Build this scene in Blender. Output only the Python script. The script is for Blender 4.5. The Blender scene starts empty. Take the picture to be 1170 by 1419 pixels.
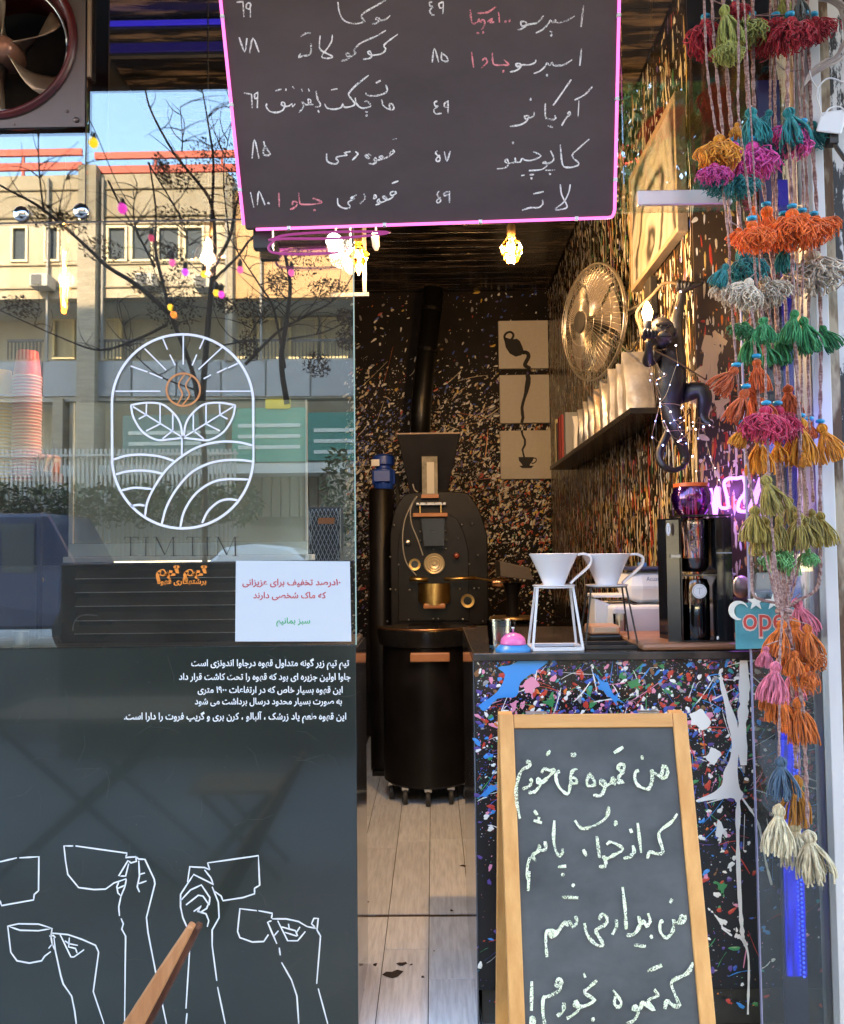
import bpy, bmesh, math, random
from mathutils import Vector, Matrix
R = math.radians
rnd = random.Random(7)
C = bpy.context.scene.collection
scene = bpy.context.scene

# ------------------------------------------------------------ camera
F = 1170.0                       # focal length in photo pixels (photo is 1170 x 1419)
VPX, VPY = 600.0, 765.0          # where the straight-into-the-shop direction lands
CAM = Vector((0, -2.34, 1.29))
_n = Vector((VPX - 585, -(VPY - 709.5), -F)).normalized()
_z = Vector((-math.sin(R(.67)), math.cos(R(.67)), 0))
_z = (_z - _n * _z.dot(_n)).normalized()
_x = _n.cross(_z).normalized()
def ray(px, py):
    v = Vector((px - 585, -(py - 709.5), -F))
    return Vector((v.dot(_x), v.dot(_n), v.dot(_z)))
def at(px, py, Y):               # photo pixel -> point on the plane y = Y
    d = ray(px, py); return CAM + d * ((Y - CAM.y) / d.y)
def atz(px, py, Z):
    d = ray(px, py); return CAM + d * ((Z - CAM.z) / d.z)
def atx(px, py, X):
    d = ray(px, py); return CAM + d * ((X - CAM.x) / d.x)
def mir(v): return Vector((v.x, -v.y, v.z))
def atm(px, py, Y): return mir(at(px, py, Y))     # what the window glass mirrors at that pixel, Y metres in front of it
cam = bpy.data.cameras.new('camera'); camo = bpy.data.objects.new('camera', cam); C.objects.link(camo)
m3 = Matrix((( _x.x, _x.y, _x.z), (_n.x, _n.y, _n.z), (_z.x, _z.y, _z.z)))
camo.matrix_world = Matrix.Translation(CAM) @ m3.to_4x4()
cam.sensor_fit = 'HORIZONTAL'; cam.sensor_width = 36; cam.lens = 36 * F / 1170
cam.clip_start = .05; cam.clip_end = 400
scene.camera = camo

# ------------------------------------------------------------ world, sun, exposure
w = bpy.data.worlds.new('World'); scene.world = w; w.use_nodes = True
wn = w.node_tree.nodes; wl = w.node_tree.links
sky = wn.new('ShaderNodeTexSky'); sky.sky_type = 'NISHITA'; sky.sun_disc = False
sky.sun_elevation = R(30); sky.sun_rotation = R(-21); sky.air_density = 1.3; sky.dust_density = .3; sky.ozone_density = 1.5
wl.new(sky.outputs[0], wn['Background'].inputs['Color']); wn['Background'].inputs['Strength'].default_value = .14
sun = bpy.data.lights.new('sun', 'SUN'); sun.energy = 2.2; sun.angle = R(.5); sun.color = (1, .78, .50)
so = bpy.data.objects.new('sun', sun); C.objects.link(so)
so.rotation_euler = Vector((.35, -.90, -.56)).to_track_quat('-Z', 'Y').to_euler()
scene.view_settings.view_transform = 'Standard'; scene.view_settings.look = 'None'
scene.view_settings.gamma = 1; scene.view_settings.use_curve_mapping = False
scene.view_settings.exposure = 3.45
scene.render.engine = 'CYCLES'
cy = scene.cycles
cy.max_bounces = 8; cy.diffuse_bounces = 3; cy.glossy_bounces = 4; cy.transmission_bounces = 6
cy.transparent_max_bounces = 16; cy.sample_clamp_indirect = 3; cy.use_denoising = True
cy.caustics_reflective = False; cy.caustics_refractive = False

# ------------------------------------------------------------ materials
MATS = {}
def mat(name, col=(.5, .5, .5), rough=.5, metal=0, col2=None, scale=8, stretch=(1, 1, 1), bump=0, emis=None, es=0,
        spec=.5, detail=4, contrast=(.35, .65), coat=0, sheen=0, perobj=0, bscale=None):
    if name in MATS: return MATS[name]
    m = bpy.data.materials.new(name); m.use_nodes = True; MATS[name] = m
    nt = m.node_tree; N = nt.nodes; L = nt.links; b = N['Principled BSDF']
    b.inputs['Base Color'].default_value = (*col, 1); b.inputs['Roughness'].default_value = rough
    b.inputs['Metallic'].default_value = metal; b.inputs['Specular IOR Level'].default_value = spec
    if coat: b.inputs['Coat Weight'].default_value = coat; b.inputs['Coat Roughness'].default_value = .05
    if sheen: b.inputs['Sheen Weight'].default_value = sheen
    if emis: b.inputs['Emission Color'].default_value = (*emis, 1); b.inputs['Emission Strength'].default_value = es
    if col2 is not None or bump or perobj:
        tc = N.new('ShaderNodeTexCoord'); mp = N.new('ShaderNodeMapping'); mp.inputs['Scale'].default_value = stretch
        L.new(tc.outputs['Object'], mp.inputs[0])
        nz = N.new('ShaderNodeTexNoise'); nz.inputs['Scale'].default_value = scale; nz.inputs['Detail'].default_value = detail
        nz.inputs['Roughness'].default_value = .62
        L.new(mp.outputs[0], nz.inputs['Vector'])
        rp = N.new('ShaderNodeValToRGB'); rp.color_ramp.elements[0].position = contrast[0]; rp.color_ramp.elements[1].position = contrast[1]
        rp.color_ramp.elements[0].color = (*col, 1); rp.color_ramp.elements[1].color = (*(col2 or col), 1)
        L.new(nz.outputs['Fac'], rp.inputs[0]); out = rp.outputs[0]
        if perobj:
            oi = N.new('ShaderNodeObjectInfo'); mr = N.new('ShaderNodeMapRange')
            mr.inputs['To Min'].default_value = 1 - perobj; mr.inputs['To Max'].default_value = 1 + perobj
            L.new(oi.outputs['Random'], mr.inputs['Value'])
            hs = N.new('ShaderNodeHueSaturation'); L.new(mr.outputs[0], hs.inputs['Value']); L.new(out, hs.inputs['Color']); out = hs.outputs[0]
            ad = N.new('ShaderNodeVectorMath'); ad.operation = 'ADD'; sc = N.new('ShaderNodeMath'); sc.operation = 'MULTIPLY'; sc.inputs[1].default_value = 37
            L.new(oi.outputs['Random'], sc.inputs[0]); L.new(mp.outputs[0], ad.inputs[0]); L.new(sc.outputs[0], ad.inputs[1]); L.new(ad.outputs[0], nz.inputs['Vector'])
        L.new(out, b.inputs['Base Color'])
        if bump:
            bp = N.new('ShaderNodeBump'); bp.inputs['Strength'].default_value = bump; bp.inputs['Distance'].default_value = .01
            if bscale:
                n2 = N.new('ShaderNodeTexNoise'); n2.inputs['Scale'].default_value = bscale; n2.inputs['Detail'].default_value = 3
                L.new(mp.outputs[0], n2.inputs['Vector']); L.new(n2.outputs['Fac'], bp.inputs['Height'])
            else: L.new(nz.outputs['Fac'], bp.inputs['Height'])
            L.new(bp.outputs[0], b.inputs['Normal'])
    return m
def glass(name, tint=(1, 1, 1), refl=.08, rough=0.0, rtint=(1, 1, 1), fres=True, haze=0):
    """thin glass: part of the light goes straight through, part is mirrored"""
    if name in MATS: return MATS[name]
    m = bpy.data.materials.new(name); m.use_nodes = True; MATS[name] = m
    nt = m.node_tree; N = nt.nodes; L = nt.links; N.remove(N['Principled BSDF']); out = N['Material Output']
    t = N.new('ShaderNodeBsdfTransparent'); t.inputs[0].default_value = (*tint, 1)
    g = N.new('ShaderNodeBsdfGlossy'); g.inputs['Roughness'].default_value = rough; g.inputs['Color'].default_value = (*rtint, 1)
    mx = N.new('ShaderNodeMixShader')
    fr = N.new('ShaderNodeFresnel'); fr.inputs[0].default_value = 1.5
    ad = N.new('ShaderNodeMath'); ad.operation = 'ADD'; ad.use_clamp = True; ad.inputs[1].default_value = refl
    if fres: L.new(fr.outputs[0], ad.inputs[0])
    else: ad.inputs[0].default_value = 0
    L.new(ad.outputs[0], mx.inputs[0]); L.new(t.outputs[0], mx.inputs[1]); L.new(g.outputs[0], mx.inputs[2]); L.new(mx.outputs[0], out.inputs[0])
    if haze:      # uneven pale film added so the pane looks hazy and brighter
        df = N.new('ShaderNodeBsdfDiffuse'); df.inputs[0].default_value = (.75, .70, .58, 1); m2 = N.new('ShaderNodeMixShader'); tc = N.new('ShaderNodeTexCoord'); nz = N.new('ShaderNodeTexNoise'); nz.inputs['Scale'].default_value = 3.5; nz.inputs['Detail'].default_value = 9
        nz.inputs['Distortion'].default_value = 1.5; mr = N.new('ShaderNodeMapRange'); mr.inputs['From Min'].default_value = .3; mr.inputs['From Max'].default_value = .7; mr.inputs['To Min'].default_value = haze * .5; mr.inputs['To Max'].default_value = haze * 1.5
        L.new(tc.outputs['Object'], nz.inputs[0]); L.new(nz.outputs['Fac'], mr.inputs[0]); L.new(mr.outputs[0], m2.inputs[0]); L.new(mx.outputs[0], m2.inputs[1]); L.new(df.outputs[0], m2.inputs[2]); L.new(m2.outputs[0], out.inputs[0])
    return m
def emit(name, col, s):
    if name in MATS: return MATS[name]
    m = bpy.data.materials.new(name); m.use_nodes = True; MATS[name] = m
    b = m.node_tree.nodes['Principled BSDF']; b.inputs['Base Color'].default_value = (0, 0, 0, 1)
    b.inputs['Emission Color'].default_value = (*col, 1); b.inputs['Emission Strength'].default_value = s
    return m
def chalkmat(name, c1, c2, cover=.42):
    m = mat(name, c1, .95, col2=c2, scale=90, contrast=(.35, .6)); nt = m.node_tree; N = nt.nodes; L = nt.links
    if N.get('grain'): return m
    tc = N.new('ShaderNodeTexCoord'); nz = N.new('ShaderNodeTexNoise'); nz.name = 'grain'; nz.inputs['Scale'].default_value = 420; nz.inputs['Detail'].default_value = 3
    n2 = N.new('ShaderNodeTexNoise'); n2.inputs['Scale'].default_value = 22; ad = N.new('ShaderNodeMath'); ad.operation = 'MULTIPLY_ADD'; ad.inputs[1].default_value = .55; L.new(tc.outputs['Object'], n2.inputs[0]); L.new(n2.outputs['Fac'], ad.inputs[0])
    L.new(tc.outputs['Object'], nz.inputs[0]); L.new(nz.outputs['Fac'], ad.inputs[2]); rp = N.new('ShaderNodeValToRGB'); rp.color_ramp.elements[0].position = cover + .20; rp.color_ramp.elements[1].position = cover + .38
    rp.color_ramp.elements[0].color = (.12, .12, .12, 1); L.new(ad.outputs[0], rp.inputs[0]); L.new(rp.outputs[0], N['Principled BSDF'].inputs['Alpha']); return m
def wood(name, c1, c2, along='Z', rough=.45, scale=6, perobj=.12):
    st = {'X': (.12, 1, 1), 'Y': (1, .12, 1), 'Z': (1, 1, .12)}[along]
    return mat(name, c1, rough, col2=c2, scale=scale * 6, stretch=st, bump=.25, perobj=perobj, detail=6)

# ------------------------------------------------------------ mesh building
class MB:
    def __init__(s): s.v = []; s.f = []; s.m = []
    def add(s, vs, fs, mi=0):
        o = len(s.v); s.v += [Vector(v) for v in vs]; s.f += [tuple(i + o for i in f) for f in fs]; s.m += [mi] * len(fs); return s
    def box(s, x0, x1, y0, y1, z0, z1, mi=0, M=None):
        vs = [Vector((x, y, z)) for z in (z0, z1) for y in (y0, y1) for x in (x0, x1)]
        if M: vs = [M @ v for v in vs]
        return s.add(vs, [(0, 2, 3, 1), (4, 5, 7, 6), (0, 1, 5, 4), (2, 6, 7, 3), (0, 4, 6, 2), (1, 3, 7, 5)], mi)
    def hexa(s, p, mi=0):     # 8 points: front quad (bl, br, tr, tl), back quad likewise
        return s.add(p, [(0, 1, 2, 3), (5, 4, 7, 6), (1, 5, 6, 2), (4, 0, 3, 7), (3, 2, 6, 7), (4, 5, 1, 0)], mi)
    def slab(s, q, n, t, mi=0):   # quad with thickness t away from n
        return s.hexa(list(q) + [p - n * t for p in q], mi)
    def tube(s, path, r, seg=8, mi=0, cap=True):
        path = [Vector(p) for p in path]; k = len(path)
        if k < 2: return s
        rs = r if isinstance(r, (list, tuple)) else [r] * k
        vs = []; up = None
        for i, p in enumerate(path):
            d = (path[min(i + 1, k - 1)] - path[max(i - 1, 0)])
            d = d.normalized() if d.length > 1e-9 else Vector((0, 0, 1))
            if up is None: up = Vector((0, 0, 1)) if abs(d.z) < .9 else Vector((1, 0, 0))
            a = (up - d * up.dot(d))
            if a.length < 1e-6: a = d.orthogonal()
            a.normalize(); b = d.cross(a); up = a
            for j in range(seg):
                t = 2 * math.pi * j / seg; vs.append(p + (a * math.cos(t) + b * math.sin(t)) * rs[i])
        fs = [(i * seg + j, i * seg + (j + 1) % seg, (i + 1) * seg + (j + 1) % seg, (i + 1) * seg + j) for i in range(k - 1) for j in range(seg)]
        if cap: fs += [tuple(range(seg - 1, -1, -1)), tuple((k - 1) * seg + j for j in range(seg))]
        return s.add(vs, fs, mi)
    def lathe(s, prof, c=(0, 0, 0), seg=24, mi=0, M=None, cap=True):   # prof: [(r, z)]
        vs = []; c = Vector(c)
        for r_, z in prof:
            for j in range(seg):
                t = 2 * math.pi * j / seg; v = Vector((r_ * math.cos(t), r_ * math.sin(t), z)); vs.append((M @ v if M else v) + c)
        k = len(prof)
        fs = [(i * seg + j, i * seg + (j + 1) % seg, (i + 1) * seg + (j + 1) % seg, (i + 1) * seg + j) for i in range(k - 1) for j in range(seg)]
        if cap: fs += [tuple(range(seg - 1, -1, -1)), tuple((k - 1) * seg + j for j in range(seg))]
        return s.add(vs, fs, mi)
    def ball(s, c, r, seg=10, mi=0, sq=(1, 1, 1), M=None):
        n = max(4, seg // 2)
        prof = [(max(1e-5, math.sin(math.pi * i / n)) * r, -math.cos(math.pi * i / n) * r) for i in range(n + 1)]
        S = Matrix.Diagonal((*sq, 1)).to_3x3()
        return s.lathe(prof, c, seg, mi, (M.to_3x3() @ S if M else S), cap=False)
    def ribbon(s, pts, wd, n, mi=0, jit=0, rr=None):
        pts = [Vector(p) for p in pts]; k = len(pts); vs = []
        if k < 2: return s
        for i, p in enumerate(pts):
            d = pts[min(i + 1, k - 1)] - pts[max(i - 1, 0)]
            if d.length < 1e-9: d = Vector((1, 0, 0))
            t = n.cross(d.normalized()); h = wd / 2 * (1 + (rr.uniform(-jit, jit) if rr else 0))
            if i in (0, k - 1): h *= .75
            vs += [p + t * h, p - t * h]
        return s.add(vs, [(2 * i, 2 * i + 1, 2 * i + 3, 2 * i + 2) for i in range(k - 1)], mi)
    def poly(s, pts, t=None, n=None, mi=0):     # flat polygon, with thickness t if given
        pts = [Vector(p) for p in pts]; k = len(pts)
        if t is None: return s.add(pts, [tuple(range(k))], mi)
        return s.add(pts + [p - n * t for p in pts], [tuple(range(k)), tuple(range(2 * k - 1, k - 1, -1))] + [(i, i + k, (i + 1) % k + k, (i + 1) % k) for i in range(k)], mi)
    def build(s, name, mats, parent=None, smooth=False, bevel=0, fix=True, **kw):
        me = bpy.data.meshes.new(name); org = worg(parent) if parent is not None else None
        if org is None:
            xs = [v.x for v in s.v]; ys = [v.y for v in s.v]; zs = [v.z for v in s.v]
            org = Vector(((min(xs) + max(xs)) / 2, (min(ys) + max(ys)) / 2, min(zs)))
        me.from_pydata([v - org for v in s.v], [], s.f)
        if not isinstance(mats, (list, tuple)): mats = [mats]
        for m in mats: me.materials.append(m)
        if len(mats) > 1: me.polygons.foreach_set('material_index', s.m)
        if smooth: me.polygons.foreach_set('use_smooth', [True] * len(me.polygons))
        if fix:
            bm = bmesh.new(); bm.from_mesh(me); bmesh.ops.recalc_face_normals(bm, faces=bm.faces); bm.to_mesh(me); bm.free()
        me.update()
        if smooth and smooth != 'all':
            try: me.set_sharp_from_angle(angle=R(42))
            except Exception: pass
        o = bpy.data.objects.new(name, me); C.objects.link(o)
        if parent is not None: o.parent = parent
        else: o.location = org
        if bevel:
            b = o.modifiers.new('bevel', 'BEVEL'); b.width = bevel; b.segments = 2; b.limit_method = 'ANGLE'
        for k_, v_ in kw.items(): o[k_] = v_
        return o
def worg(o):
    v = Vector((0, 0, 0))
    while o is not None: v += Vector(o.location); o = o.parent
    return v
def thing(name, label, cat, loc=(0, 0, 0), group=None):
    o = bpy.data.objects.new(name, None); C.objects.link(o); o.location = loc; o.empty_display_size = .05
    o['label'] = label; o['category'] = cat
    if group: o['group'] = group
    return o
def tag(o, label, cat, group=None):
    o['label'] = label; o['category'] = cat
    if group: o['group'] = group
    return o
def copy_tree(o, parent=None, loc=None, label=None):
    c = o.copy(); C.objects.link(c); c.parent = parent
    if loc is not None: c.location = loc
    if label: c['label'] = label
    for ch in o.children: copy_tree(ch, c)
    return c
def catmull(pts, n=5):
    pts = [Vector(p) for p in pts]
    if len(pts) < 3: return pts
    P = [pts[0] * 2 - pts[1]] + pts + [pts[-1] * 2 - pts[-2]]; out = []
    for i in range(1, len(P) - 2):
        a, b, c, d = P[i - 1:i + 3]
        for j in range(n):
            t = j / n
            out.append(.5 * ((2 * b) + (c - a) * t + (2 * a - 5 * b + 4 * c - d) * t * t + (3 * b - a - 3 * c + d) * t ** 3))
    out.append(P[-2]); return out
class Plane:
    def __init__(s, a, b, c):      # bottom left, bottom right, top left (normal faces the camera)
        s.a = Vector(a); s.ex = (Vector(b) - s.a).normalized(); u = Vector(c) - s.a
        s.n = s.ex.cross(u).normalized(); s.ey = s.n.cross(s.ex)
    def hit(s, px, py, off=0):
        d = ray(px, py); t = (s.a + s.n * off - CAM).dot(s.n) / d.dot(s.n); return CAM + d * t
    def pt(s, x, y, off=0): return s.a + s.ex * x + s.ey * y + s.n * off
def planeY(Y): return Plane((0, Y, 0), (1, Y, 0), (0, Y, 1))

# ------------------------------------------------------------ Persian text: letters joined into their presentation forms
_D = {}   # letter -> (isolated, final, initial, medial)
_n4 = lambda b: (b, b + 1, b + 2, b + 3); _n2 = lambda b: (b, b + 1, None, None)
for ch, b in {'ب': 0xFE8F, 'ت': 0xFE95, 'ث': 0xFE99, 'ج': 0xFE9D, 'ح': 0xFEA1, 'خ': 0xFEA5, 'س': 0xFEB1, 'ش': 0xFEB5, 'ص': 0xFEB9, 'ض': 0xFEBD,
              'ط': 0xFEC1, 'ظ': 0xFEC5, 'ع': 0xFEC9, 'غ': 0xFECD, 'ف': 0xFED1, 'ق': 0xFED5, 'ل': 0xFEDD, 'م': 0xFEE1, 'ن': 0xFEE5, 'ه': 0xFEE9,
              'پ': 0xFB56, 'چ': 0xFB7A, 'ک': 0xFB8E, 'گ': 0xFB92, 'ی': 0xFBFC}.items(): _D[ch] = _n4(b)
for ch, b in {'ا': 0xFE8D, 'آ': 0xFE81, 'د': 0xFEA9, 'ذ': 0xFEAB, 'ر': 0xFEAD, 'ز': 0xFEAF, 'و': 0xFEED, 'ژ': 0xFB8A}.items(): _D[ch] = _n2(b)
def shape(s):
    out = []; i = 0; prev = False
    while i < len(s):
        ch = s[i]
        if ch == 'ل' and i + 1 < len(s) and s[i + 1] == 'ا':
            out.append(chr(0xFEFC if prev else 0xFEFB)); prev = False; i += 2; continue
        if ch in _D:
            f = _D[ch]; nx = i + 1 < len(s) and s[i + 1] in _D and f[2] is not None
            c = f[3] if (prev and nx) else f[2] if nx else f[1] if prev else f[0]
            out.append(chr(c)); prev = nx
        elif ch.isdigit():
            j = i
            while j < len(s) and s[j].isdigit(): j += 1
            out.append(s[i:j][::-1]); i = j; prev = False; continue
        else: out.append(ch); prev = False
        i += 1
    return ''.join(out)[::-1]
def text_to(mb, s, pl, l, r, base, off=.001, bold=0, mi=0, rtl=True, hscale=1.0, back=False):
    """flat lettering between photo pixels l..r on plane pl, baseline at pixel row base"""
    cu = bpy.data.curves.new('lettering', 'FONT'); cu.body = shape(s) if rtl else s; cu.offset = bold; cu.resolution_u = 3
    o = bpy.data.objects.new('lettering', cu); C.objects.link(o); bpy.context.view_layer.update()
    me = bpy.data.meshes.new_from_object(o.evaluated_get(bpy.context.evaluated_depsgraph_get()))
    xs = [v.co.x for v in me.vertices]; x0, x1 = min(xs), max(xs)
    A = pl.hit(l, base, off); B = pl.hit(r, base, off); ex = (B - A).normalized(); k = (B - A).length / (x1 - x0)
    ey = pl.n.cross(ex)
    vs = [A + ex * ((v.co.x - x0) * k) + ey * (v.co.y * k * hscale) for v in me.vertices]
    mb.add(vs, [tuple(p.vertices) for p in me.polygons], mi)
    bpy.data.objects.remove(o); bpy.data.curves.remove(cu); bpy.data.meshes.remove(me)

# ------------------------------------------------------------ paint splatter: every fleck is a small raised blob
def blob(mb, c, u, v, n, r, asp=1, ang=0, mi=0, k=7, rr=rnd, h=.12, rag=.3):
    ca, sa = math.cos(ang), math.sin(ang); pts = []; pa, pb, pc = rr.random() * 6, rr.random() * 6, rr.random() * 6
    for i in range(k):
        t = 2 * math.pi * i / k; q = r * (1 + rag * (.55 * math.sin(2 * t + pa) + .5 * math.sin(3 * t + pb) + (.4 * math.sin(5 * t + pc) if k > 9 else 0)))
        x, y = q * math.cos(t) * asp, q * math.sin(t)
        pts.append(c + u * (x * ca - y * sa) + v * (x * sa + y * ca) + n * .0004)
    pts.append(c + n * (min(r, .008) * h + .0008))
    mb.add(pts, [(i, (i + 1) % k, k) for i in range(k)], mi)
PAL = dict(white=(.84, .82, .79), cream=(.70, .60, .42), gold=(.62, .42, .13), yellow=(.75, .50, .06), red=(.52, .05, .03), orange=(.65, .18, .03),
           blue=(.04, .10, .45), sky=(.05, .27, .70), green=(.05, .25, .09), pink=(.75, .28, .42), grey=(.30, .29, .30), violet=(.10, .06, .28), teal=(.03, .28, .28), brown=(.22, .10, .04))
PN = list(PAL)
def palmats(pre='paint_'): return [mat(pre + k, PAL[k], .28, spec=.5) for k in PN]
def wchoice(rr, d):
    t = rr.random() * sum(d.values())
    for k, v in d.items():
        t -= v
        if t <= 0: return k
    return k
# ============================================================ STRUCTURE
def XZ(px, py, Y, qx=None, qy=None): return at(px, py if qy is None else qy, Y).x, at(px if qx is None else qx, py, Y).z
M_black = mat('black_lacquer', (.012, .012, .013), .22, col2=(.02, .018, .018), scale=3)
M_matte = mat('matte_black', (.018, .017, .017), .55, col2=(.03, .027, .026), scale=12, bump=.05)
M_wall = mat('dark_wall', (.004, .003, .003), .55, spec=.2, col2=(.014, .009, .009), scale=5, bump=.25)
M_wallgold = mat('drip_wall', (.005, .004, .003), .25, col2=(.035, .022, .012), scale=14, stretch=(1, 1, .18), bump=.5, contrast=(.42, .62))
M_chrome = mat('chrome', (.75, .75, .76), .14, 1)
M_steel = mat('brushed_steel', (.45, .45, .46), .32, 1, bump=.04, scale=60, stretch=(1, 1, .1))
M_brass = mat('brass', (.88, .60, .22), .34, 1, col2=(.72, .44, .14), scale=30)
M_white = mat('white_plastic', (.72, .72, .73), .35)
Q = {}
X_L = -2.3; X_R = .85; Y_B = 3.7; Z_C = 3.17

def plain(name, mb, m, kind='structure', **kw): return mb.build(name, m, kind=kind, **kw)
g = MB().box(-40, 40, -45, 0.0, -.30, -.012)
plain('pavement', g, mat('pavement_concrete', (.20, .20, .20), .85, col2=(.27, .265, .26), scale=3, bump=.3, detail=8))
plain('road', MB().box(-40, 40, -9.6, -3.6, -.02, -.004), mat('asphalt', (.045, .045, .047), .9, col2=(.07, .07, .07), scale=40, bump=.4))
floor = plain('floor', MB().box(-2.4, 1.4, 0.001, 3.9, -.2, -.004), mat('floor_joint', (.05, .045, .04), .8))
M_plank = mat('bleached_plank', (.60, .63, .67), .42, col2=(.84, .87, .91), scale=11, stretch=(9, .7, 1), bump=.2, perobj=.09, detail=8, contrast=(.3, .6))
rp = random.Random(3)
x = -.463
while x < .13:
    y = .004; first = True
    while y < 3.6:
        Ln = {0: .72}.get(0) if first else rp.uniform(.45, .8)
        if first:
            cut = rp.uniform(.25, .5); segs = [(y, y + cut), (y + cut, .715)]; y = .735; first = False
        else: segs = [(y, min(y + Ln, 3.65))]; y += Ln
        for a, b in segs:
            MB().box(x + .0012, x + .1438, a + .0012, b - .0012, -.004, rp.uniform(.0, .0012)).build('plank', M_plank, floor, bevel=.0008)
    x += .145
th = MB().box(-.22, .12, .717, .733, -.003, -.001)
th.build('threshold_gap', mat('gap_dirt', (.05, .03, .02), .9, col2=(.12, .08, .05), scale=50), floor)
ch = MB(); rc = random.Random(5)
for (px, py, r) in [(545, 1350, .026), (557, 1336, .014), (586, 1354, .006), (520, 1337, .008), (497, 1372, .012), (642, 1200, .012), (602, 1318, .003), (570, 1337, .005), (509, 1250, .008), (626, 1262, .007)]:
    c = atz(px, py, .0016); blob(ch, c, Vector((1, 0, 0)), Vector((0, 1, 0)), Vector((0, 0, 1)), r, 1, rc.uniform(0, 3), k=9, rr=rc, h=.01, rag=.45)
ch.build('chipped_patch', mat('chip', (.03, .022, .02), .8), floor, kind='stuff')

# interior shell
bw = plain('back_wall', MB().box(X_L - .1, X_R + .6, Y_B, Y_B + .15, 0, Z_C + .2), M_wall)
plain('left_wall', MB().box(X_L - .1, X_L, .0, Y_B, 0, Z_C + .2), M_wall)
rw = plain('right_wall', MB().box(X_R, X_R + .15, .36, Y_B, 0, Z_C + .2), M_wallgold)
plain('alcove_wall', MB().box(1.32, 1.42, .0, .5, 0, Z_C + .2), M_matte)
aw = plain('return_wall', MB().box(X_R + .15, 1.32, .36, .5, 0, Z_C + .2).box(X_R + .002, X_R + .15, .352, .36, 0, Z_C + .2), mat('brown_lacquer', (.035, .022, .016), .3, col2=(.07, .045, .03), scale=4))
ceil = plain('ceiling', MB().box(X_L, 1.42, 0.15, Y_B, Z_C + .02, Z_C + .2), M_matte)
M_cp = mat('ceiling_plank', (.006, .005, .005), .22, col2=(.20, .14, .10), scale=4, stretch=(.8, 5, 1), bump=.3, perobj=.5, contrast=(.48, .72), detail=7)  # brown streaks put reflections on the glossy slats into the colour
y = .4; i = 0
while y < Y_B - .02:
    MB().box(-1.2, .845, y + .0008, min(y + .1192, Y_B - .005), Z_C, Z_C + .02).build('plank', M_cp, ceil, bevel=.003); y += .12
# building over the shop, neighbours, awning
sb = MB().box(-14, 14, .02, 8, 3.42, 12.9).box(-14, X_L - .11, .02, 8, 0, 3.41).box(1.43, 14, .3, 8, 0, 3.41).box(X_L - .1, 1.42, Y_B + .16, 8, 0, 3.41)
b = sb.build('shop_building', mat('render_facade', (.32, .30, .27), .8, col2=(.38, .36, .33), scale=2)); tag(b, 'grey rendered building that stands above and around the coffee shop front', 'building')
aw_ = thing('awning', 'dark fabric awning stretched out above the shop front', 'awning', (-.5, -.6, 3.3))
MB().box(-3.2, 2.6, -1.15, .0, 3.34, 3.36).build('cover', M_matte, aw_)
MB().box(-3.2, 2.6, -1.19, -1.151, 3.285, 3.37).build('front_beam', M_matte, aw_)
for x_ in (-3.0, -.6, 2.4): MB().box(x_, x_ + .04, -1.15, .0, 3.30, 3.339).build('rafter', M_matte, aw_)

# ---- paint splatter on the walls
def wallsplat(name, parent, O, u, v, n, W, H, N, dist, seed, kind='dot', dens=None, rmin=.003, rmax=.013, stretch_=(1, 2.4), angf=None, lim=1.0):
    rr = random.Random(seed); mb = MB(); t = 0
    while t < N:
        a, b = rr.random(), rr.random()
        d = dens(a, b) if dens else 1
        if rr.random() > d: continue
        t += 1
        r = rmin + (rmax - rmin) * rr.random() ** 3
        col = wchoice(rr, dist(a, b)); mi = PN.index(col)
        c = O + u * (a * W) + v * (b * H)
        if kind == 'drip' and rr.random() < .75:
            blob(mb, c, u, v, n, r * .55, rr.uniform(2.5, 9), math.pi / 2 + rr.uniform(-.08, .08), mi, 6, rr, rag=.2)
        else:
            blob(mb, c, u, v, n, r, rr.uniform(*stretch_), angf(rr) if angf else rr.uniform(0, 3.14), mi, 6 if r < .008 else 9, rr)
    return mb.build(name, palmats(), parent, kind='stuff', fix=False)
# back wall: visible x px 490..768, y 400..870 at D = 6.04
Ux, Uz = Vector((1, 0, 0)), Vector((0, 0, 1))
def bw_dist(a, b):
    # a: 0 left .. 1 right (px 480..768), b: 0 low (py 880) .. 1 high (py 395)
    d = dict(white=4.5, grey=2.5, cream=2.5, red=.7, orange=.2, yellow=.2, blue=.8, brown=1.2, violet=1.0)
    lo = max(0, 1 - abs(b - .38) / .32) * max(0, a - .25)
    lo = lo ** 1.6; d['red'] += 3.6 * lo; d['orange'] += 3 * lo; d['yellow'] += 3 * lo; d['cream'] += 5 * max(0, 1 - abs(b - .48) / .2) * a; d['green'] = .8 * lo
    ln = abs(b - (.5 + .5 * a)) ; d['blue'] += 9 * max(0, 1 - ln / .09)
    return d
def bw_den(a, b):
    k = .12 + .88 * max(0, 1 - abs(b - .42) / .36)
    if b > .8: k *= .45
    if abs(a - (.33 + .12 * (b - .6))) < .05 and b > .55: k *= .15
    return k
wallsplat('paint_splatter', bw, Vector((-.62, Y_B, .7)), Ux, Uz, Vector((0, -1, 0)), 1.47, 2.5, 10500, bw_dist, 11, dens=bw_den, rmin=.0014, rmax=.0095, stretch_=(1, 3), angf=lambda r: r.gauss(.9, .6))
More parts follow.
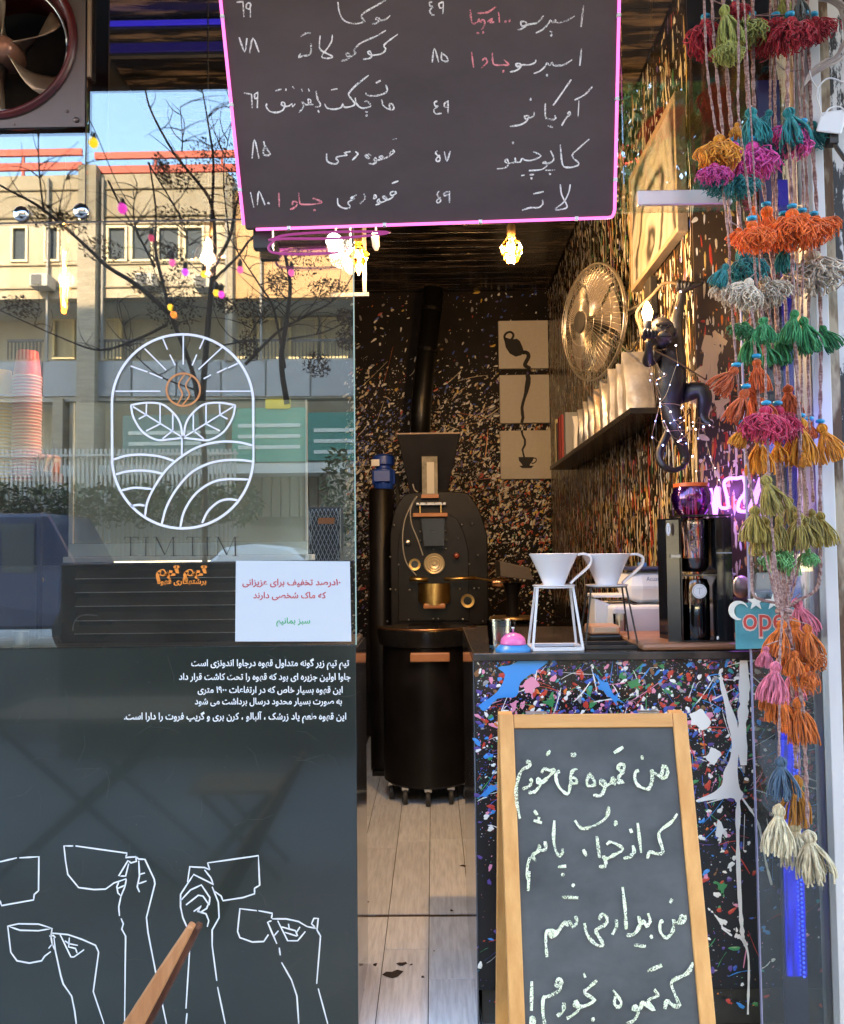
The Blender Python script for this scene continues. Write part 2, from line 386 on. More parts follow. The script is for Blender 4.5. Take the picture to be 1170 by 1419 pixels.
# long flung strings of paint on the back wall
rr = random.Random(21); st = MB()
for k in range(70):
    a, b = rr.random(), rr.random() * .75
    c = Vector((-.62 + 1.47 * a, Y_B - .0015, .7 + 2.5 * b)); an = rr.gauss(.4, .5); L_ = rr.uniform(.05, .28); cur = rr.uniform(-.06, .06)
    pts = [c + Ux * (math.cos(an) * t * L_) + Uz * (math.sin(an) * t * L_ + cur * t * t) for t in [i / 6 for i in range(7)]]
    st.ribbon(pts, rr.uniform(.002, .006), Vector((0, -1, 0)), PN.index(wchoice(rr, dict(white=2, cream=3, orange=2, red=2, brown=1))), .4, rr)
st.build('paint_string', palmats(), bw, kind='stuff', fix=False)
# right wall: vertical drips
def rw_dist(a, b):   # a: 0 near (Y .36) .. 1 far, b height 0..1 (z 1..3.17)
    d = dict(cream=8, gold=2.2, white=7, brown=3, violet=1, grey=1, red=.5, orange=.5, green=.5, blue=.2)
    if b < .33: d.update(red=2.6, orange=1.5, white=3, grey=3, gold=3, blue=.6, cream=5)
    if b > .55 and .25 < a < .5: d['green'] = 9  # green drips, partly a painted reflection of the leafy tree
    return d
def rw_den(a, b):
    k = .75 if b > .3 else .8
    if b > .75: k = .45
    return k
wallsplat('paint_splatter', rw, Vector((X_R, .36, .95)), Vector((0, 1, 0)), Uz, Vector((-1, 0, 0)), 3.34, 2.2, 12500, rw_dist, 12, 'drip', rw_den, .0025, .013, stretch_=(1, 2), angf=lambda r: r.gauss(1.57, .35))
rr = random.Random(24); st = MB()
for k in range(260):
    yy = .36 + 3.3 * rr.random() ** 1.3; z0 = rr.uniform(1.2, 3.1); L_ = rr.uniform(.08, .5)
    pts = [Vector((X_R - .0015, yy + .01 * math.sin(t * 5 + k), z0 - L_ * t)) for t in [i / 6 for i in range(7)]]
    st.ribbon(pts, rr.uniform(.003, .012), Vector((-1, 0, 0)), PN.index(wchoice(rr, dict(cream=7, gold=5, brown=3, white=2, red=1, green=.7))), .5, rr)
st.build('paint_run', palmats(), rw, kind='stuff', fix=False)
# return wall beside the monkey
def al_dist(a, b): return dict(cream=6, gold=3, white=2, brown=3, red=2.5, orange=1.5)
wallsplat('paint_splatter', aw, Vector((X_R + .003, .352, 1.2)), Ux, Uz, Vector((0, -1, 0)), .45, 1.3, 1500, al_dist, 15, 'drip', lambda a, b: 1 - b * .95 if b > .25 else .6, .002, .010)
bb = MB(); rr = random.Random(8)
for (px, py, r) in [(985, 490, .035), (990, 530, .03), (972, 515, .018), (995, 470, .02), (1000, 560, .02), (965, 540, .02), (978, 560, .02)]:
    c = at(px, py, .3505)
    blob(bb, c, Ux, Uz, Vector((0, -1, 0)), r, 1.3, 1.5, 0, 15, rr, rag=.5)
    for j in range(3): blob(bb, c - Uz * (r * 1.2) + Ux * rr.uniform(-r, r), Ux, Uz, Vector((0, -1, 0)), r * .2, 6, 1.57, 0, 7, rr)
bb.build('paint_splash', mat('cream_paint', (.70, .50, .28), .4), aw, kind='stuff', fix=False)

# ---- serving counter, with splattered front
xcl = .111; ZC = 1.010
ctr = thing('serving_counter', 'black lacquered counter splattered with many colours of paint, right of the doorway', 'counter', (.6, .4, 0))
MB().box(xcl, 1.30, .012, .80, .10, ZC - .022).build('body', M_black, ctr, bevel=.002)
MB().box(xcl - .004, xcl - .0005, .012, .80, 0, ZC - .023).build('side_panel', mat('polished_side', (.34, .34, .36), .10, .92, col2=(.26, .26, .28), scale=3), ctr)
MB().box(xcl + .01, 1.30, .03, .79, 0, .10).build('plinth', M_matte, ctr)
MB().box(xcl - .004, 1.315, -.004, .81, ZC - .022, ZC).build('worktop', mat('worktop', (.02, .018, .017), .2, col2=(.09, .06, .05), scale=9, contrast=(.5, .75)), ctr, bevel=.003)
rr = random.Random(30); sp = MB(); nrm = Vector((0, -1, 0)); Yf = .0115
def cpt(px, py): return at(px, py, Yf)
def cd(px, py):   # how thick the paint lies at this pixel
    if px < 662: return .12 + .35 * max(0, 1 - abs(py - 1000) / 120)
    k = 1.0 if py < 1010 else .8 if py < 1110 else .33 if py < 1230 else .14
    if px > 1030: k *= .55
    if px < 700 and py > 1150: k *= .4
    return k
cdist = dict(white=4.6, red=4.2, pink=2.4, blue=2.6, sky=1.8, violet=4, green=2.0, teal=.7, orange=.8, grey=1.5, brown=1.5)
t = 0
while t < 7600:
    px, py = rr.uniform(661, 1190), rr.uniform(911, 1400)
    if rr.random() > cd(px, py): continue
    t += 1
    r = .0007 + .0062 * rr.random() ** 5.5
    col = wchoice(rr, cdist if px > 730 or py < 1000 else dict(cdist, sky=6, pink=4, red=3))
    blob(sp, cpt(px, py), Ux, Uz, nrm, r, rr.uniform(1, 2.3), rr.gauss(.6, .9), PN.index(col), 9 if r < .003 else 14, rr, rag=.24)
for k in range(480):   # flung strings
    px, py = rr.uniform(660, 1160), rr.uniform(912, 1180) if k < 400 else rr.uniform(1100, 1390)
    an = rr.gauss(.5, .8); L_ = rr.uniform(.012, .09); cur = rr.uniform(-.02, .02); c = cpt(px, py) + nrm * .0012
    an = an if c.x > xcl + .1 else abs(an) % 1.2; pts = [c + Ux * (math.cos(an) * q * L_) + Uz * (math.sin(an) * q * L_ + cur * q * q) for q in [i / 5 for i in range(6)]]
    pts = [p for p in pts if xcl + .002 < p.x < 1.3 and p.z < ZC - .024]
    if len(pts) < 3: continue
    st_ = wchoice(rr, dict(white=3, red=3, sky=2.5, pink=1, blue=2, green=2, violet=2))
    sp.ribbon(pts, rr.uniform(.0008, .0030), nrm, PN.index(st_), .6, rr)
def splash(pts, col, off=.002):
    c = [cpt(*p) + nrm * off for p in pts]; m_ = sum(c, Vector()) / len(c); n_ = len(c)
    if n_ < 8: c = [q for i in range(n_) for q in (c[i], c[i].lerp(c[(i + 1) % n_], .5).lerp(m_, rr.uniform(-.3, .35)))]
    c = catmull(c + [c[0]], 4)[:-1]
    sp.poly([q + Vector((rr.gauss(0, .0004), 0, rr.gauss(0, .0004))) for q in c], .0018, nrm, PN.index(col))
    for k in range(7):
        a = rr.choice(c)
        if a.x < xcl + .03: continue
        blob(sp, a + (a - m_) * rr.uniform(.1, .6) + nrm * .001, Ux, Uz, nrm, rr.uniform(.0008, .0032), rr.uniform(1, 2.5), math.atan2((a - m_).z, (a - m_).x), PN.index(col), 10, rr, rag=.2)
splash([(663, 978), (690, 958), (700, 935), (690, 925), (712, 920), (735, 905), (760, 915), (742, 930), (722, 945), (715, 965), (690, 968), (672, 985)], 'sky')
splash([(820, 930), (842, 945), (850, 962), (866, 975), (855, 978), (842, 965), (832, 950)], 'sky')
splash([(662, 1106), (680, 1088), (690, 1092), (672, 1105)], 'sky')
splash([(724, 950), (738, 938), (748, 950), (738, 962), (728, 960)], 'pink'); splash([(706, 975), (716, 970), (714, 985)], 'pink')
splash([(955, 990), (972, 982), (985, 1000), (972, 1012), (958, 1004)], 'white'); splash([(985, 1035), (1000, 1045), (990, 1060), (978, 1050)], 'white')
splash([(995, 1135), (1003, 1150), (999, 1168), (992, 1158)], 'white'); splash([(988, 1265), (1004, 1276), (1000, 1282)], 'white')
splash([(870, 945), (885, 940), (890, 950), (876, 954)], 'green'); splash([(752, 975), (768, 966), (766, 980)], 'green'); splash([(990, 1220), (1008, 1226), (1002, 1238)], 'green')
# the big white splash with its runs
big = [(998, 930), (1004, 950), (1010, 972), (1021, 1000), (1025, 1030), (1022, 1060), (1024, 1090), (1030, 1100), (1022, 1112), (1016, 1106), (1005, 1106), (988, 1108), (968, 1111), (966, 1108), (985, 1100), (1000, 1088), (1003, 1070), (1012, 1050), (1014, 1025), (1008, 1000), (1004, 975), (998, 950)]
splash(big, 'white', .003)
run = [[(1023, 1105), (1022, 1160), (1024, 1230), (1028, 1290), (1030, 1300)], [(1030, 1300), (1037, 1330), (1036, 1405)], [(1018, 1295), (1028, 1300), (1034, 1310)],
       [(1030, 915), (1031, 960), (1028, 1010), (1030, 1060)], [(1028, 1105), (1050, 1140), (1060, 1190), (1069, 1226)], [(1032, 928), (1055, 948)], [(1012, 1290), (1000, 1285), (1014, 1296)]]
for rn, wd in zip(run, (.011, .006, .012, .026, .006, .003, .005)):
    sp.ribbon(catmull([cpt(*p) + nrm * .004 for p in rn], 6), wd, nrm, PN.index('white'), .3, rr)
sp.build('paint_splatter', palmats(), ctr, kind='stuff', fix=False)

# ---- window cabinet and front panel on the left
xw = at(495, 1150, 0).x
cab = thing('window_cabinet', 'low dark cabinet under the shop window carrying white printed text and cup drawings', 'cabinet', (-1.2, .2, 0))
M_panel = mat('grey_green_panel', (.022, .026, .022), .15, col2=(.036, .041, .034), scale=1.6, detail=9, contrast=(.3, .7), bump=.014, bscale=2.5, spec=1, coat=.8)
MB().box(X_L, xw, .0, .018, .0, 1.036).build('front_panel', M_panel, cab, bevel=.0015)
MB().box(X_L, xw - .008, .019, .38, 0, 1.02).build('body', M_black, cab, bevel=.002)
M_side = mat('polished_side', (.34, .34, .36), .10, .92, col2=(.26, .26, .28), scale=3)
MB().box(xw - .0075, xw - .003, .0185, .38, 0, 1.02).build('side_panel', M_side, cab)
M_slat = wood('dark_slat', (.05, .035, .028), (.13, .10, .08), 'X')
for k in range(5): MB().box(X_L + .01, xw - .012, .045 + k * .066, .105 + k * .066, 1.021, 1.031).build('slat', M_slat, cab, bevel=.002)
sm = MB(); rs_ = random.Random(41)      # scuffs and dried drips on the panel
for k in range(190):
    p = at(rs_.uniform(2, 488), rs_.uniform(900, 1415), -.0004); a_ = rs_.uniform(0, 3.1)
    if k % 4: blob(sm, p, Vector((1, 0, 0)), Vector((0, 0, 1)), Vector((0, -1, 0)), rs_.uniform(.0003, .0011), 1.2, a_, 0, 6, rs_, h=.01)
    else: sm.ribbon([p, p + Vector((math.cos(a_), 0, math.sin(a_))) * rs_.uniform(.01, .05), p + Vector((math.cos(a_ + .2), 0, math.sin(a_ + .2))) * rs_.uniform(.05, .08)], .0004, Vector((0, -1, 0)))
sm.build('scuff', mat('scuff_grey', (.085, .088, .08), .7), cab, kind='stuff', fix=False)
P0 = planeY(-.0)
vin = mat('white_vinyl', (.80, .80, .83), .5); tx = MB()
for s, r_, l_, b_ in [('تیم تیم زیر گونه متداول قهوه درجاوا اندونزی است', 484, 265, 923), ('جاوا اولین جزیره ای بود که قهوه را تحت کاشت قرار داد', 486, 248, 942),
                      ('این قهوه بسیار خاص که در ارتفاعات ۱۹۰۰ متری', 475, 274, 960), ('به صورت بسیار محدود درسال برداشت می شود', 474, 270, 976), ('این قهوه طعم یاد زرشک ، آلبالو ، کرن بری و گریپ فروت را دارا است.', 480, 172, 997)]:
    text_to(tx, s, P0, l_, r_, b_, .0006, bold=.022, hscale=1.12)
tx.build('lettering', vin, cab, fix=False)
G_ = [[(0,208),(110,182)],[(125,182),(252,175),(250,395),(222,420),(218,455),(10,492),(0,460)],[(475,105),(415,105),(425,200),(440,290),(510,375),(610,388),(685,385),(740,345),(820,318)],
 [(490,105),(825,152),(815,180),(880,175),(885,205),(850,215),(830,200),(770,300),(815,300),(835,220)],[(880,175),(900,190),(940,192),(1000,320),(1005,350),(950,570),(960,665),(1025,1000),(1080,1259)],[(900,200),(905,300),(890,370),(905,405)],[(905,290),(940,280)],[(900,350),(950,332)],
 [(770,340),(758,370),(765,410),(785,430),(810,370),(820,320)],[(765,380),(810,360)],[(785,430),(770,500),(775,560)],[(785,575),(800,610),(790,645),(815,690),(808,1259)],
 [(50,625),(120,610),(250,612),(340,640),(250,655),(130,652),(50,625),(70,795),(110,850),(190,865),(270,850),(290,820),(330,790)],[(338,640),(330,690),(340,750)],[(330,670),(440,680),(530,710),(620,750),(640,795),(605,1050),(675,1259)],[(350,700),(360,790),(395,950),(410,1000),(465,1080),(485,1180),(495,1259)],
 [(390,680),(460,825),(480,825),(545,778)],[(420,720),(450,740),(505,750)],[(450,700),(445,760),(490,770),(500,800)],[(320,690),(345,685),(360,700)],[(315,770),(340,740),(355,780)]]
H_ = [[(270,215),(600,168),(608,360),(575,380),(575,415),(500,440),(370,460),(358,430),(310,395)],[(270,215),(285,260)],[(285,260),(250,245),(155,240),(140,340)],[(250,260),(290,310),(310,355),(180,290),(140,350),(95,420),(95,500),(110,570),(140,640)],
 [(95,460),(160,390),(230,358),(285,440),(280,490)],[(130,488),(210,425),(240,430),(275,480),(265,510),(225,535),(205,520)],[(180,530),(230,495),(205,530),(260,545),(278,590),(268,630)],[(300,370),(340,470),(345,570),(300,650),(300,750),(330,980)],[(335,1020),(385,1259)],[(155,760),(130,1160)],[(137,1190),(130,1259)],
 [(590,525),(480,512),(465,660),(480,700),(560,728),(635,725),(665,680)],[(600,525),(690,542),(685,575)],[(685,590),(660,600),(685,660),(720,740)],[(690,578),(780,578),(860,595),(915,628)],[(915,628),(975,640),(945,610),(960,575),(988,575),(980,650),(1003,690),(978,1000)],[(735,765),(742,815)],[(750,860),(815,975),(850,1080),(862,1259)],[(988,1030),(1050,1259)],
 [(725,590),(790,720),(855,720),(905,660)],[(750,630),(840,655),(855,690)],[(795,610),(800,640)],[(870,630),(845,670)],[(770,665),(850,690)],[(700,690),(730,655)]]
dr = MB(); rr = random.Random(2)
for S, (ox, oy) in ((G_, (0, 1150)), (H_, (230, 1150))):
    for ln in S:
        pp = [P0.hit(ox + a / 4.68, oy + b / 4.68, .0006) for a, b in ln]
        dense = []
        for a, b in zip(pp[:-1], pp[1:]): dense += [a, a.lerp(b, .5)]
        dr.ribbon(dense + [pp[-1]], .0042, P0.n, 0, .12, rr)
dr.build('cup_and_hand_drawing', vin, cab, fix=False)

# ---- shop window: panes, patch fittings, decals
win = bpy.data.objects.new('window', None); C.objects.link(win); win['kind'] = 'structure'; win.location = (-1, 0, 1.04)
zj = 2.232; G1 = glass('window_glass', (.95, .97, .96), .17, haze=.018); M_edge = mat('glass_edge', (.35, .50, .44), .2, emis=None)
xg = at(491, 600, 0).x; xt = at(120, 200, 0).x
def pane(x0, x1, z0, z1, y0=-.004, y1=.004, g=G1, par=win):
    o = MB().box(x0, x1, y0, y1, z0, z1).build('pane', g, par); return o
pane(X_L, xg, 1.037, zj); GT = glass('upper_glass', (.93, .96, .95), .075); pane(X_L, xt - .001, zj + .005, at(60, 177, 0).z, g=GT); pane(xt + .001, at(481, 200, 0).x, zj + .005, 3.32, g=GT)
pane(at(481, 200, 0).x + .002, at(864, 200, 0).x, zj + .005, 3.32, g=GT); G3 = glass('transom_glass', (.9, .93, .92), .16); pane(at(864, 200, 0).x + .002, 1.40, zj + .005, 3.32, g=G3)
MB().box(xg, xg + .003, -.005, .005, 1.037, zj).build('glass_edge', M_edge, win); MB().box(xt - .001, xt + .001, -.006, -.004, zj, 3.32).build('glass_edge', mat('joint_dark', (.06, .05, .05), .5), win)
MB().box(X_L, xg, -.003, .003, zj, zj + .005).build('joint', mat('joint_dark'), win)
MB().box(X_L, 1.42, -.01, .10, 3.32, 3.42).build('head_beam', M_matte, win)
for px, py in ((30, 297), (113, 293)):
    c = at(px, py, -.0045); Mx = Matrix.Rotation(R(90), 4, 'X')
    bo = MB().lathe([(.022, 0), (.022, .006), (.018, .011), (.002, .014)], c, 28, 0, Mx).build('standoff_bolt', M_chrome, win, smooth=True)
MB().box(at(882, 276, 0).x, at(1012, 276, 0).x, -.018, -.005, at(900, 287, 0).z, at(900, 267, 0).z).build('patch_fitting', mat('pale_aluminium', (.62, .62, .66), .3, .8), win, bevel=.002)
# fixed side glass in front of the right end of the counter
sg = thing('glass_screen', 'tall frameless glass sheet standing in front of the right end of the counter', 'glass screen', (.9, -.05, 0))
G2 = glass('screen_glass', (.90, .93, .92), .035, haze=.02)
a, b_ = at(1006, 292, -.045), at(1040, 1419, -.045); xr_ = 1.10
xs_ = a.x + .035
MB().box(xs_, xr_, -.049, -.041, .0, zj).build('pane', G2, sg)
MB().box(xs_ - .003, xs_, -.05, -.040, .0, zj).build('edge_trim', mat('violet_edge', (.30, .28, .42), .2), sg)
MB().box(xr_, xr_ + .006, -.052, -.038, .0, zj).build('edge_trim', M_edge, sg)
# logo decal on the window glass
W0 = planeY(-.0052); lg = MB(); LG = []
def lz(p): return W0.hit(140 + p[0] / 3.639, 450 + p[1] / 3.639)
oval = []
for k in range(72):
    t = 2 * math.pi * k / 72; s_, c_ = math.sin(t), math.cos(t)
    oval.append((412 + 357 * c_, (400 - 352 * s_) if s_ > 0 else (665 - 362 * s_)))
oval.append(oval[0]); LG.append((oval, .0070))
def L2(pts, w_=.0062, sm=True): LG.append(([(v.x, v.y) for v in catmull([Vector((a, b, 0)) for a, b in pts], 6)] if sm and len(pts) > 2 else pts, w_))
for l in [[(72,335),(300,335)],[(530,335),(755,335)],[(415,55),(415,200)],[(220,120),(328,228)],[(610,115),(492,225)],[(312,70),(335,125)],[(347,150),(375,205)],[(520,70),(497,122)],[(483,150),(460,205)],[(150,208),(235,238)],[(245,242),(310,270)],[(690,195),(640,218)],[(635,218),(585,242)],[(555,252),(518,272)]]: L2(l, .0052)
leaf = [[(150,405),(230,393),(310,402),(370,450),(400,500),(412,570)],[(150,405),(165,470),(210,540),(280,580),(350,577),(412,570)],[(160,412),(412,568)],[(230,400),(228,450)],[(298,402),(298,495)],[(362,450),(362,530)],[(228,455),(190,475)],[(298,500),(228,535)],[(360,535),(310,575)]]
for l in leaf: L2(l, .0056); L2([(828 - a, b) for a, b in l], .0056)
L2([(408,570),(408,660)])
for l in [[(60,680),(130,660),(210,655),(300,665),(375,690)],[(75,755),(130,740),(200,735),(260,740),(312,752)],[(105,835),(170,822),(255,828)],[(150,915),(190,908),(220,912)],[(222,965),(235,890),(280,800),(340,720),(420,655),(500,612),(600,590),(690,592),(765,608)],[(305,1010),(330,920),(380,830),(450,750),(530,705),(610,685),(700,682),(765,690)],[(400,1020),(420,940),(470,860),(540,805),(620,780),(745,780)],[(510,1000),(540,940),(590,895),(640,880),(690,885)]]: L2(l)
for pts, wd in LG: lg.ribbon([lz(p) for p in pts], wd, W0.n)
lg.build('logo', mat('decal_white', (.82, .80, .88), .5), win, fix=False)
bn = MB(); circ = [(415 + 85 * math.cos(2 * math.pi * k / 40), 327 + 82 * math.sin(2 * math.pi * k / 40)) for k in range(41)]
bn.ribbon([lz(p) for p in circ], .0055, W0.n)
for l in [[(425,245),(392,300),(410,350),(385,402)],[(455,258),(428,305),(446,355),(408,408)]]: bn.ribbon(catmull([lz(p) for p in l], 6), .0042, W0.n)
bn.build('bean_logo', mat('decal_orange', (.62, .24, .08), .5), win, fix=False)
tt = MB()
def bar(x0, y0, x1, y1, wd): tt.ribbon([lz((x0, y0)), lz((x1, y1))], wd, W0.n)
for ox in (0, 312):
    bar(150 + ox, 1070, 150 + ox, 1166, .0050); bar(120 + ox, 1071, 188 + ox, 1071, .0018); bar(136 + ox, 1166, 166 + ox, 1166, .0016); bar(121 + ox, 1070, 121 + ox, 1084, .0018); bar(187 + ox, 1070, 187 + ox, 1084, .0018)
    bar(226 + ox, 1070, 226 + ox, 1166, .0050); bar(212 + ox, 1166, 241 + ox, 1166, .0016); bar(212 + ox, 1071, 241 + ox, 1071, .0016)
    bar(278 + ox, 1070, 276 + ox, 1166, .0018); bar(278 + ox, 1070, 322 + ox, 1160, .0050); bar(322 + ox, 1160, 362 + ox, 1070, .0018); bar(364 + ox, 1070, 366 + ox, 1166, .0052)
    bar(265 + ox, 1166, 289 + ox, 1166, .0016); bar(350 + ox, 1166, 382 + ox, 1166, .0016); bar(263 + ox, 1071, 284 + ox, 1071, .0016); bar(360 + ox, 1071, 380 + ox, 1071, .0016)
tt.build('shop_name_lettering', mat('decal_dark', (.03, .03, .025), .5), win, fix=False)
ot = MB(); text_to(ot, 'تیم تیم', W0, 216, 287, 797, 0, bold=.055, hscale=.8); text_to(ot, 'برشته‌کاری قهوه'.replace('\u200c', ''), W0, 218, 286, 809, 0, bold=.03, hscale=.95)
ot.build('orange_lettering', mat('orange_vinyl', (.80, .25, .03), .5, emis=(.8, .25, .03), es=0), win, fix=False)
# paper notice taped to the glass
pn = thing('paper_notice', 'white paper notice with red and green Persian lettering taped to the window', 'notice', at(407, 888, -.008))
PP = [at(326, 889, -.0065), at(487, 889, -.0065), at(485, 778, -.0065), at(327, 777, -.0065)]
MB().slab(PP, Vector((0, -1, 0)), .0008).build('sheet', mat('paper', (.56, .60, .66), .7), pn)
PQ = planeY(-.0070); rt = MB()
text_to(rt, '۱۰درصد تخفیف برای عزیزانی', PQ, 336, 472, 811, 0, bold=.016); text_to(rt, 'که ماک شخصی دارند', PQ, 351, 452, 829, 0, bold=.016)
rt.build('red_lettering', mat('red_ink', (.50, .015, .03), .6), pn, fix=False)
gt = MB(); text_to(gt, 'سبز بمانیم', PQ, 383, 430, 864, 0, bold=.016); gt.build('green_lettering', mat('green_ink', (.02, .38, .12), .6), pn, fix=False)

# ============================================================ THE STREET THE GLASS MIRRORS
YV = 12.0
def rb(mb, x0, y0, x1, y1, Yv=YV, dep=.2, mi=0):   # box whose mirrored face covers the pixel rectangle
    xm = min(max((x0 + x1) / 2, 60), 420); ym = (y0 + y1) / 2; X0, Z1 = XZ(x0, y0, Yv, xm, ym); X1, Z0 = XZ(x1, y1, Yv, xm, ym); mb.box(min(X0, X1), max(X0, X1), -Yv - dep, -Yv, min(Z0, Z1), max(Z0, Z1), mi); return mb
ab = thing('apartment_building', 'cream apartment building across the street with orange roof rails, mirrored in the window', 'building', (-8, -12.5, 0))
M_cream = mat('cream_render', (.40, .32, .20), .8, col2=(.50, .42, .29), scale=2.2, stretch=(1, 1, .35), detail=9, contrast=(.35, .6), bump=.2)
M_tan = mat('tan_render', (.50, .30, .13), .8, col2=(.56, .35, .16), scale=1.5)
M_grey = mat('grey_cladding', (.36, .34, .28), .7, col2=(.44, .41, .34), scale=1)
M_wf = mat('window_frame', (.62, .52, .30), .5); M_pg = mat('dark_glazing', (.07, .085, .095), .08, spec=.9); M_cur = mat('curtain', (.55, .50, .36), .8, col2=(.40, .36, .26), scale=9, stretch=(6, 1, .2))
wmb = MB()
W1 = [(14, 38), (60, 82), (147, 176), (180, 212), (217, 250), (254, 283), (1240, 1300), (560, 600), (640, 680), (760, 800), (900, 940), (1000, 1040), (1120, 1160), (-120, -90), (-60, -30)]
rb(wmb, -700, 243, 316, 312); rb(wmb, -700, 362, 316, 414); 
xs = sorted([w_ for w_ in W1 if w_[0] < 316]); cur = -700
for a, b in xs: rb(wmb, cur, 312, a, 362); cur = b
rb(wmb, cur, 312, 316, 362)
wmb.build('wall', M_cream, ab)
w2 = MB(); rb(w2, 316, 262, 1900, 412, dep=.2); w2.build('wall', M_tan, ab)
w3 = MB(); rb(w3, -700, 414, 1900, 500, YV + 1.3, .2); rb(w3, -700, 405, 1900, 415, YV + .2, 1.2); w3.build('balcony_recess', M_grey, ab)
w4 = MB(); rb(w4, -700, 497, 1900, 552, YV - .02, .3)
w4.build('cladding_band', M_grey, ab)
for k in range(-6, 20): 
    q = MB(); rb(q, 60 + k * 62, 500, 60 + k * 62 + 59, 549, YV - .05, .03); q.build('panel', mat('cladding_panel', (.36, .36, .34), .6, perobj=.1), ab)
w5 = MB(); rb(w5, -700, 552, 1900, 775, YV + .8, .3); w5.build('ground_floor_wall', mat('dim_wall', (.40, .37, .29), .8, col2=(.50, .46, .36), scale=2), ab)
w6 = MB(); rb(w6, -700, 641, 1900, 655, YV - .1, .8); w6.build('fascia', mat('pale_band', (.60, .58, .50), .7), ab)
pil = MB(); rb(pil, 106, 228, 131, 780, YV - .2, .5); rb(pil, 315, 243, 322, 500, YV - .1, .4); rb(pil, 72, 552, 86, 780, YV - .1, .4); rb(pil, 300, 655, 312, 780, YV - .1, .4); rb(pil, 455, 655, 490, 780, YV - .1, .4)
pil.build('pilaster', mat('brick_tile', (.40, .34, .24), .8, col2=(.30, .25, .17), scale=3, stretch=(1, 1, 8)), ab)
def window(x0, y0, x1, y1, Yv, inner=M_pg):
    f = MB(); e = 3.2
    for r_ in ((x0, y0, x1, y0 + e), (x0, y1 - e, x1, y1), (x0, y0 + e, x0 + e, y1 - e), (x1 - e, y0 + e, x1, y1 - e)): rb(f, *r_, Yv, .12)
    fo = f.build('window', M_wf, ab); p_ = MB(); rb(p_, x0 + e, y0 + e, x1 - e, y1 - e, Yv + .06, .02); p_.build('pane', inner, fo)
for a, b in W1:
    if a < 316: window(a, 312, b, 362, YV - .03)
for a, b in [(72, 103), (138, 168), (318, 350), (356, 388), (400, 440), (446, 482), (560, 600), (-90, -50)]: window(a, 440, b, 497, YV + 1.2, M_cur)
dt = MB()
for x_ in (64, 140, 312, 360): rb(dt, x_, 246, x_ + 2.5, 500, YV - .08, .06)
dt.build('drainpipe', mat('pipe_grey', (.30, .28, .24), .6), ab)
co = MB()
for y_ in (262, 300, 366, 398): rb(co, -700, y_, 316, y_ + 1.6, YV - .03, .02)
co.build('string_course', mat('cornice', (.30, .24, .15), .8), ab)
for a, b in [(316, 400), (404, 500), (10, 60), (134, 200)]:
    br_ = MB(); rb(br_, a, 470, b, 473, YV - .01, .03)
    for k in range(int((b - a) / 5)): rb(br_, a + 5 * k, 473, a + 5 * k + 1.2, 497, YV - .01, .03)
    br_.build('balcony_railing', mat('rail_dark', (.10, .09, .08), .5), ab)
for x_, y_ in ((186, 378), (268, 380), (40, 378)):
    ac = MB(); rb(ac, x_, y_, x_ + 26, y_ + 18, YV - .35, .33); ao = ac.build('air_conditioner', mat('ac_beige', (.48, .45, .38), .6), ab, bevel=.02)
    a2_ = MB(); rb(a2_, x_ + 3, y_ + 2, x_ + 17, y_ + 16, YV - .36, .01); a2_.build('grille', mat('ac_grille', (.08, .08, .08), .6), ao)
rl = MB()
for seg_ in ((-700, 113), (131, 1900)):
    rb(rl, seg_[0], 206, seg_[1], 215, YV, .06); rb(rl, seg_[0], 225, seg_[1], 235, YV, .06)
for x_ in list(range(-600, 100, 90)) + list(range(214, 1900, 92)): rb(rl, x_, 215, x_ + 3, 245, YV + .02, .05)
rl.build('roof_railing', mat('orange_rail', (.55, .045, .012), .5), ab)
for (x0, y0, x1, y1, c_) in [(322, 565, 424, 640, (.10, .32, .22)), (427, 572, 560, 638, (.07, .22, .17)), (170, 575, 312, 636, (.12, .20, .17))]:
    s_ = MB(); rb(s_, x0, y0, x1, y1, YV - .12, .1); so_ = s_.build('signboard', mat('sign_%d' % x0, c_, .4), ab)
    for k in range(3):
        z_ = MB(); rb(z_, x0 + 8, y0 + 22 + k * 15, x1 - 8, y0 + 27 + k * 15, YV - .13, .01); z_.build('stripe', mat('sign_stripe', (.55, .60, .52), .6), so_)
yl = MB(); rb(yl, 368, 553, 402, 566, YV - .14, .1); yl.build('yellow_sign', mat('yellow_sign', (.75, .55, .03), .5), ab)
for k in range(12):
    sh = MB(); rb(sh, 325 + k * 13, 657, 325 + k * 13 + 11, 716, YV + .6, .1); sh.build('panel', mat('shutter', (.42, .38, .28), .6, perobj=.1), ab)
fe = thing('slat_fence', 'pale vertical slat fence in front of the building across the street', 'fence', (-6, -10.8, 0))
fm = MB(); x_ = -420
while x_ < 330: rb(fm, x_, 622, x_ + 3, 775, 10.8, .03); x_ += 6.2
fm.build('slat', mat('fence_metal', (.50, .48, .42), .5), fe, kind='stuff')
fr_ = MB(); rb(fr_, -420, 630, 330, 633, 10.75, .03); rb(fr_, -420, 700, 330, 704, 10.75, .03); fr_.build('rail', mat('fence_metal'), fe)
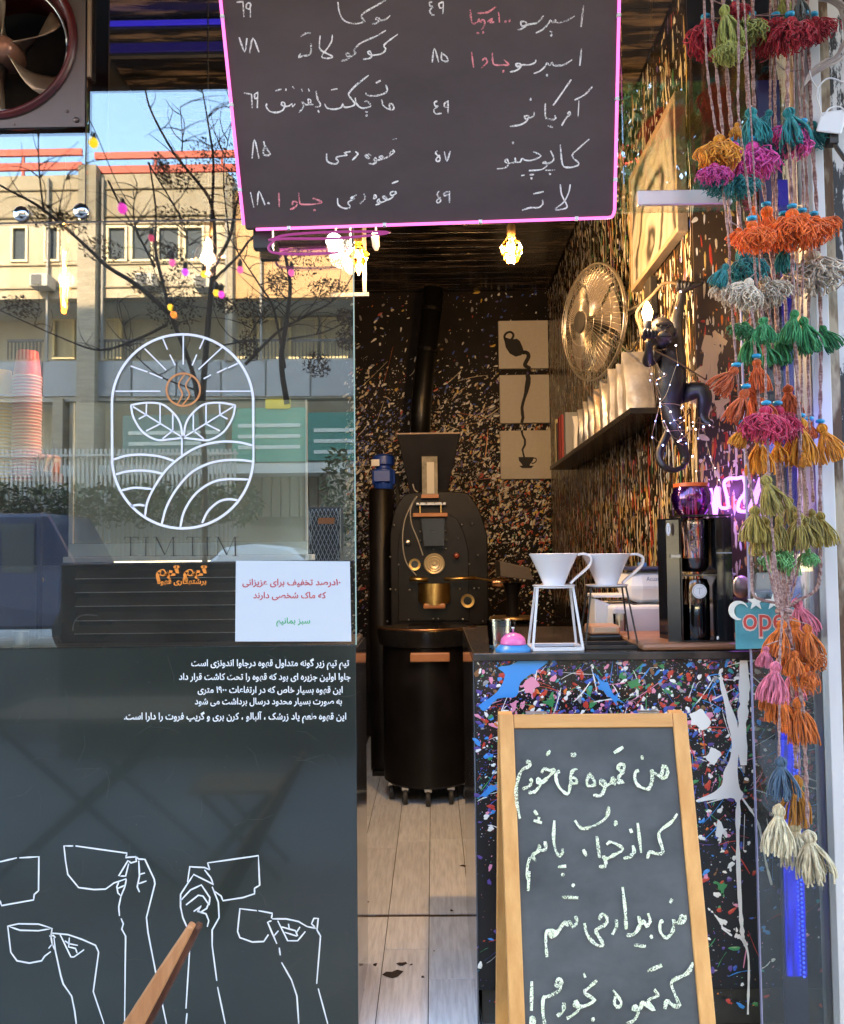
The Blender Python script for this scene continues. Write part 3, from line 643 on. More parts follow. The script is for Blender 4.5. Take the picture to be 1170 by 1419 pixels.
def foliage(name, blobs, n, size, m, seed, parent, mirror=True, sq=1):
    rr = random.Random(seed); mb = MB()
    for (c, rx, ry, rz) in blobs:
        for k in range(n):
            while True:
                v = Vector((rr.uniform(-1, 1), rr.uniform(-1, 1), rr.uniform(-1, 1)))
                if v.length < 1: break
            p = c + Vector((v.x * rx, v.y * ry, v.z * rz)); s_ = size * rr.uniform(.5, 1.3)
            a = Vector((rr.gauss(0, 1), rr.gauss(0, 1), rr.gauss(0, 1))).normalized(); b = a.orthogonal().normalized()
            mb.add([p - a * s_, p + b * s_ * .45, p + a * s_, p - b * s_ * .45], [(0, 1, 2, 3)])
    return mb.build(name, m, parent, fix=False)
M_bark = mat('bark', (.035, .025, .02), .9, col2=(.07, .05, .04), scale=20, bump=.5)
M_seed = mat('dry_leaf', (.035, .02, .014), .8, col2=(.09, .05, .025), scale=6)
YT = 5.5; DT = YT - CAM.y
tr = thing('bare_tree', 'nearly bare street tree with small dark seed clusters, mirrored in the window', 'tree', atm(283, 760, YT) * 1.0)
BR = [([(283, 1000), (284, 760), (283, 620), (272, 540), (262, 500), (238, 440), (228, 400), (216, 350), (216, 290), (207, 225)], 8, 1.5), ([(280, 560), (286, 480), (293, 400), (297, 370), (318, 330), (326, 290), (335, 240), (316, 110)], 8, 1.3), ([(296, 390), (298, 330), (292, 280), (272, 250), (240, 210), (208, 150), (200, 110)], 5, 1.5),
      ([(236, 435), (190, 395), (150, 370), (118, 340), (60, 290), (10, 262), (-40, 235)], 6, 1.5), ([(294, 390), (330, 355), (352, 330), (390, 345), (420, 330)], 4, 1), ([(292, 330), (296, 230), (290, 180), (278, 110)], 4, 1), ([(398, 560), (390, 500), (398, 440), (402, 390), (390, 320), (396, 250)], 7, 2),
      ([(395, 510), (380, 430), (360, 395), (330, 350)], 3.5, 1), ([(340, 505), (385, 460), (420, 440), (470, 410), (500, 360)], 4, 1), ([(232, 450), (190, 470), (140, 485), (90, 470), (0, 430)], 4, 1.2), ([(215, 370), (190, 320), (185, 290), (190, 262)], 3, 1), ([(252, 210), (253, 190), (250, 148)], 2, .8), ([(318, 330), (310, 240), (325, 150)], 2, .8),
      ([(60, 290), (54, 230), (53, 150)], 2.5, 1), ([(80, 300), (90, 250)], 1.5, .7), ([(400, 470), (450, 460), (490, 440)], 2.5, 1), ([(270, 540), (220, 520), (180, 480), (165, 420)], 2, .8), ([(300, 480), (340, 470), (360, 440)], 2, .8), ([(205, 225), (250, 300), (262, 340)], 2, .8), ([(150, 250), (170, 290), (200, 340), (216, 380)], 2.5, .9)]
tk = MB(); rr = random.Random(4)
for i, (pts, w0, w1) in enumerate(BR):
    yo = YT + rr.uniform(-.35, .35) if i > 1 else YT
    P3 = [atm(px, py, YT + (yo - YT) * k / len(pts)) for k, (px, py) in enumerate(pts)]
    if i == 0: P3[0].z = -.02
    c_ = catmull(P3, 4); n_ = len(c_)
    tk.tube(c_, [(w0 + (w1 - w0) * k / n_) / 2 * DT / F * 1.2 for k in range(n_)], 6)
for i, (pts, w0, w1) in enumerate(BR):      # side twigs
    c_ = catmull([Vector((a, b, 0)) for a, b in pts], 4)
    for k in range(9):
        a = c_[rr.randrange(len(c_) // 3, len(c_))]; an = R(rr.choice((1, -1)) * rr.uniform(20, 70) - 90); L_ = rr.uniform(22, 75); cu = rr.uniform(-.9, .9)
        q = [atm(a.x + L_ * t * math.cos(an + cu * t), a.y + L_ * t * math.sin(an + cu * t), YT + .1 * t) for t in (0, .25, .5, .75, 1)]
        tk.tube(q, [.0058, .005, .004, .003, .002], 4)
tk.build('trunk', M_bark, tr, smooth='all')
CL = [(250, 243, 26, 20), (300, 215, 44, 22), (330, 255, 18, 30), (240, 432, 38, 24), (205, 392, 30, 18), (140, 345, 30, 16), (232, 350, 25, 15), (350, 430, 28, 20), (420, 355, 30, 34), (470, 345, 25, 25), (92, 308, 34, 10), (60, 300, 30, 14), (455, 400, 30, 10), (480, 470, 15, 14), (440, 505, 22, 18), (250, 300, 42, 9), (345, 480, 14, 24), (310, 420, 15, 12), (255, 395, 30, 30), (225, 235, 8, 20), (480, 440, 14, 12), (30, 425, 24, 14), (390, 390, 20, 20)]
bl = [(atm(a, b, YT), c_ * DT / F, .25, d * DT / F) for a, b, c_, d in CL]
foliage('seed_cluster', bl, 330, .0165, M_seed, 9, tr)
def leaves_at(a, b, c_, d, Yv): return (atm(a, b, Yv), c_ * (Yv - CAM.y) / F, .8, d * (Yv - CAM.y) / F)
gt2 = thing('leafy_tree', 'dense green street tree mirrored in the transom glass right of the menu board', 'tree', atm(940, 765, 9) + Vector((0, 0, -1.3)))
M_leaf = mat('green_leaf', (.05, .11, .02), .5, col2=(.12, .20, .04), scale=2)
foliage('crown', [leaves_at(900, 150, 70, 60, 9), leaves_at(960, 220, 80, 70, 9), leaves_at(880, 300, 60, 80, 9), leaves_at(960, 380, 80, 90, 9), leaves_at(1040, 280, 80, 100, 9), leaves_at(900, 450, 90, 70, 9), leaves_at(1060, 120, 70, 60, 9), leaves_at(980, 80, 90, 50, 9)], 900, .10, M_leaf, 10, gt2)
MB().tube([atm(950, 1000, 9) * 1.0, atm(945, 600, 9), atm(940, 350, 9), atm(930, 200, 9)], [.16, .13, .09, .04], 10).build('trunk', M_bark, gt2)
hd = foliage('hedge', [leaves_at(60 + 45 * k, 700, 34, 32, 10.4) for k in range(-3, 7)] + [leaves_at(470, 690, 26, 70, 9.5)], 380, .06, mat('hedge_leaf', (.05, .07, .03), .7, col2=(.10, .12, .05), scale=2), 13, None); tag(hd, 'clipped green hedge along the far pavement behind the parked van', 'hedge')
# blue van and white car, parked on the far side of the road
def carbody(name, label, cat, px0, px1, Yv, h, colr, van):
    D = Yv - CAM.y; x0 = (px0 - VPX) * D / F; x1 = (px1 - VPX) * D / F; L_ = x1 - x0; y0, y1 = -Yv - 1.7, -Yv
    t_ = thing(name, label, cat, ((x0 + x1) / 2, (y0 + y1) / 2, 0)); mp = mat('car_paint_' + name, colr, .25, coat=.6)
    if van: pr = [(0, .35), (0, 1.0), (.02, h), (.70, h), (.80, 1.15), (.98, .95), (1, .35)]
    else: pr = [(0, .35), (.01, .75), (.06, .92), (.22, .98), (.36, h - .04), (.5, h), (.68, h - .05), (.84, .95), (.98, .82), (1, .35)]
    vs = []
    for yy, ins in ((y1, 0), (y0, 0)):
        for a, z in pr: 
            k = .14 if z > 1.05 else 0
            vs.append(Vector((x0 + a * L_, yy - k if yy == y1 else yy + k, z)))
    n_ = len(pr); mb = MB().add(vs, [tuple(range(n_)), tuple(range(2 * n_ - 1, n_ - 1, -1))] + [(i, i + n_, (i + 1) % n_ + n_, (i + 1) % n_) for i in range(n_)])
    mb.build('body', mp, t_, bevel=.05)
    wi = MB()
    for a0, a1 in (((.06, .36), (.40, .66)) if van else ((.30, .50), (.53, .74))):
        wi.box(x0 + a0 * L_, x0 + a1 * L_, y1 - .155, y1 - .12 if van else y1 - .13, 1.08 if van else 1.0, h - .14)
    wi.build('side_window', M_pg, t_)
    for a in (.17, .82):
        for yy in (y1 - .1, y0 + .1):
            wh = MB().lathe([(.33, -.1), (.34, -.05), (.34, .05), (.33, .1)], (x0 + a * L_, yy, .33), 24, 0, Matrix.Rotation(R(90), 4, 'X')).build('wheel', mat('tyre', (.02, .02, .02), .8), t_)
            MB().lathe([(.2, -.11), (.2, .11)], (x0 + a * L_, yy, .33), 16, 0, Matrix.Rotation(R(90), 4, 'X')).build('rim', M_steel, wh)
    return t_
carbody('parked_van', 'dark blue van parked across the road, mirrored behind the paper cups', 'van', -240, 182, 8.5, 1.86, (.025, .045, .10), True)
carbody('parked_car', 'white saloon car parked across the road in front of the slat fence', 'car', 196, 500, 8.3, 1.42, (.60, .62, .60), False)
sc_ = thing('litter_bin', 'black wire mesh bin with an orange plate, mirrored at the right edge of the window', 'bin', atm(450, 765, 6.0) - Vector((0, 0, .4)))
c = atm(450, 765, 6.0); c.z = 0
MB().box(c.x - .16, c.x + .16, c.y - .3, c.y, .95, 1.75).build('body', M_matte, sc_, bevel=.02)
MB().box(c.x - .06, c.x + .1, c.y, c.y + .01, 1.58, 1.64).build('plate', mat('orange_plate', (.65, .20, .05), .5), sc_)
MB().box(c.x - .03, c.x + .03, c.y - .2, c.y - .14, 0, .95).build('post', M_matte, sc_)
ms = MB()
for k in range(-8, 9):
    for s_ in (1, -1):
        p0 = Vector((c.x + k * .04 - .16 * s_, c.y + .006, .97)); p1 = p0 + Vector((s_ * .32, 0, .76))
        ms.tube([Vector((min(max(p.x, c.x - .16), c.x + .16), p.y, p.z)) for p in (p0, p0.lerp(p1, .25), p0.lerp(p1, .5), p0.lerp(p1, .75), p1)], .003, 4)
ms.build('wire_mesh', M_steel, sc_, kind='stuff')
ub = thing('reflection_blocker', 'added dark box that blocks bright street reflections behind the louvred unit', 'added blocker', (-1.8, -3.4, 0))  # unseen box added to keep car reflections off the lower window
xa_, xb_ = at(84, 780, 3.1).x, at(500, 780, 3.1).x
MB().box(xa_, xb_, -3.5, -3.1, 0, at(300, 779, 3.1).z).build('box', M_matte, ub, bevel=.01)
# string of coloured bulbs over the pavement
sl = thing('festoon_lights', 'black cable of small coloured bulbs strung over the pavement, mirrored in the glass', 'string lights', atm(200, 300, 1.5))
FB = [(130, 186, (.85, .60, .02)), (170, 277, (.75, .05, .45)), (210, 318, (.30, .02, .06)), (239, 352, (.60, .08, .25)), (257, 365, (.45, .05, .80)), (300, 394, (.80, .50, .03)), (307, 396, (.75, .05, .45)), (237, 414, (.80, .50, .03)), (241, 424, (.75, .20, .02)), (404, 366, (.60, .08, .25)), (333, 362, (.60, .08, .25)), (283, 368, (.80, .50, .03))]
cb = MB().tube(catmull([atm(*p, 1.5) for p in ((60, 60), (120, 160), (131, 180), (171, 270), (211, 312), (239, 345), (257, 360), (300, 388), (333, 355), (404, 360), (520, 300))], 5), .0022, 5)
cb.tube(catmull([atm(*p, 1.5) for p in ((211, 312), (225, 380), (237, 408), (241, 418), (300, 430))], 5), .0018, 5)
cb.build('cable', M_matte, sl)
for px, py, cc in FB:
    c = atm(px, py + 12, 1.5); k = MATS.get('bulb_%d' % px) or mat('bulb_%d' % px, cc, .3, emis=cc, es=.5)
    bu = MB().ball(c, .022 if py < 300 else .015, 14, sq=(1, 1, 1.15)).build('bulb', k, sl, smooth='all'); MB().lathe([(.010, .012), (.012, .03), (.006, .05)], c, 12).build('socket', M_matte, bu)
# low table and stool on the pavement, outside the picture but mirrored in the cabinet front
def foldtable(name, label, cat, x0, x1, y0, y1, z, slats):
    t_ = thing(name, label, cat, ((x0 + x1) / 2, (y0 + y1) / 2, 0)); wd = (y1 - y0) / slats
    for k in range(slats): MB().box(x0, x1, y0 + k * wd + .004, y0 + (k + 1) * wd - .004, z - .018, z).build('slat', wood('table_wood', (.34, .25, .15), (.45, .35, .22), 'X'), t_, bevel=.003)
    for yy in (y0 + .04, y1 - .04):
        for s_ in (0, 1):
            a = Vector((x0 + .04 if s_ else x1 - .04, yy, z - .02)); b = Vector((x1 - .02 if s_ else x0 + .02, yy, 0)); MB().tube([a, b], .012, 8).build('leg', M_matte, t_)
    return t_
foldtable('folding_table', 'low slatted wooden folding table with crossed black legs on the pavement', 'table', -1.78, -.98, -1.45, -.95, .66, 6)
foldtable('folding_stool', 'small slatted folding stool with crossed black legs on the pavement', 'stool', -.98, -.60, -1.30, -1.02, .36, 5)
# ============================================================ OBJECTS
def curve_hit(pl, pts, ox, oy, f, n=3, off=.0008): 
    c = catmull([Vector((a, b, 0)) for a, b in pts], n) if len(pts) > 2 else [Vector((*p, 0)) for p in (pts[0], ((pts[0][0] + pts[1][0]) / 2, (pts[0][1] + pts[1][1]) / 2), pts[1]) ] if len(pts) == 2 else []
    return [pl.hit(ox + v.x / f, oy + v.y / f, off) for v in c]
def chalk(mb, pl, sets, wd, seed, mi=0, jit=.3):
    rr = random.Random(seed)
    for (ox, oy, f, lines, dots) in sets:
        for l in lines: mb.ribbon(curve_hit(pl, l, ox, oy, f), wd, pl.n, mi, jit, rr)
        for d in dots: 
            c = pl.hit(ox + d[0] / f, oy + d[1] / f, .0008); blob(mb, c, pl.ex, pl.ey, pl.n, wd * .75, 1.2, rr.uniform(0, 3), mi, 7, rr, h=.01)
# ---- menu board
mbd = Plane(at(340, 317, -.08), at(850, 300, -.08), at(308, 0, -.22))
def mbq(x0, y0, x1, y1): return None
BL, BRt, TL, TR = mbd.hit(340, 317), mbd.hit(850, 300), mbd.hit(308, 0), mbd.hit(856, 0)
TL2 = BL + (TL - BL) * 1.45; TR2 = BRt + (TR - BRt) * 1.45
menu = thing('menu_board', 'black chalk menu board with white and pink Persian writing and a pink neon edge', 'menu board', (BL + BRt) / 2)
M_chalkb = mat('menu_slate', (.044, .028, .029), .45, col2=(.078, .052, .053), scale=2.2, stretch=(1, 1, 2), contrast=(.3, .7), detail=8)
MB().slab([BL, BRt, TR2, TL2], mbd.n, .03).build('board', M_chalkb, menu, bevel=.002)
ch_w = chalkmat('chalk_white', (.82, .76, .74), (.90, .86, .84)); ch_p = chalkmat('chalk_pink', (.80, .22, .25), (.85, .32, .35))
A_ = [[(75,12),(115,8)],[(112,12),(118,100)],[(155,15),(135,20),(132,45),(150,50),(158,20)],[(155,15),(155,100)],[(662,10),(668,60),(690,110),(730,132),(780,135),(820,122)],[(820,122),(800,100),(805,80),(860,45),(940,0)],[(860,138),(890,130),(905,112),(890,100),(882,112),(905,118),(940,110),(965,88)],
 [(90,215),(122,300),(135,220)],[(150,308),(170,220),(205,302)],[(445,212),(475,192),(505,190)],[(505,250),(508,290),(495,318),(460,322),(435,332),(445,308)],[(560,205),(555,250),(560,285),(590,305),(630,325),(620,335),(580,335),(570,320),(600,280),(625,240),(630,200)],
 [(940,175),(880,210),(800,245),(765,275),(755,295),(765,305),(740,325),(715,325),(710,310),(725,308),(730,330),(710,345),(680,352)],[(1010,197),(950,240),(928,265),(940,285),(915,310),(870,318),(845,315),(835,300),(850,298),(858,325),(840,338),(808,342)],
 [(118,538),(162,545)],[(162,545),(165,625)],[(198,535),(180,545),(182,570),(198,565)],[(198,530),(195,625)],[(250,598),(248,620),(270,645),(310,650),(345,635),(355,600),(340,590),(335,605),(355,615),(380,612),(395,600),(400,615),(415,600)],[(300,525),(335,515)],[(362,512),(360,525)],[(400,498),(408,515)],[(450,508),(455,530)],[(490,512),(497,528)],
 [(435,650),(455,630),(465,600),(450,590),(475,605),(500,600),(505,580),(490,575),(495,600),(520,605)],[(535,525),(545,575),(560,600),(555,615),(530,618)],[(585,600),(600,625),(640,632),(680,622),(690,600),(700,620),(740,615),(760,600),(735,565),(725,540),(770,490),(840,435)],[(622,520),(660,513)],
 [(762,565),(770,600),(800,625),(835,620),(855,610),(830,585),(815,590)],[(820,645),(835,650)],[(915,575),(925,610),(955,630),(985,632),(980,605),(960,600),(965,630)],[(825,535),(830,550),(870,555),(920,545),(948,525),(940,490)],[(882,480),(910,465)]]
B_ = [[(165,290),(178,180),(205,290)],[(232,190),(240,220),(270,265),(235,270),(230,240),(245,215)],[(975,180),(1003,175)],[(978,240),(990,250),(970,268),(965,255),(985,245)],[(970,270),(930,290),(900,285),(915,275),(925,290),(890,300),(880,285),(870,300),(885,310),(865,322),(840,318)],[(825,270),(845,285),(835,290),(820,275),(840,265),(855,275)],
 [(762,250),(778,265),(745,300)],[(735,250),(700,258),(715,270),(690,275),(650,285),(665,310),(640,322),(600,305),(597,260)],[(975,435),(1012,420)],[(990,480),(1000,490),(975,505),(965,490),(985,480)],[(985,510),(950,530),(920,515),(935,510),(945,530),(910,545),(900,525),(890,540),(905,550),(880,560)],[(870,520),(875,500),(885,515),(865,525)],
 [(812,495),(820,520),(790,552)],[(770,500),(735,520),(760,520),(720,545),(735,570),(705,580),(665,560),(660,520)],[(155,485),(175,575)],[(195,560),(205,480),(240,560)],[(255,545),(266,550)]]
C_ = [[(80,10),(62,15),(70,35),(85,38),(65,60),(80,85),(95,85)],[(145,10),(120,20),(125,45),(145,42)],[(145,8),(142,80)],[(957,30),(942,155)],[(905,92),(850,122),(800,130),(795,115),(780,130),(765,118),(750,140),(720,170),(680,190)],[(760,180),(775,185)],[(725,90),(690,130),(640,140),(600,150),(595,125),(620,125),(625,145),(600,165),(575,172)],
 [(80,360),(92,278),(118,360)],[(135,300),(135,345),(168,355),(165,330),(140,310)],[(945,280),(935,380)],[(890,345),(840,375),(785,378),(775,362),(760,378),(745,362),(735,382),(705,410),(668,425)],[(680,345),(675,362),(640,375),(600,375),(575,385),(565,370),(590,368),(590,390),(560,410),(530,415)],
 [(110,585),(92,592),(100,615),(115,612),(90,635),(100,658),(135,655)],[(172,585),(150,600),(155,620),(172,615)],[(172,580),(172,655)],[(885,460),(830,540),(780,610)],[(1010,500),(960,550),(905,578)]]
D_2 = [[(930,-45),(925,50)],[(878,25),(865,45),(850,65),(830,100)],[(865,45),(880,38),(876,20),(862,30)],[(735,-30),(735,40),(745,60),(775,65),(795,60),(790,40)],[(670,20),(668,42),(645,55),(622,60),(615,45),(640,45),(625,75),(590,95),(530,105)],[(750,100),(780,110)],
 [(110,245),(100,260),(125,285),(120,305),(105,305),(105,290),(125,270)],[(150,250),(165,305),(185,245)],[(990,178),(930,230),(890,275),(930,318),(910,335),(870,342),(835,325),(822,210)],[(765,245),(785,290),(765,315),(720,318),(735,310),(745,330),(710,355),(640,360)],[(665,250),(710,275),(660,300),(620,300),(600,290),(590,310),(560,312)],[(560,285),(560,310),(520,318),(500,305),(515,295),(520,325),(500,345),(455,350)],[(595,390),(615,386)],[(645,385),(670,383)],[(735,358),(792,358)],
 [(120,478),(108,500),(130,530),(115,548),(105,535),(130,515)],[(180,480),(150,490),(150,505),(180,500)],[(180,478),(180,548)],[(822,440),(830,500),(860,560),(850,580),(800,588),(795,580),(840,545),(870,490),(880,440)],[(665,495),(725,482)],[(718,530),(720,555),(695,575),(650,575),(600,590)]]
wm = MB(); chalk(wm, mbd, [(310, 0, 4.179, A_, [(550,645),(828,668)]), (310, 150, 4.179, B_, [(260,550)]), (580, 0, 4.179, C_, [(770,203),(745,435),(650,575)]), (580, 150, 4.179, D_2, [(548,200),(762,380),(655,405)])], .0040, 1)
wm.build('chalk_writing', ch_w, menu, fix=False, kind='stuff')
pm = MB(); chalk(pm, mbd, [(310, 150, 4.179, [[(320,490),(322,572)],[(398,560),(402,540),(422,542),(425,560),(405,578),(385,585)],[(435,490),(440,540),(450,555),(520,555),(570,545),(545,530),(515,520)]], [(527,590)]),
  (580, 0, 4.179, [[(300,55),(310,130),(340,130),(350,110),(360,128),(372,112),(385,130),(375,160),(365,170)],[(340,75),(400,70),(450,38)],[(400,125),(430,105),(415,130),(440,125)],[(465,68),(470,130)],[(308,300),(320,390)],[(370,350),(385,335),(398,350),(395,365),(365,392)],[(428,305),(432,360),(445,375),(490,375),(525,375),(495,345)]], [(505,125),(528,120),(345,190),(375,188),(492,412)])], .0042, 2)
pm.build('pink_chalk_writing', ch_p, menu, fix=False, kind='stuff')
ne = emit('pink_neon', (.95, .14, .55), .26)
npts = [TL2, TL, BL + mbd.n * .004 , BRt - mbd.ex * .016, BRt + mbd.ey * .016, TR, TR2]
e_ = [p + mbd.n * .004 for p in npts]
side = [TL2, BL]; MB().tube([TL2 + mbd.n * .004 - mbd.ex * .004, BL + mbd.n * .004 - mbd.ex * .003 + mbd.ey * .01], .0042, 8).build('neon_tube', ne, menu, smooth='all')
for q in (.12, .38, .64, .9):
    for e0, e1 in ((BL, BRt), (BL, TL2), (BRt, TR2)):
        p = e0.lerp(e1, q) + mbd.n * .004 + (mbd.ex * (-.003 if e0 is BL else .003) if e1 is not BRt else -mbd.ey * .003); MB().box(p.x - .005, p.x + .005, p.y - .0055, p.y + .004, p.z - .005, p.z + .005).build('neon_clip', M_white, menu, bevel=.001)
arc = [BRt + mbd.ey * .018 + mbd.ex * .003, BRt + mbd.ey * .008 + mbd.ex * .001, BRt + mbd.ex * -.004 + mbd.ey * -.001, BRt - mbd.ex * .016 - mbd.ey * .003]
MB().tube([BL - mbd.ey * .003 + mbd.ex * .03 + mbd.n * .004] + [p + mbd.n * .004 for p in reversed(arc)] + [TR2 + mbd.n * .004 + mbd.ex * .004], .0042, 8).build('neon_tube', ne, menu, smooth='all')
loop = [at(*p, -.06) for p in ((372, 333), (400, 325), (470, 321), (540, 322), (470, 330), (390, 331), (378, 336), (372, 343), (380, 350), (420, 352), (470, 350))]
MB().tube(catmull(loop, 5), .0035, 7).build('neon_tube', emit('pink_neon_dim', (.75, .10, .50), .05), menu, smooth='all')
MB().box(at(352, 330, -.05).x, at(378, 330, -.05).x, -.06, -.03, at(360, 345, -.05).z, at(360, 315, -.05).z).build('bracket', M_matte, menu)
for sx in (TL2.x + .12, TR2.x - .12): MB().tube([Vector((sx, TL2.y, TL2.z - .02)), Vector((sx, TL2.y - .0, 3.33))], .004, 6).build('hanger', M_steel, menu)

# ---- A-board
pTL, pTR, pB1, pB2 = at(692, 990, -.27), at(952, 988, -.27), at(706, 1419, -.465), at(993, 1419, -.465)
ap = Plane(pB1, pB2, pTL)
def down(a, b): t = a.z / (a.z - b.z) if a.z != b.z else 0; return a + (b - a) * t
fBL = pTL + (pB1 - pTL) * ((pTL.z + 0) / (pTL.z - pB1.z)); fBR = pTR + (pB2 - pTR) * (pTR.z / (pTR.z - pB2.z))
ab2 = thing('chalkboard_sign', 'wooden framed A-shaped chalkboard with four lines of yellow chalk Persian writing', 'chalkboard', ((fBL.x + fBR.x) / 2, -.4, 0))
M_pine = wood('pine', (.55, .25, .07), (.70, .36, .12), 'Z', .45, 4, .06); M_pineX = wood('pine_cross', (.55, .25, .07), (.70, .36, .12), 'X', .45, 4, .06)
def onp(px, py, off=0): return ap.hit(px, py, off)
def aq(a, b, c, d, t, off=0): return [onp(*a, off), onp(*b, off), onp(*c, off), onp(*d, off)]
n_ = ap.n; t_ = .022
FR = [(pTL, fBL, .0345), (pTR, fBR, -.0345)]
eL = (fBL - pTL); 
wL = ap.ex * .0345
MB().slab([fBL, fBL + wL, pTL + wL, pTL], n_, t_).build('side_rail', M_pine, ab2, bevel=.0025)
MB().slab([fBR - wL, fBR, pTR, pTR - wL], n_, t_).build('side_rail', M_pine, ab2, bevel=.0025)
u_ = ((fBL - pTL).normalized() + (fBR - pTR).normalized()).normalized()
tr0, tr1 = pTL + wL + ap.ex * .0008, pTR - wL - ap.ex * .0008
MB().slab([tr0 + u_ * .033, tr1 + u_ * .033, tr1, tr0], n_, t_).build('top_rail', M_pineX, ab2, bevel=.0025)
lo0 = fBL + wL - (fBL - pTL).normalized() * .16; lo1 = fBR - wL - (fBR - pTR).normalized() * .16
MB().slab([lo0 + u_ * .035, lo1 + u_ * .035, lo1, lo0], n_, t_).build('bottom_rail', M_pineX, ab2, bevel=.0025)
M_slate = mat('slate', (.036, .037, .038), .75, col2=(.110, .112, .112), scale=3.2, stretch=(1, 1, 1.6), contrast=(.28, .75), detail=9)
MB().slab([lo0 - n_ * .006, lo1 - n_ * .006, tr1 + u_ * .033 - n_ * .006, tr0 + u_ * .033 - n_ * .006], n_, .005).build('board', M_slate, ab2)
for q in (.2, .8):
    h0 = pTL.lerp(pTR, q); MB().box(h0.x - .025, h0.x + .025, h0.y + .001, h0.y + .02, h0.z + .0005, h0.z + .003).build('hinge', M_steel, ab2)
# rear frame
rT0, rT1 = pTL + Vector((0, .026, -.004)), pTR + Vector((0, .026, -.004)); rB0, rB1 = Vector((fBL.x - .0, -.035, 0)), Vector((fBR.x, -.035, 0))
nb = (rT0 - rB0).cross(Vector((1, 0, 0))).normalized()
MB().slab([rB0, rB0 + Vector((.0345, 0, 0)), rT0 + Vector((.0345, 0, 0)), rT0], Vector((0, 1, .2)).normalized() * -1, .02).build('rear_rail', M_pine, ab2, bevel=.0025)
MB().slab([rB1 - Vector((.0345, 0, 0)), rB1, rT1, rT1 - Vector((.0345, 0, 0))], Vector((0, 1, .2)).normalized() * -1, .02).build('rear_rail', M_pine, ab2, bevel=.0025)
a0, a1 = rB0.lerp(rT0, .25) + Vector((.036, .002, 0)), rB1.lerp(rT1, .25) + Vector((-.036, .002, 0))
MB().box(a0.x, a1.x, a0.y, a0.y + .018, a0.z, a0.z + .035).build('rear_rail', M_pineX, ab2)
E_ = [[(822,160),(826,185)],[(945,225),(958,222),(977,245),(968,288),(935,295),(948,250),(945,225)],[(935,288),(892,262),(880,250),(885,300),(870,350),(850,362),(800,340),(780,300),(785,260),(805,250)],[(655,145),(710,110)],
 [(705,258),(680,240),(690,215),(712,215),(715,245),(695,275),(680,300),(708,322),(670,320),(650,295),(640,320),(665,335)],[(645,322),(600,345),(575,330),(580,310),(600,320),(600,355),(575,400),(530,398)],[(515,265),(492,310),(500,342),(540,335),(530,300),(508,268)],
 [(435,240),(410,250),(395,285),(425,300),(430,325),(400,325),(395,290),(390,350),(375,392),(325,350),(305,290),(315,262),(330,255)],[(400,145),(408,165),(425,145)],[(272,130),(250,160)],[(220,265),(235,240),(270,250),(300,245),(260,290),(225,320),(195,320),(200,300),(215,320),(205,350),(175,380),(140,382)],[(150,300),(160,315),(145,345),(105,362)],
 [(125,200),(148,198),(145,225),(100,250),(72,330),(68,420),(90,540)],[(420,550),(445,585),(475,600),(550,575),(610,530),(625,465)],[(655,578),(670,570),(660,552)],[(1035,510),(1000,560),(935,610),(925,650),(950,740),(910,750),(870,740),(855,780)],[(797,565),(818,745)],[(768,700),(775,740),(745,770),(712,778)],[(752,600),(762,625)],
 [(552,645),(568,775)],[(610,695),(640,680),(710,722),(650,760),(610,780),(590,765),(605,795),(600,825),(565,828)],[(470,725),(490,765)],[(297,550),(293,680),(320,760),(345,745),(345,720)],[(318,830),(368,825)],[(340,870),(355,882)],[(175,490),(195,518)],[(172,550),(222,565)],[(205,530),(200,560)],
 [(240,675),(245,720),(215,730),(205,700),(200,735),(165,760),(182,790),(152,775),(135,830),(135,905)]]
F_ = [[(135,-10),(130,100)],[(375,62),(388,74)],[(320,135),(410,138)],[(935,145),(922,168)],[(1005,235),(1008,260),(980,280),(985,235),(1000,250)],[(985,275),(950,278),(943,260),(940,320),(905,362),(870,330),(868,280),(885,265)],[(800,225),(812,270),(790,295),(775,268),(758,285),(748,240)],[(758,285),(740,320),(715,345),(680,348)],[(658,78),(672,200),(678,315)],[(820,345),(818,368)],[(722,402),(788,410)],
 [(622,260),(625,295),(600,345)],[(525,260),(545,230),(570,250),(565,285),(520,310),(510,330),(550,402),(510,400),(460,345),(445,280)],[(395,240),(402,275),(380,300),(365,270),(350,290),(335,275),(300,320),(270,355),(250,345),(275,325),(235,325),(228,380),(235,470)],[(1052,500),(1020,560),(940,600),(935,640),(975,740),(940,740),(905,715),(895,760)],[(795,550),(878,515)],
 [(835,650),(855,685),(820,700),(800,720),(835,765),(790,740),(770,720),(755,760),(715,760),(730,740),(745,780),(720,825),(680,840)],[(605,655),(650,720),(635,750),(612,730),(618,690)],[(440,560),(450,585)],[(515,600),(470,640),(445,670),(500,710),(440,745),(385,740),(400,720),(415,760),(370,800),(345,812)],[(484,810),(500,825)],[(330,725),(325,770),(292,800)],
 [(285,610),(305,590),(318,610),(295,632),(278,618)],[(316,610),(300,660),(240,690),(215,700),(212,780),(225,860)],[(150,605),(148,770)],[(140,830),(152,808),(165,830),(148,850),(140,830)]]
cm = MB(); chalk(cm, ap, [(700, 1010, 4.333, E_, []), (700, 1210, 4.034, F_, [])], .0070, 3, jit=.35)
ch_y = chalkmat('chalk_yellow', (.66, .70, .44), (.84, .86, .64)); cm.build('chalk_writing', ch_y, ab2, fix=False, kind='stuff')
cm2 = cm

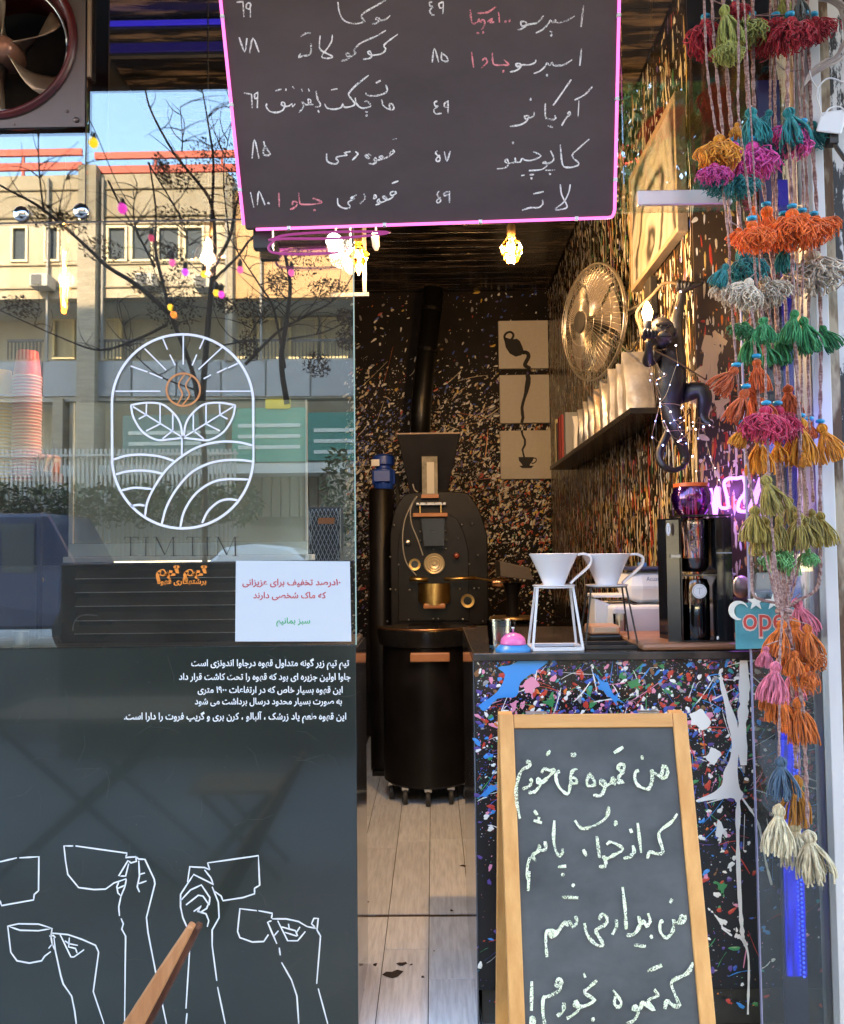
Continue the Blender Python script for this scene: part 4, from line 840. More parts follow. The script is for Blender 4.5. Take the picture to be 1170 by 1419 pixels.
# ---- wooden post leaning at the bottom left
tip = at(268, 1281, -.70); b0 = at(190, 1419, -.70); dr_ = (b0 - tip).normalized(); foot = tip + dr_ * (tip.z / -dr_.z)
side_ = dr_.cross(Vector((0, 1, 0))).normalized()
wp = thing('folding_chair_leg', 'pointed reddish wooden chair leg sticking up in front of the cabinet drawings', 'chair leg', (foot.x, foot.y, 0))
vs = []
for q, wd in ((0, .013), (.15, .026), (.55, .052), (1, .07)):
    c = tip.lerp(foot, q) - Vector((wd * .15, 0, 0)); 
    for y_ in (-.012, .012):
        for s_ in (-1, 1): vs.append(c + side_ * (s_ * wd / 2) + Vector((0, y_, 0)))
fs = []
for k in range(3):
    o_ = 4 * k; fs += [(o_, o_ + 1, o_ + 5, o_ + 4), (o_ + 2, o_ + 6, o_ + 7, o_ + 3), (o_, o_ + 4, o_ + 6, o_ + 2), (o_ + 1, o_ + 3, o_ + 7, o_ + 5)]
fs += [(0, 2, 3, 1), (12, 13, 15, 14)]
MB().add(vs, fs).build('rail', wood('red_wood', (.36, .15, .06), (.52, .25, .11), 'Z', .4, 5), wp, bevel=.004)
vs2 = [v + side_ * .0 + Vector((.009, .018, -.008)) for v in vs]; MB().add(vs2, fs).build('shade_copy', wood('shaded_red_wood', (.07, .025, .015), (.13, .05, .03), 'Z', .5, 5), wp, bevel=.004)  # dark offset copy of the leg, painted as its shaded edge

# ---- extractor fan in its steel plate, upper left
ef = thing('extractor_fan', 'round extractor fan with duct coloured as if lit red, set in a steel plate, upper left', 'extractor fan', at(0, 60, -.02))
c0 = at(-4, 56, -.02); Y0 = -.022
def ringpts(r, y, n=48): return [Vector((c0.x + r * math.cos(2 * math.pi * k / n), y, c0.z + r * math.sin(2 * math.pi * k / n))) for k in range(n)]
x0_, x1_, z0_, z1_ = c0.x - .26, at(118, 100, Y0).x, at(60, 176, Y0).z, c0.z + .27
def sqpt(k, n=48):
    t = 2 * math.pi * k / n; c_, s_ = math.cos(t), math.sin(t)
    tx = (x1_ - c0.x if c_ > 0 else c0.x - x0_) / max(1e-6, abs(c_)); tz = (z1_ - c0.z if s_ > 0 else c0.z - z0_) / max(1e-6, abs(s_)); q = min(tx, tz)
    return Vector((c0.x + c_ * q, Y0, c0.z + s_ * q))
pv = [sqpt(k) for k in range(48)]; co_ = [Vector((x1_, Y0, z1_)), Vector((x0_, Y0, z1_)), Vector((x0_, Y0, z0_)), Vector((x1_, Y0, z0_))]
for c_ in co_:
    k = min(range(48), key=lambda i: (pv[i] - c_).length); pv[k] = c_
ri = ringpts(.218, Y0); mbp = MB().add(pv + ri, [(k, (k + 1) % 48, 48 + (k + 1) % 48, 48 + k) for k in range(48)])
mbp.add([p + Vector((0, .004, 0)) for p in pv + ri] , [(k, 48 + k, 48 + (k + 1) % 48, (k + 1) % 48) for k in range(48)])
mbp.build('plate', mat('fan_steel', (.13, .105, .10), .42, .5, bump=.05, scale=12), ef, smooth=True)
dy = MB(); prof = [(.232, Y0 - .004), (.226, Y0 - .014), (.214, Y0 - .014), (.206, Y0 + .0), (.196, Y0 + .05), (.186, Y0 + .10), (.184, Y0 + .16)]
rr_ = [ringpts(r_, y_) for r_, y_ in prof]; dy.add([p for r_ in rr_ for p in r_], [(i * 48 + j, i * 48 + (j + 1) % 48, (i + 1) * 48 + (j + 1) % 48, (i + 1) * 48 + j) for i in range(len(prof) - 1) for j in range(48)])
dy.build('duct_ring', mat('duct_lit_red', (.13, .014, .014), .3, col2=(.04, .010, .010), scale=3), ef, smooth='all')  # red light inside the duct is put into its colour
rg = MB(); rg.tube(ringpts(.187, Y0 + .035) + [ringpts(.187, Y0 + .035)[0]], .004, 6); rg.build('inner_ring', M_steel, ef, smooth='all')
hubm = MB().lathe([(.001, -.035), (.02, -.035), (.032, -.025), (.038, .0), (.038, .05), (.03, .06)], c0 + Vector((0, .05, 0)), 24, 0, Matrix.Rotation(R(-90), 4, 'X')); MB().box(c0.x - .26, x1_ - .005, .16, .17, z0_ + .01, z1_).build('added_dark_panel', M_wall, ef)  # dark sheet added behind the fan to keep sky reflections out of the opening
hubm.build('hub', mat('hub_paint', (.35, .16, .10), .3, .3), ef, smooth=True)
M_blade = mat('fan_blade', (.26, .17, .11), .3, .55, col2=(.5, .37, .26), scale=4)
for k in range(5):
    a0_ = R(-52 + 72 * k); vs = []; n1, n2 = 7, 5
    for i in range(n1):
        q = i / (n1 - 1); r_ = .03 + .148 * q; hw = (.16 + .42 * math.sin(q * 2.0)) * .85
        for j in range(n2):
            s_ = j / (n2 - 1) - .5; t = a0_ + s_ * hw * (1.1) + q * .25
            vs.append(Vector((c0.x + r_ * math.cos(t), Y0 + .06 + s_ * .06 * (1.2 - .4 * q), c0.z + r_ * math.sin(t))))
    fs = [(i * n2 + j, i * n2 + j + 1, (i + 1) * n2 + j + 1, (i + 1) * n2 + j) for i in range(n1 - 1) for j in range(n2 - 1)]
    bl_ = MB().add(vs, fs).build('blade', M_blade, ef, smooth='all'); so_ = bl_.modifiers.new('solid', 'SOLIDIFY'); so_.thickness = .003
for px, py, r_ in ((93, 154, .0045), (106, 166, .0085), (20, 172, .003)):
    MB().lathe([(r_, 0), (r_ * .8, r_ * .5), (.0005, r_ * .6)], at(px, py, Y0 - .0005), 14, 0, Matrix.Rotation(R(90), 4, 'X')).build('rivet', mat('old_rivet', (.16, .11, .10), .4, .7), ef, smooth='all')
MB().box(at(124, 60, 0).x, at(128.5, 60, 0).x, -.016, -.006, at(126, 110, 0).z, 3.3).build('edge_trim', mat('tan_trim', (.36, .24, .15), .45), ef)

# ---- hanging lamps
warm = (1.0, .50, .16)
fil = emit('hot_filament', (1.0, .55, .18), 12); amber = glass('amber_glass', (1.0, .72, .34), .10, rtint=(1, .8, .5))
def point(name, loc, power, col, r=.03, parent=None):
    l = bpy.data.lights.new(name, 'POINT'); l.energy = power; l.color = col; l.shadow_soft_size = r
    o = bpy.data.objects.new(name, l); C.objects.link(o); o.location = loc
    if parent is not None: o.parent = parent; o.location = Vector(loc) - worg(parent)
    return o
def lamp(name, label, px, py, Y, prof, filament, power, seg=24, smooth=True, cord_to=Z_C, group=None, gl=amber, lightcol=(1, .74, .50)):
    c = at(px, py, Y); t_ = thing(name, label, 'light bulb', c, group)
    MB().lathe(prof, c, seg).build('glass_bulb', gl, t_, smooth=smooth)
    top = prof[-1][1]
    MB().lathe([(.013, 0), (.016, .008), (.016, .04), (.008, .052)], c + Vector((0, 0, top)), 16).build('socket', mat('socket_brass', (.25, .15, .06), .35, .8), t_, smooth=True)
    MB().tube([c + Vector((0, 0, top + .05)), Vector((c.x, c.y, cord_to))], .0025, 6).build('cord', M_matte, t_)
    f = MB()
    for pts, r_ in filament: f.tube([c + Vector(p) for p in pts], r_, 6)
    f.build('filament', fil, t_)
    if power: point('bulb_light', c + Vector((0, 0, .0)), power, lightcol, .025, t_)
    return t_
lamp('tube_bulb', 'long glowing tube filament bulb hanging behind the window below the joint', 89, 385, .30, [(.001, -.115), (.012, -.110), (.017, -.095), (.0175, .09), (.012, .112)], [([(.004 * math.cos(k), .004 * math.sin(k), -.095 + .0095 * k) for k in range(20)], .0022), ([(-.004, 0, -.09), (-.004, 0, .09)], .0015)], 1.3)
lamp('globe_bulb', 'round pink tinted globe bulb with a bright vertical filament behind the window', 288, 357, .30, [(.001, -.062), (.025, -.058), (.048, -.040), (.062, -.01), (.062, .012), (.05, .036), (.028, .056), (.014, .072)], [([(0, 0, -.045), (0, 0, .05)], .0028)], .5, gl=glass('rose_glass', (1, .78, .66), .07))
gem = [(.001, -.052), (.030, .006), (.036, .018), (.018, .040), (.012, .055)]
lamp('gem_bulb', 'amber diamond shaped bulb hanging under the left end of the menu board', 497, 360, .35, gem, [([(0, 0, -.02), (.003, 0, .0), (0, 0, .02)], .0055)], 1.0, 6, False)
l2 = lamp('gem_bulb', 'amber faceted bulb hanging alone under the right half of the menu board', 709, 345, .70, [(.006, -.052), (.022, -.048), (.036, -.018), (.040, .004), (.026, .030), (.014, .044)], [([(0, 0, -.018), (.002, 0, .0), (0, 0, .016)], .0085)], 9.5, 6, False)
cool = emit('spot_face', (1, .93, .8), 5)
for k, (px, py, r_, Y, lab) in enumerate([(463, 334, .026, .55, 'round white glowing spotlight just left of the amber diamond bulb'), (484, 358, .020, .6, 'small white glowing spotlight touching the diamond bulb'), (520, 327, .014, .9, 'small warm spotlight right of the diamond bulb, below the menu board edge')]):
    c = at(px, py, Y); s_ = thing('spotlight', lab, 'spotlight', c)
    Mx = Matrix.Rotation(R(65), 4, 'X'); MB().lathe([(r_ * .6, -.07), (r_ * 1.1, -.05), (r_ * 1.15, .004), (r_, .004)], c, 20, 0, Mx).build('housing', M_white, s_, smooth=True)
    MB().ball(c + Vector((0, -.004, 0)), r_ * .98, 16).build('lens', cool if k < 2 else emit('spot_warm', (1, .6, .2), 9), s_, smooth='all')
    MB().tube([c + Vector((0, .05, .03)), Vector((c.x, c.y + .05, Z_C))], .004, 6).build('stem', M_white, s_)
point('spot_light', at(475, 350, .50), 3.2, (1, .80, .58), .05)
ls = thing('sign_bracket', 'pale L-shaped metal bracket hanging below the diamond bulb at the window edge', 'bracket', at(508, 400, .4))
MB().box(at(456, 0, .4).x, at(508, 0, .4).x, .395, .405, at(480, 411, .4).z, at(480, 406, .4).z).build('arm', mat('pale_aluminium'), ls); MB().box(at(503, 380, .4).x, at(508, 380, .4).x, .3945, .4045, at(506, 405, .4).z, Z_C).build('drop_rod', mat('pale_aluminium'), ls)
# blue LED strips
def blue_tube_mat():     # LED tape seen through an uneven blue sleeve
    m = emit('blue_tube', (.006, .010, .85), .15); nt = m.node_tree; tc = nt.nodes.new('ShaderNodeTexCoord'); mp = nt.nodes.new('ShaderNodeMapping'); mp.inputs['Scale'].default_value = (60, 1, 5); nz = nt.nodes.new('ShaderNodeTexNoise'); nz.inputs['Scale'].default_value = 1.5; nz.inputs['Detail'].default_value = 6
    mr = nt.nodes.new('ShaderNodeMapRange'); mr.inputs['From Min'].default_value = .35; mr.inputs['From Max'].default_value = .68; mr.inputs['To Min'].default_value = .025; mr.inputs['To Max'].default_value = .17
    nt.links.new(tc.outputs['Object'], mp.inputs[0]); nt.links.new(mp.outputs[0], nz.inputs[0]); nt.links.new(nz.outputs['Fac'], mr.inputs[0]); nt.links.new(mr.outputs[0], nt.nodes['Principled BSDF'].inputs['Emission Strength']); return m
bl1 = emit('blue_led', (.05, .03, .8), .07)
for lab, q in (('thin blue LED strip high behind the window, left of the menu board', (132, 318, 29, 31)), ('broad blue LED glow strip high behind the window, left of the menu board', (150, 318, 60, 68))):
    a, b = at(q[0], q[2], .5), at(q[1], q[3], .5); s_ = thing('led_strip', lab, 'LED strip', ((a.x + b.x) / 2, .5, b.z))
    MB().box(a.x, b.x, .50, .51, b.z, a.z).build('diffuser', bl1 if q[2] < 40 else emit('blue_led_dim', (.05, .02, .5), .016), s_); MB().box(a.x - .004, b.x + .004, .511, .53, b.z - .01, a.z + .01).build('channel', M_matte, s_)
s_ = thing('led_strip', 'upright blue LED strip glowing behind the glass screen under the tassels', 'LED strip', (1.02, -.02, 0))
a, b = at(1079, 1000, -.025), at(1118, 1352, -.025)
MB().box(a.x + .002, b.x - .0, -.030, -.024, b.z, a.z).build('diffuser', blue_tube_mat(), s_)
ld = MB(); z_ = b.z
while z_ < a.z: ld.ball((b.x - .009, -.0325, z_), .0032, 6); ld.ball((b.x - .019, -.0325, z_ + .006), .0022, 6); z_ += .012
ld.build('led_row', emit('blue_led_bright', (.03, .08, 1.0), .32), s_, kind='stuff')
a2 = at(1078, 250, -.025); MB().box(a2.x, a2.x + .026, -.030, -.024, a.z + .001, a2.z).build('diffuser', emit('blue_tube_dim', (.03, .02, .6), .035), s_)
MB().box(a.x - .004, b.x + .004, -.0235, -.012, .0, 2.6).build('channel', mat('blue_channel', (.02, .02, .10), .3), s_)
point('led_glow', (1.0, -.12, 1.6), .12, (.15, .15, 1), .1)

# ---- triptych on the back wall
Yp = Y_B - .035; trg = 'three canvases on the back wall'
pp = Plane((0, Yp - .0006, 0), (1, Yp - .0006, 0), (0, Yp - .0006, 1)); z5 = lambda a, b: (420 + a / 2.925, 300 + b / 2.925)
M_canvas = mat('canvas', (.78, .72, .62), .8, col2=(.83, .77, .68), scale=40, bump=.1); M_ink = mat('black_ink', (.012, .01, .01), .6)
pans = [((795, 420), (993, 617), 'top square canvas with a black coffee pot pouring, on the back wall'), ((800, 640), (998, 838), 'middle square canvas with only a thin black stream of coffee'), ((803, 866), (1005, 1065), 'bottom square canvas with a small black cup and saucer')]
cvs = []
for a, b, lab in pans:
    p0, p1 = at(*z5(a[0], b[1]), Yp), at(*z5(b[0], a[1]), Yp)
    t_ = thing('wall_canvas', lab, 'picture', ((p0.x + p1.x) / 2, Yp, p0.z), trg); MB().box(p0.x, p1.x, Yp, Y_B - .002, p0.z, p1.z).build('canvas', M_canvas, t_, bevel=.003); cvs.append(t_)
def inkpoly(mb, pts): mb.poly([pp.hit(*z5(*p)) for p in pts])
i1 = MB(); inkpoly(i1, [(816,500),(822,490),(845,498),(868,495),(880,505),(890,528),(896,548),(885,562),(862,568),(838,555),(822,530)])
i1.ribbon(catmull([pp.hit(*z5(*p)) for p in [(820,502),(817,485),(826,472),(842,468),(853,478),(850,492),(842,500)]], 4), .016, pp.n)
i1.ribbon(catmull([pp.hit(*z5(*p)) for p in [(888,553),(900,550),(912,556),(914,570),(904,590),(900,602),(910,610),(922,616)]], 4), .028, pp.n)
i1.build('coffee_pot_print', M_ink, cvs[0], fix=False)
i2 = MB()
def varrib(mb, pts, ws):
    P_ = [pp.hit(*z5(*p)) for p in pts]; vs = []
    for i, p in enumerate(P_):
        d = (P_[min(i + 1, len(P_) - 1)] - P_[max(i - 1, 0)]).normalized(); t = pp.n.cross(d); h = ws[i] * 6.0 / F / 2.925 / 2; vs += [p + t * h, p - t * h]
    mb.add(vs, [(2 * i, 2 * i + 1, 2 * i + 3, 2 * i + 2) for i in range(len(P_) - 1)])
varrib(i2, [(910,641),(914,655),(912,675),(908,695),(904,715),(898,735),(892,755),(888,775),(890,800),(892,815),(887,837)], [18,20,22,20,15,12,12,12,13,12,12]); i2.build('stream_print', M_ink, cvs[1], fix=False)
i3 = MB(); varrib(i3, [(887,868),(890,885),(900,905),(900,925),(890,945),(893,960),(897,976)], [10,8,9,9,8,7,8])
inkpoly(i3, [(874,975),(936,975),(932,990),(922,1002),(918,1012),(892,1012),(886,1002),(876,990)]); inkpoly(i3, [(876,1010),(936,1010),(926,1020),(888,1020)])
i3.ribbon(catmull([pp.hit(*z5(*p)) for p in [(932,980),(944,980),(945,992),(934,1000),(926,1000)]], 4), .008, pp.n); i3.build('cup_print', M_ink, cvs[2], fix=False)

# ---- coffee roaster
Yr = 2.45
def X_(px, Y): return (px - VPX) * (Y - CAM.y) / F
def Z_(py, Y): return CAM.z + (VPY - py) * (Y - CAM.y) / F
M_roast = mat('roaster_black', (.004, .003, .003), .4, spec=.25, col2=(.012, .010, .010), scale=6, bump=.03); M_copper = mat('copper_wood', (.42, .17, .07), .35, col2=(.52, .24, .11), scale=8)
ro = thing('coffee_roaster', 'tall black coffee roaster with hopper, brass fittings and a round front plate', 'coffee roaster', (X_(608, Yr), Yr, 0))
s = (Yr - CAM.y) / F
# bell-shaped drum housing
bell = [(541, 866), (541, 740), (546, 712), (556, 692), (572, 682), (640, 682), (656, 692), (668, 715), (676, 745), (676, 866)]
bp_ = [Vector((X_(a, Yr), Yr, Z_(b, Yr))) for a, b in bell]; bp_ = bp_[:1] + catmull(bp_[1:-1], 4) + bp_[-1:]
MB().poly(list(reversed(bp_)), .62, Vector((0, -1, 0))).build('drum_housing', M_roast, ro, bevel=.006)
MB().poly(list(reversed([Vector((X_(600 + (a - 608) * .72, Yr), Yr - .012, Z_(775 + (b - 775) * .80 + 12, Yr))) for a, b in bell])), .012, Vector((0, -1, 0))).build('front_plate', mat('roaster_plate', (.008, .006, .006), .35, spec=.3), ro, bevel=.003)
def rz(a, b): return (480 + a / 4.433, 580 + b / 4.433)
def frust(p_top, p_bot, y0, y1, dz=0):    # tapered hopper: px x0,x1,y at top and bottom
    (a0, a1, at_), (b0_, b1_, bt) = p_top, p_bot; f = lambda px, py, y: Vector((X_(px, Yr), y, Z_(py, Yr)))
    ym = (y0 + y1) / 2; q = (b1_ - b0_) / (a1 - a0)
    return MB().hexa([f(b0_, bt, ym - (ym - y0) * q), f(b1_, bt, ym - (ym - y0) * q), f(a1, at_, y0), f(a0, at_, y0), f(b0_, bt, ym + (ym - y0) * q), f(b1_, bt, ym + (ym - y0) * q), f(a1, at_, y1), f(a0, at_, y1)])
frust((552, 640, 601), (570, 620, 688), Yr - .02, Yr + .32).build('hopper', M_roast, ro, bevel=.003)
MB().box(X_(551, Yr), X_(641, Yr), Yr - .026, Yr + .326, Z_(601.5, Yr), Z_(599.5, Yr)).build('hopper_rim', mat('rim_brown', (.20, .12, .08), .4), ro)
yy = Yr - .03
wnd = MB().box(X_(586, yy), X_(608, yy), yy - .002, yy + .05, Z_(687, yy), Z_(632, yy)).build('sight_window', mat('sight_glass', (.40, .37, .30), .15, col2=(.20, .18, .13), scale=12), ro, bevel=.002)
MB().box(X_(593, yy), X_(603, yy), yy - .005, yy - .0025, Z_(684, yy), Z_(640, yy)).build('pane', mat('sight_pane', (.60, .57, .50), .3), wnd)
MB().box(X_(585, yy), X_(609, yy), yy - .006, yy + .02, Z_(690, yy), Z_(685, yy)).build('copper_lip', M_copper, ro)
fl = MB().box(X_(578, yy), X_(619, yy), yy - .01, yy + .1, Z_(700, yy), Z_(696, yy)).build('flange', M_steel, ro, bevel=.002)
for px in (582, 592, 603, 614): MB().ball(Vector((X_(px, yy), yy - .012, Z_(697, yy))), .006, 8).build('bolt', M_steel, fl)
for px in (583, 612): MB().tube([Vector((X_(px, yy), yy + .0, Z_(700, yy))), Vector((X_(px, yy), yy, Z_(712, yy)))], .004, 6).build('post', M_brass, ro)
MB().box(X_(573, yy), X_(621, yy), yy - .03, yy + .0, Z_(716.5, yy), Z_(711, yy)).build('chute_handle', M_copper, ro, bevel=.004)
frust((584, 617, 719), (588, 616, 757), Yr - .09, Yr - .01).build('chute', M_black, ro, bevel=.002)
yf = Yr - .022; MxF = Matrix.Rotation(R(90), 4, 'X')
def disc(name, a, b, prof, m, sub=None): px, py = rz(a, b); return MB().lathe(prof, Vector((X_(px, yf), yf, Z_(py, yf))), 28, 0, MxF).build(name, m, sub or ro, smooth=True)
dd = disc('door_dial', 540, 893, [(.058, 0), (.060, .02), (.054, .028), (.044, .024), (.040, .03), (.03, .026), (.026, .034), (.012, .03), (.008, .04), (.0005, .041)], mat('dial_cream', (.62, .52, .34), .3, .3))
for a, b, r_ in ((420, 895, .033), (741, 1120, .038)): disc('port_ring', a, b, [(r_ * .6, .002), (r_ * .62, .016), (r_, .018), (r_, .0)], M_brass); disc('port', a, b, [(r_ * .6, 0.001), (r_ * .6, .004), (.0005, .004)], M_black)
disc('knob', 380, 760, [(.012, 0), (.016, .02), (.012, .03), (.0005, .034)], M_steel)
kb = disc('knob', 676, 845, [(.010, 0), (.016, .02), (.018, .04), (.012, .055), (.0005, .06)], mat('knob_red', (.28, .06, .03), .3))
# brass discharge door under the dial
px0, py0 = rz(440, 1010); px1, py1 = rz(636, 1120); cx_ = (X_(px0, yf) + X_(px1, yf)) / 2; rx_ = (X_(px1, yf) - X_(px0, yf)) / 2
vs = []; 
for zf in (Z_(py0, yf), Z_(py1, yf)):
    for k in range(17):
        t = math.pi * k / 16; vs.append(Vector((cx_ - rx_ * math.cos(t), yf - .09 * math.sin(t) - .004, zf - (.018 * math.sin(t) if zf < Z_(py0 + 5, yf) else -.0))))
MB().add(vs, [(k, k + 1, k + 18, k + 17) for k in range(16)]).build('discharge_door', M_brass, ro, smooth='all', fix=False)
MB().box(X_(rz(470, 0)[0], yf), X_(rz(606, 0)[0], yf), yf - .09, yf - .02, Z_(rz(0, 1162)[1], yf), Z_(rz(0, 1128)[1], yf)).build('chute_lip', M_copper, ro, bevel=.01)
for a0_, b0_, a1_, b1_, r_ in ((390, 980, 500, 990, .013), (600, 985, 790, 980, .010)):
    q0, q1 = rz(a0_, b0_), rz(a1_, b1_); MB().tube([Vector((X_(q0[0], yf), yf - .05, Z_(q0[1], yf))), Vector((X_(q1[0], yf), yf - .05, Z_(q1[1], yf)))], r_, 10).build('brass_bar', M_brass, ro, smooth='all')
q0, q1, q2 = rz(790, 980), rz(880, 995), rz(975, 1010)
MB().tube([Vector((X_(q[0], yf), yf - .05 - .06 * i, Z_(q[1], yf))) for i, q in enumerate((q0, q1))] + [Vector((X_(q1[0] + 4, yf), yf - .12, Z_(q1[1], yf)))], .006, 8).build('trier_rod', M_brass, ro)
cT = Vector((X_(q1[0] + 11, yf), yf - .13, Z_(q1[1] + 3, yf)))
MB().lathe([(.026, -.045), (.030, -.04), (.030, .03), (.034, .032), (.034, .044), (.02, .046)], cT, 20, 0, Matrix.Rotation(R(90), 4, 'Y')).build('trier_handle', mat('copper', (.55, .28, .13), .25, .9), ro, smooth=True)
rb_ = MB()
for a, b in [(295,652),(712,654),(775,648),(690,738),(808,842),(755,895),(270,847),(322,895),(270,1045),(300,1048),(388,1050),(694,1047),(782,1044),(810,1044),(536,804),(614,802),(614,748),(456,692),(614,692),(458,748),(380,1232),(710,1232),(560,1228),(530,1228),(250,1240),(832,1245)]:
    q = rz(a, b); rb_.ball(Vector((X_(q[0], yf), yf - .003, Z_(q[1], yf))), .0062, 8)
rb_.build('bolt', M_steel, ro, smooth='all', kind='stuff')
for pts in ([(440,480),(400,540),(360,640),(350,760),(370,880),(430,960)], [(430,490),(400,560),(405,650),(440,740),(472,840)], [(445,455),(425,440),(415,405)]):
    MB().tube(catmull([Vector((X_(rz(a, b)[0], yf), yf - .06, Z_(rz(a, b)[1], yf))) for a, b in pts], 5), .0035, 6).build('cable', mat('grey_cable', (.35, .33, .30), .5), ro)
# body base, cooling tray and bin
yb = 2.1; MB().box(X_(545, Yr), X_(676, Yr), Yr - .01, Yr + .6, 0, Z_(867, Yr)).build('base_cabinet', M_roast, ro, bevel=.005)
cb_ = Vector((X_(590, yb), yb + .12, 0)); rbn = X_(655, yb) - X_(590, yb) - .012
tray = MB().lathe([(rbn + .02, Z_(893, yb)), (rbn + .03, Z_(880, yb)), (rbn + .03, Z_(870, yb) - .005), (rbn, Z_(870, yb)), (rbn - .02, Z_(874, yb))], cb_, 48, cap=True).build('cooling_tray', M_black, ro, smooth=True)
MB().tube([cb_ + Vector(((rbn + .03) * math.cos(t), (rbn + .03) * math.sin(t), Z_(869, yb))) for t in [math.pi + R(10) + k * R(160) / 14 for k in range(15)]], .006, 8).build('copper_rail', mat('copper'), tray, smooth='all')
MB().lathe([(rbn - .02, .085), (rbn, .10), (rbn, Z_(894, yb))], cb_, 48).build('cooling_bin', M_roast, ro, smooth=True)
MB().box(X_(568, yb), X_(621, yb), yb - .155, yb - .12, Z_(911, yb), Z_(899, yb)).build('bin_handle', M_copper, ro, bevel=.006)
for k in range(5):
    t = R(200 + 35 * k); q = cb_ + Vector((math.cos(t) * (rbn - .03), math.sin(t) * (rbn - .03), 0)); w_ = MB().lathe([(.034, -.012), (.038, -.008), (.038, .008), (.034, .012)], q + Vector((0, 0, .038)), 18, 0, Matrix.Rotation(R(90), 4, 'Y')).build('castor', mat('castor_rubber', (.03, .03, .03), .6), ro, smooth=True)
    MB().box(q.x - .018, q.x + .018, q.y - .012, q.y + .012, .072, .088).build('bracket', M_steel, w_)
# cyclone + motor + chimney
yc = 2.7; cyx = X_(529, yc)
cyc = thing('chaff_cyclone', 'black chaff cylinder topped by a bright blue electric motor, left of the roaster', 'cyclone', (cyx, yc, 0))
rc_ = (X_(546, yc) - X_(512, yc)) / 2; MB().lathe([(rc_, .02), (rc_, Z_(680, yc)), (rc_ * .9, Z_(677, yc))], (cyx, yc, 0), 36).build('cylinder', M_roast, cyc, smooth=True)
MB().box(cyx - rc_ * .8, cyx + rc_ * .8, yc - .1, yc + .1, 0, .03).build('foot', M_roast, cyc)
M_blue = mat('motor_blue', (.02, .07, .42), .35); mo = MB().lathe([(.05, Z_(678, yc)), (.062, Z_(672, yc)), (.062, Z_(650, yc)), (.045, Z_(648, yc)), (.045, Z_(645, yc)), (.066, Z_(643, yc)), (.066, Z_(632, yc)), (.05, Z_(629, yc))], (X_(533, yc), yc, 0), 20).build('motor', M_blue, cyc, smooth=True)
MB().box(X_(520, yc), X_(543, yc), yc - .085, yc - .05, Z_(668, yc), Z_(652, yc)).build('terminal_box', M_blue, mo, bevel=.004)
MB().box(X_(517, yc), X_(528, yc), yc - .072, yc - .060, Z_(646, yc), Z_(637, yc)).build('rating_plate', M_white, mo)
for k in range(10):
    t = 2 * math.pi * k / 10; MB().box(-.004, .004, .058, .072, Z_(670, yc), Z_(651, yc), M=Matrix.Translation((X_(533, yc), yc, 0)) @ Matrix.Rotation(t, 4, 'Z')).build('fin', M_blue, mo)
MB().tube([Vector((X_(552, yc), yc, Z_(655, yc))), Vector((X_(553, yc), yc, Z_(860, yc)))], .012, 8).build('pipe', M_matte, cyc)
pi_ = thing('chimney_pipe', 'slanting black flue pipe rising behind the roaster to the ceiling', 'flue pipe', (X_(585, 3.2), 3.2, 1.9))
MB().tube([Vector((X_(583, 3.2), 3.2, Z_(640, 3.2))), Vector((X_(586, 3.2), 3.2, Z_(560, 3.2))), Vector((X_(606, 3.2), 3.2, Z_(395, 3.2)))], .066, 20).build('duct', mat('flue_black', (.006, .006, .006), .35), pi_, smooth='all')
for q in (.45, .8):
    p_ = Vector((X_(586, 3.2), 3.2, Z_(560, 3.2))).lerp(Vector((X_(606, 3.2), 3.2, Z_(395, 3.2))), q); MB().tube([p_, p_ + Vector((.003, 0, .022))], .071, 20).build('joint_ring', M_roast, pi_)
# grinder behind, between roaster and counter
gr = thing('bean_grinder', 'black shop grinder with a slanting dark lid standing right of the roaster', 'grinder', (X_(720, 1.9), 2.0, 0))
yg = 1.9
MB().hexa([Vector((X_(693, yg), yg, Z_(800, yg))), Vector((X_(740, yg), yg, Z_(806, yg))), Vector((X_(733, yg), yg, Z_(788, yg))), Vector((X_(692, yg), yg, Z_(778, yg))), Vector((X_(693, yg), yg + .3, Z_(800, yg))), Vector((X_(740, yg), yg + .3, Z_(806, yg))), Vector((X_(733, yg), yg + .3, Z_(788, yg))), Vector((X_(692, yg), yg + .3, Z_(778, yg)))]).build('lid', mat('lid_brown', (.07, .055, .045), .5), gr, bevel=.004)
MB().lathe([(.12, 0), (.12, Z_(868, yg)), (.035, Z_(862, yg)), (.03, Z_(830, yg)), (.05, Z_(810, yg))], (X_(712, yg), yg + .12, 0), 28).build('column', M_roast, gr, smooth=True)
MB().lathe([(.10, Z_(862, yg)), (.115, Z_(860, yg)), (.11, Z_(857, yg))], (X_(712, yg), yg + .12, 0), 28).build('collar', mat('socket_brass'), gr, smooth=True)

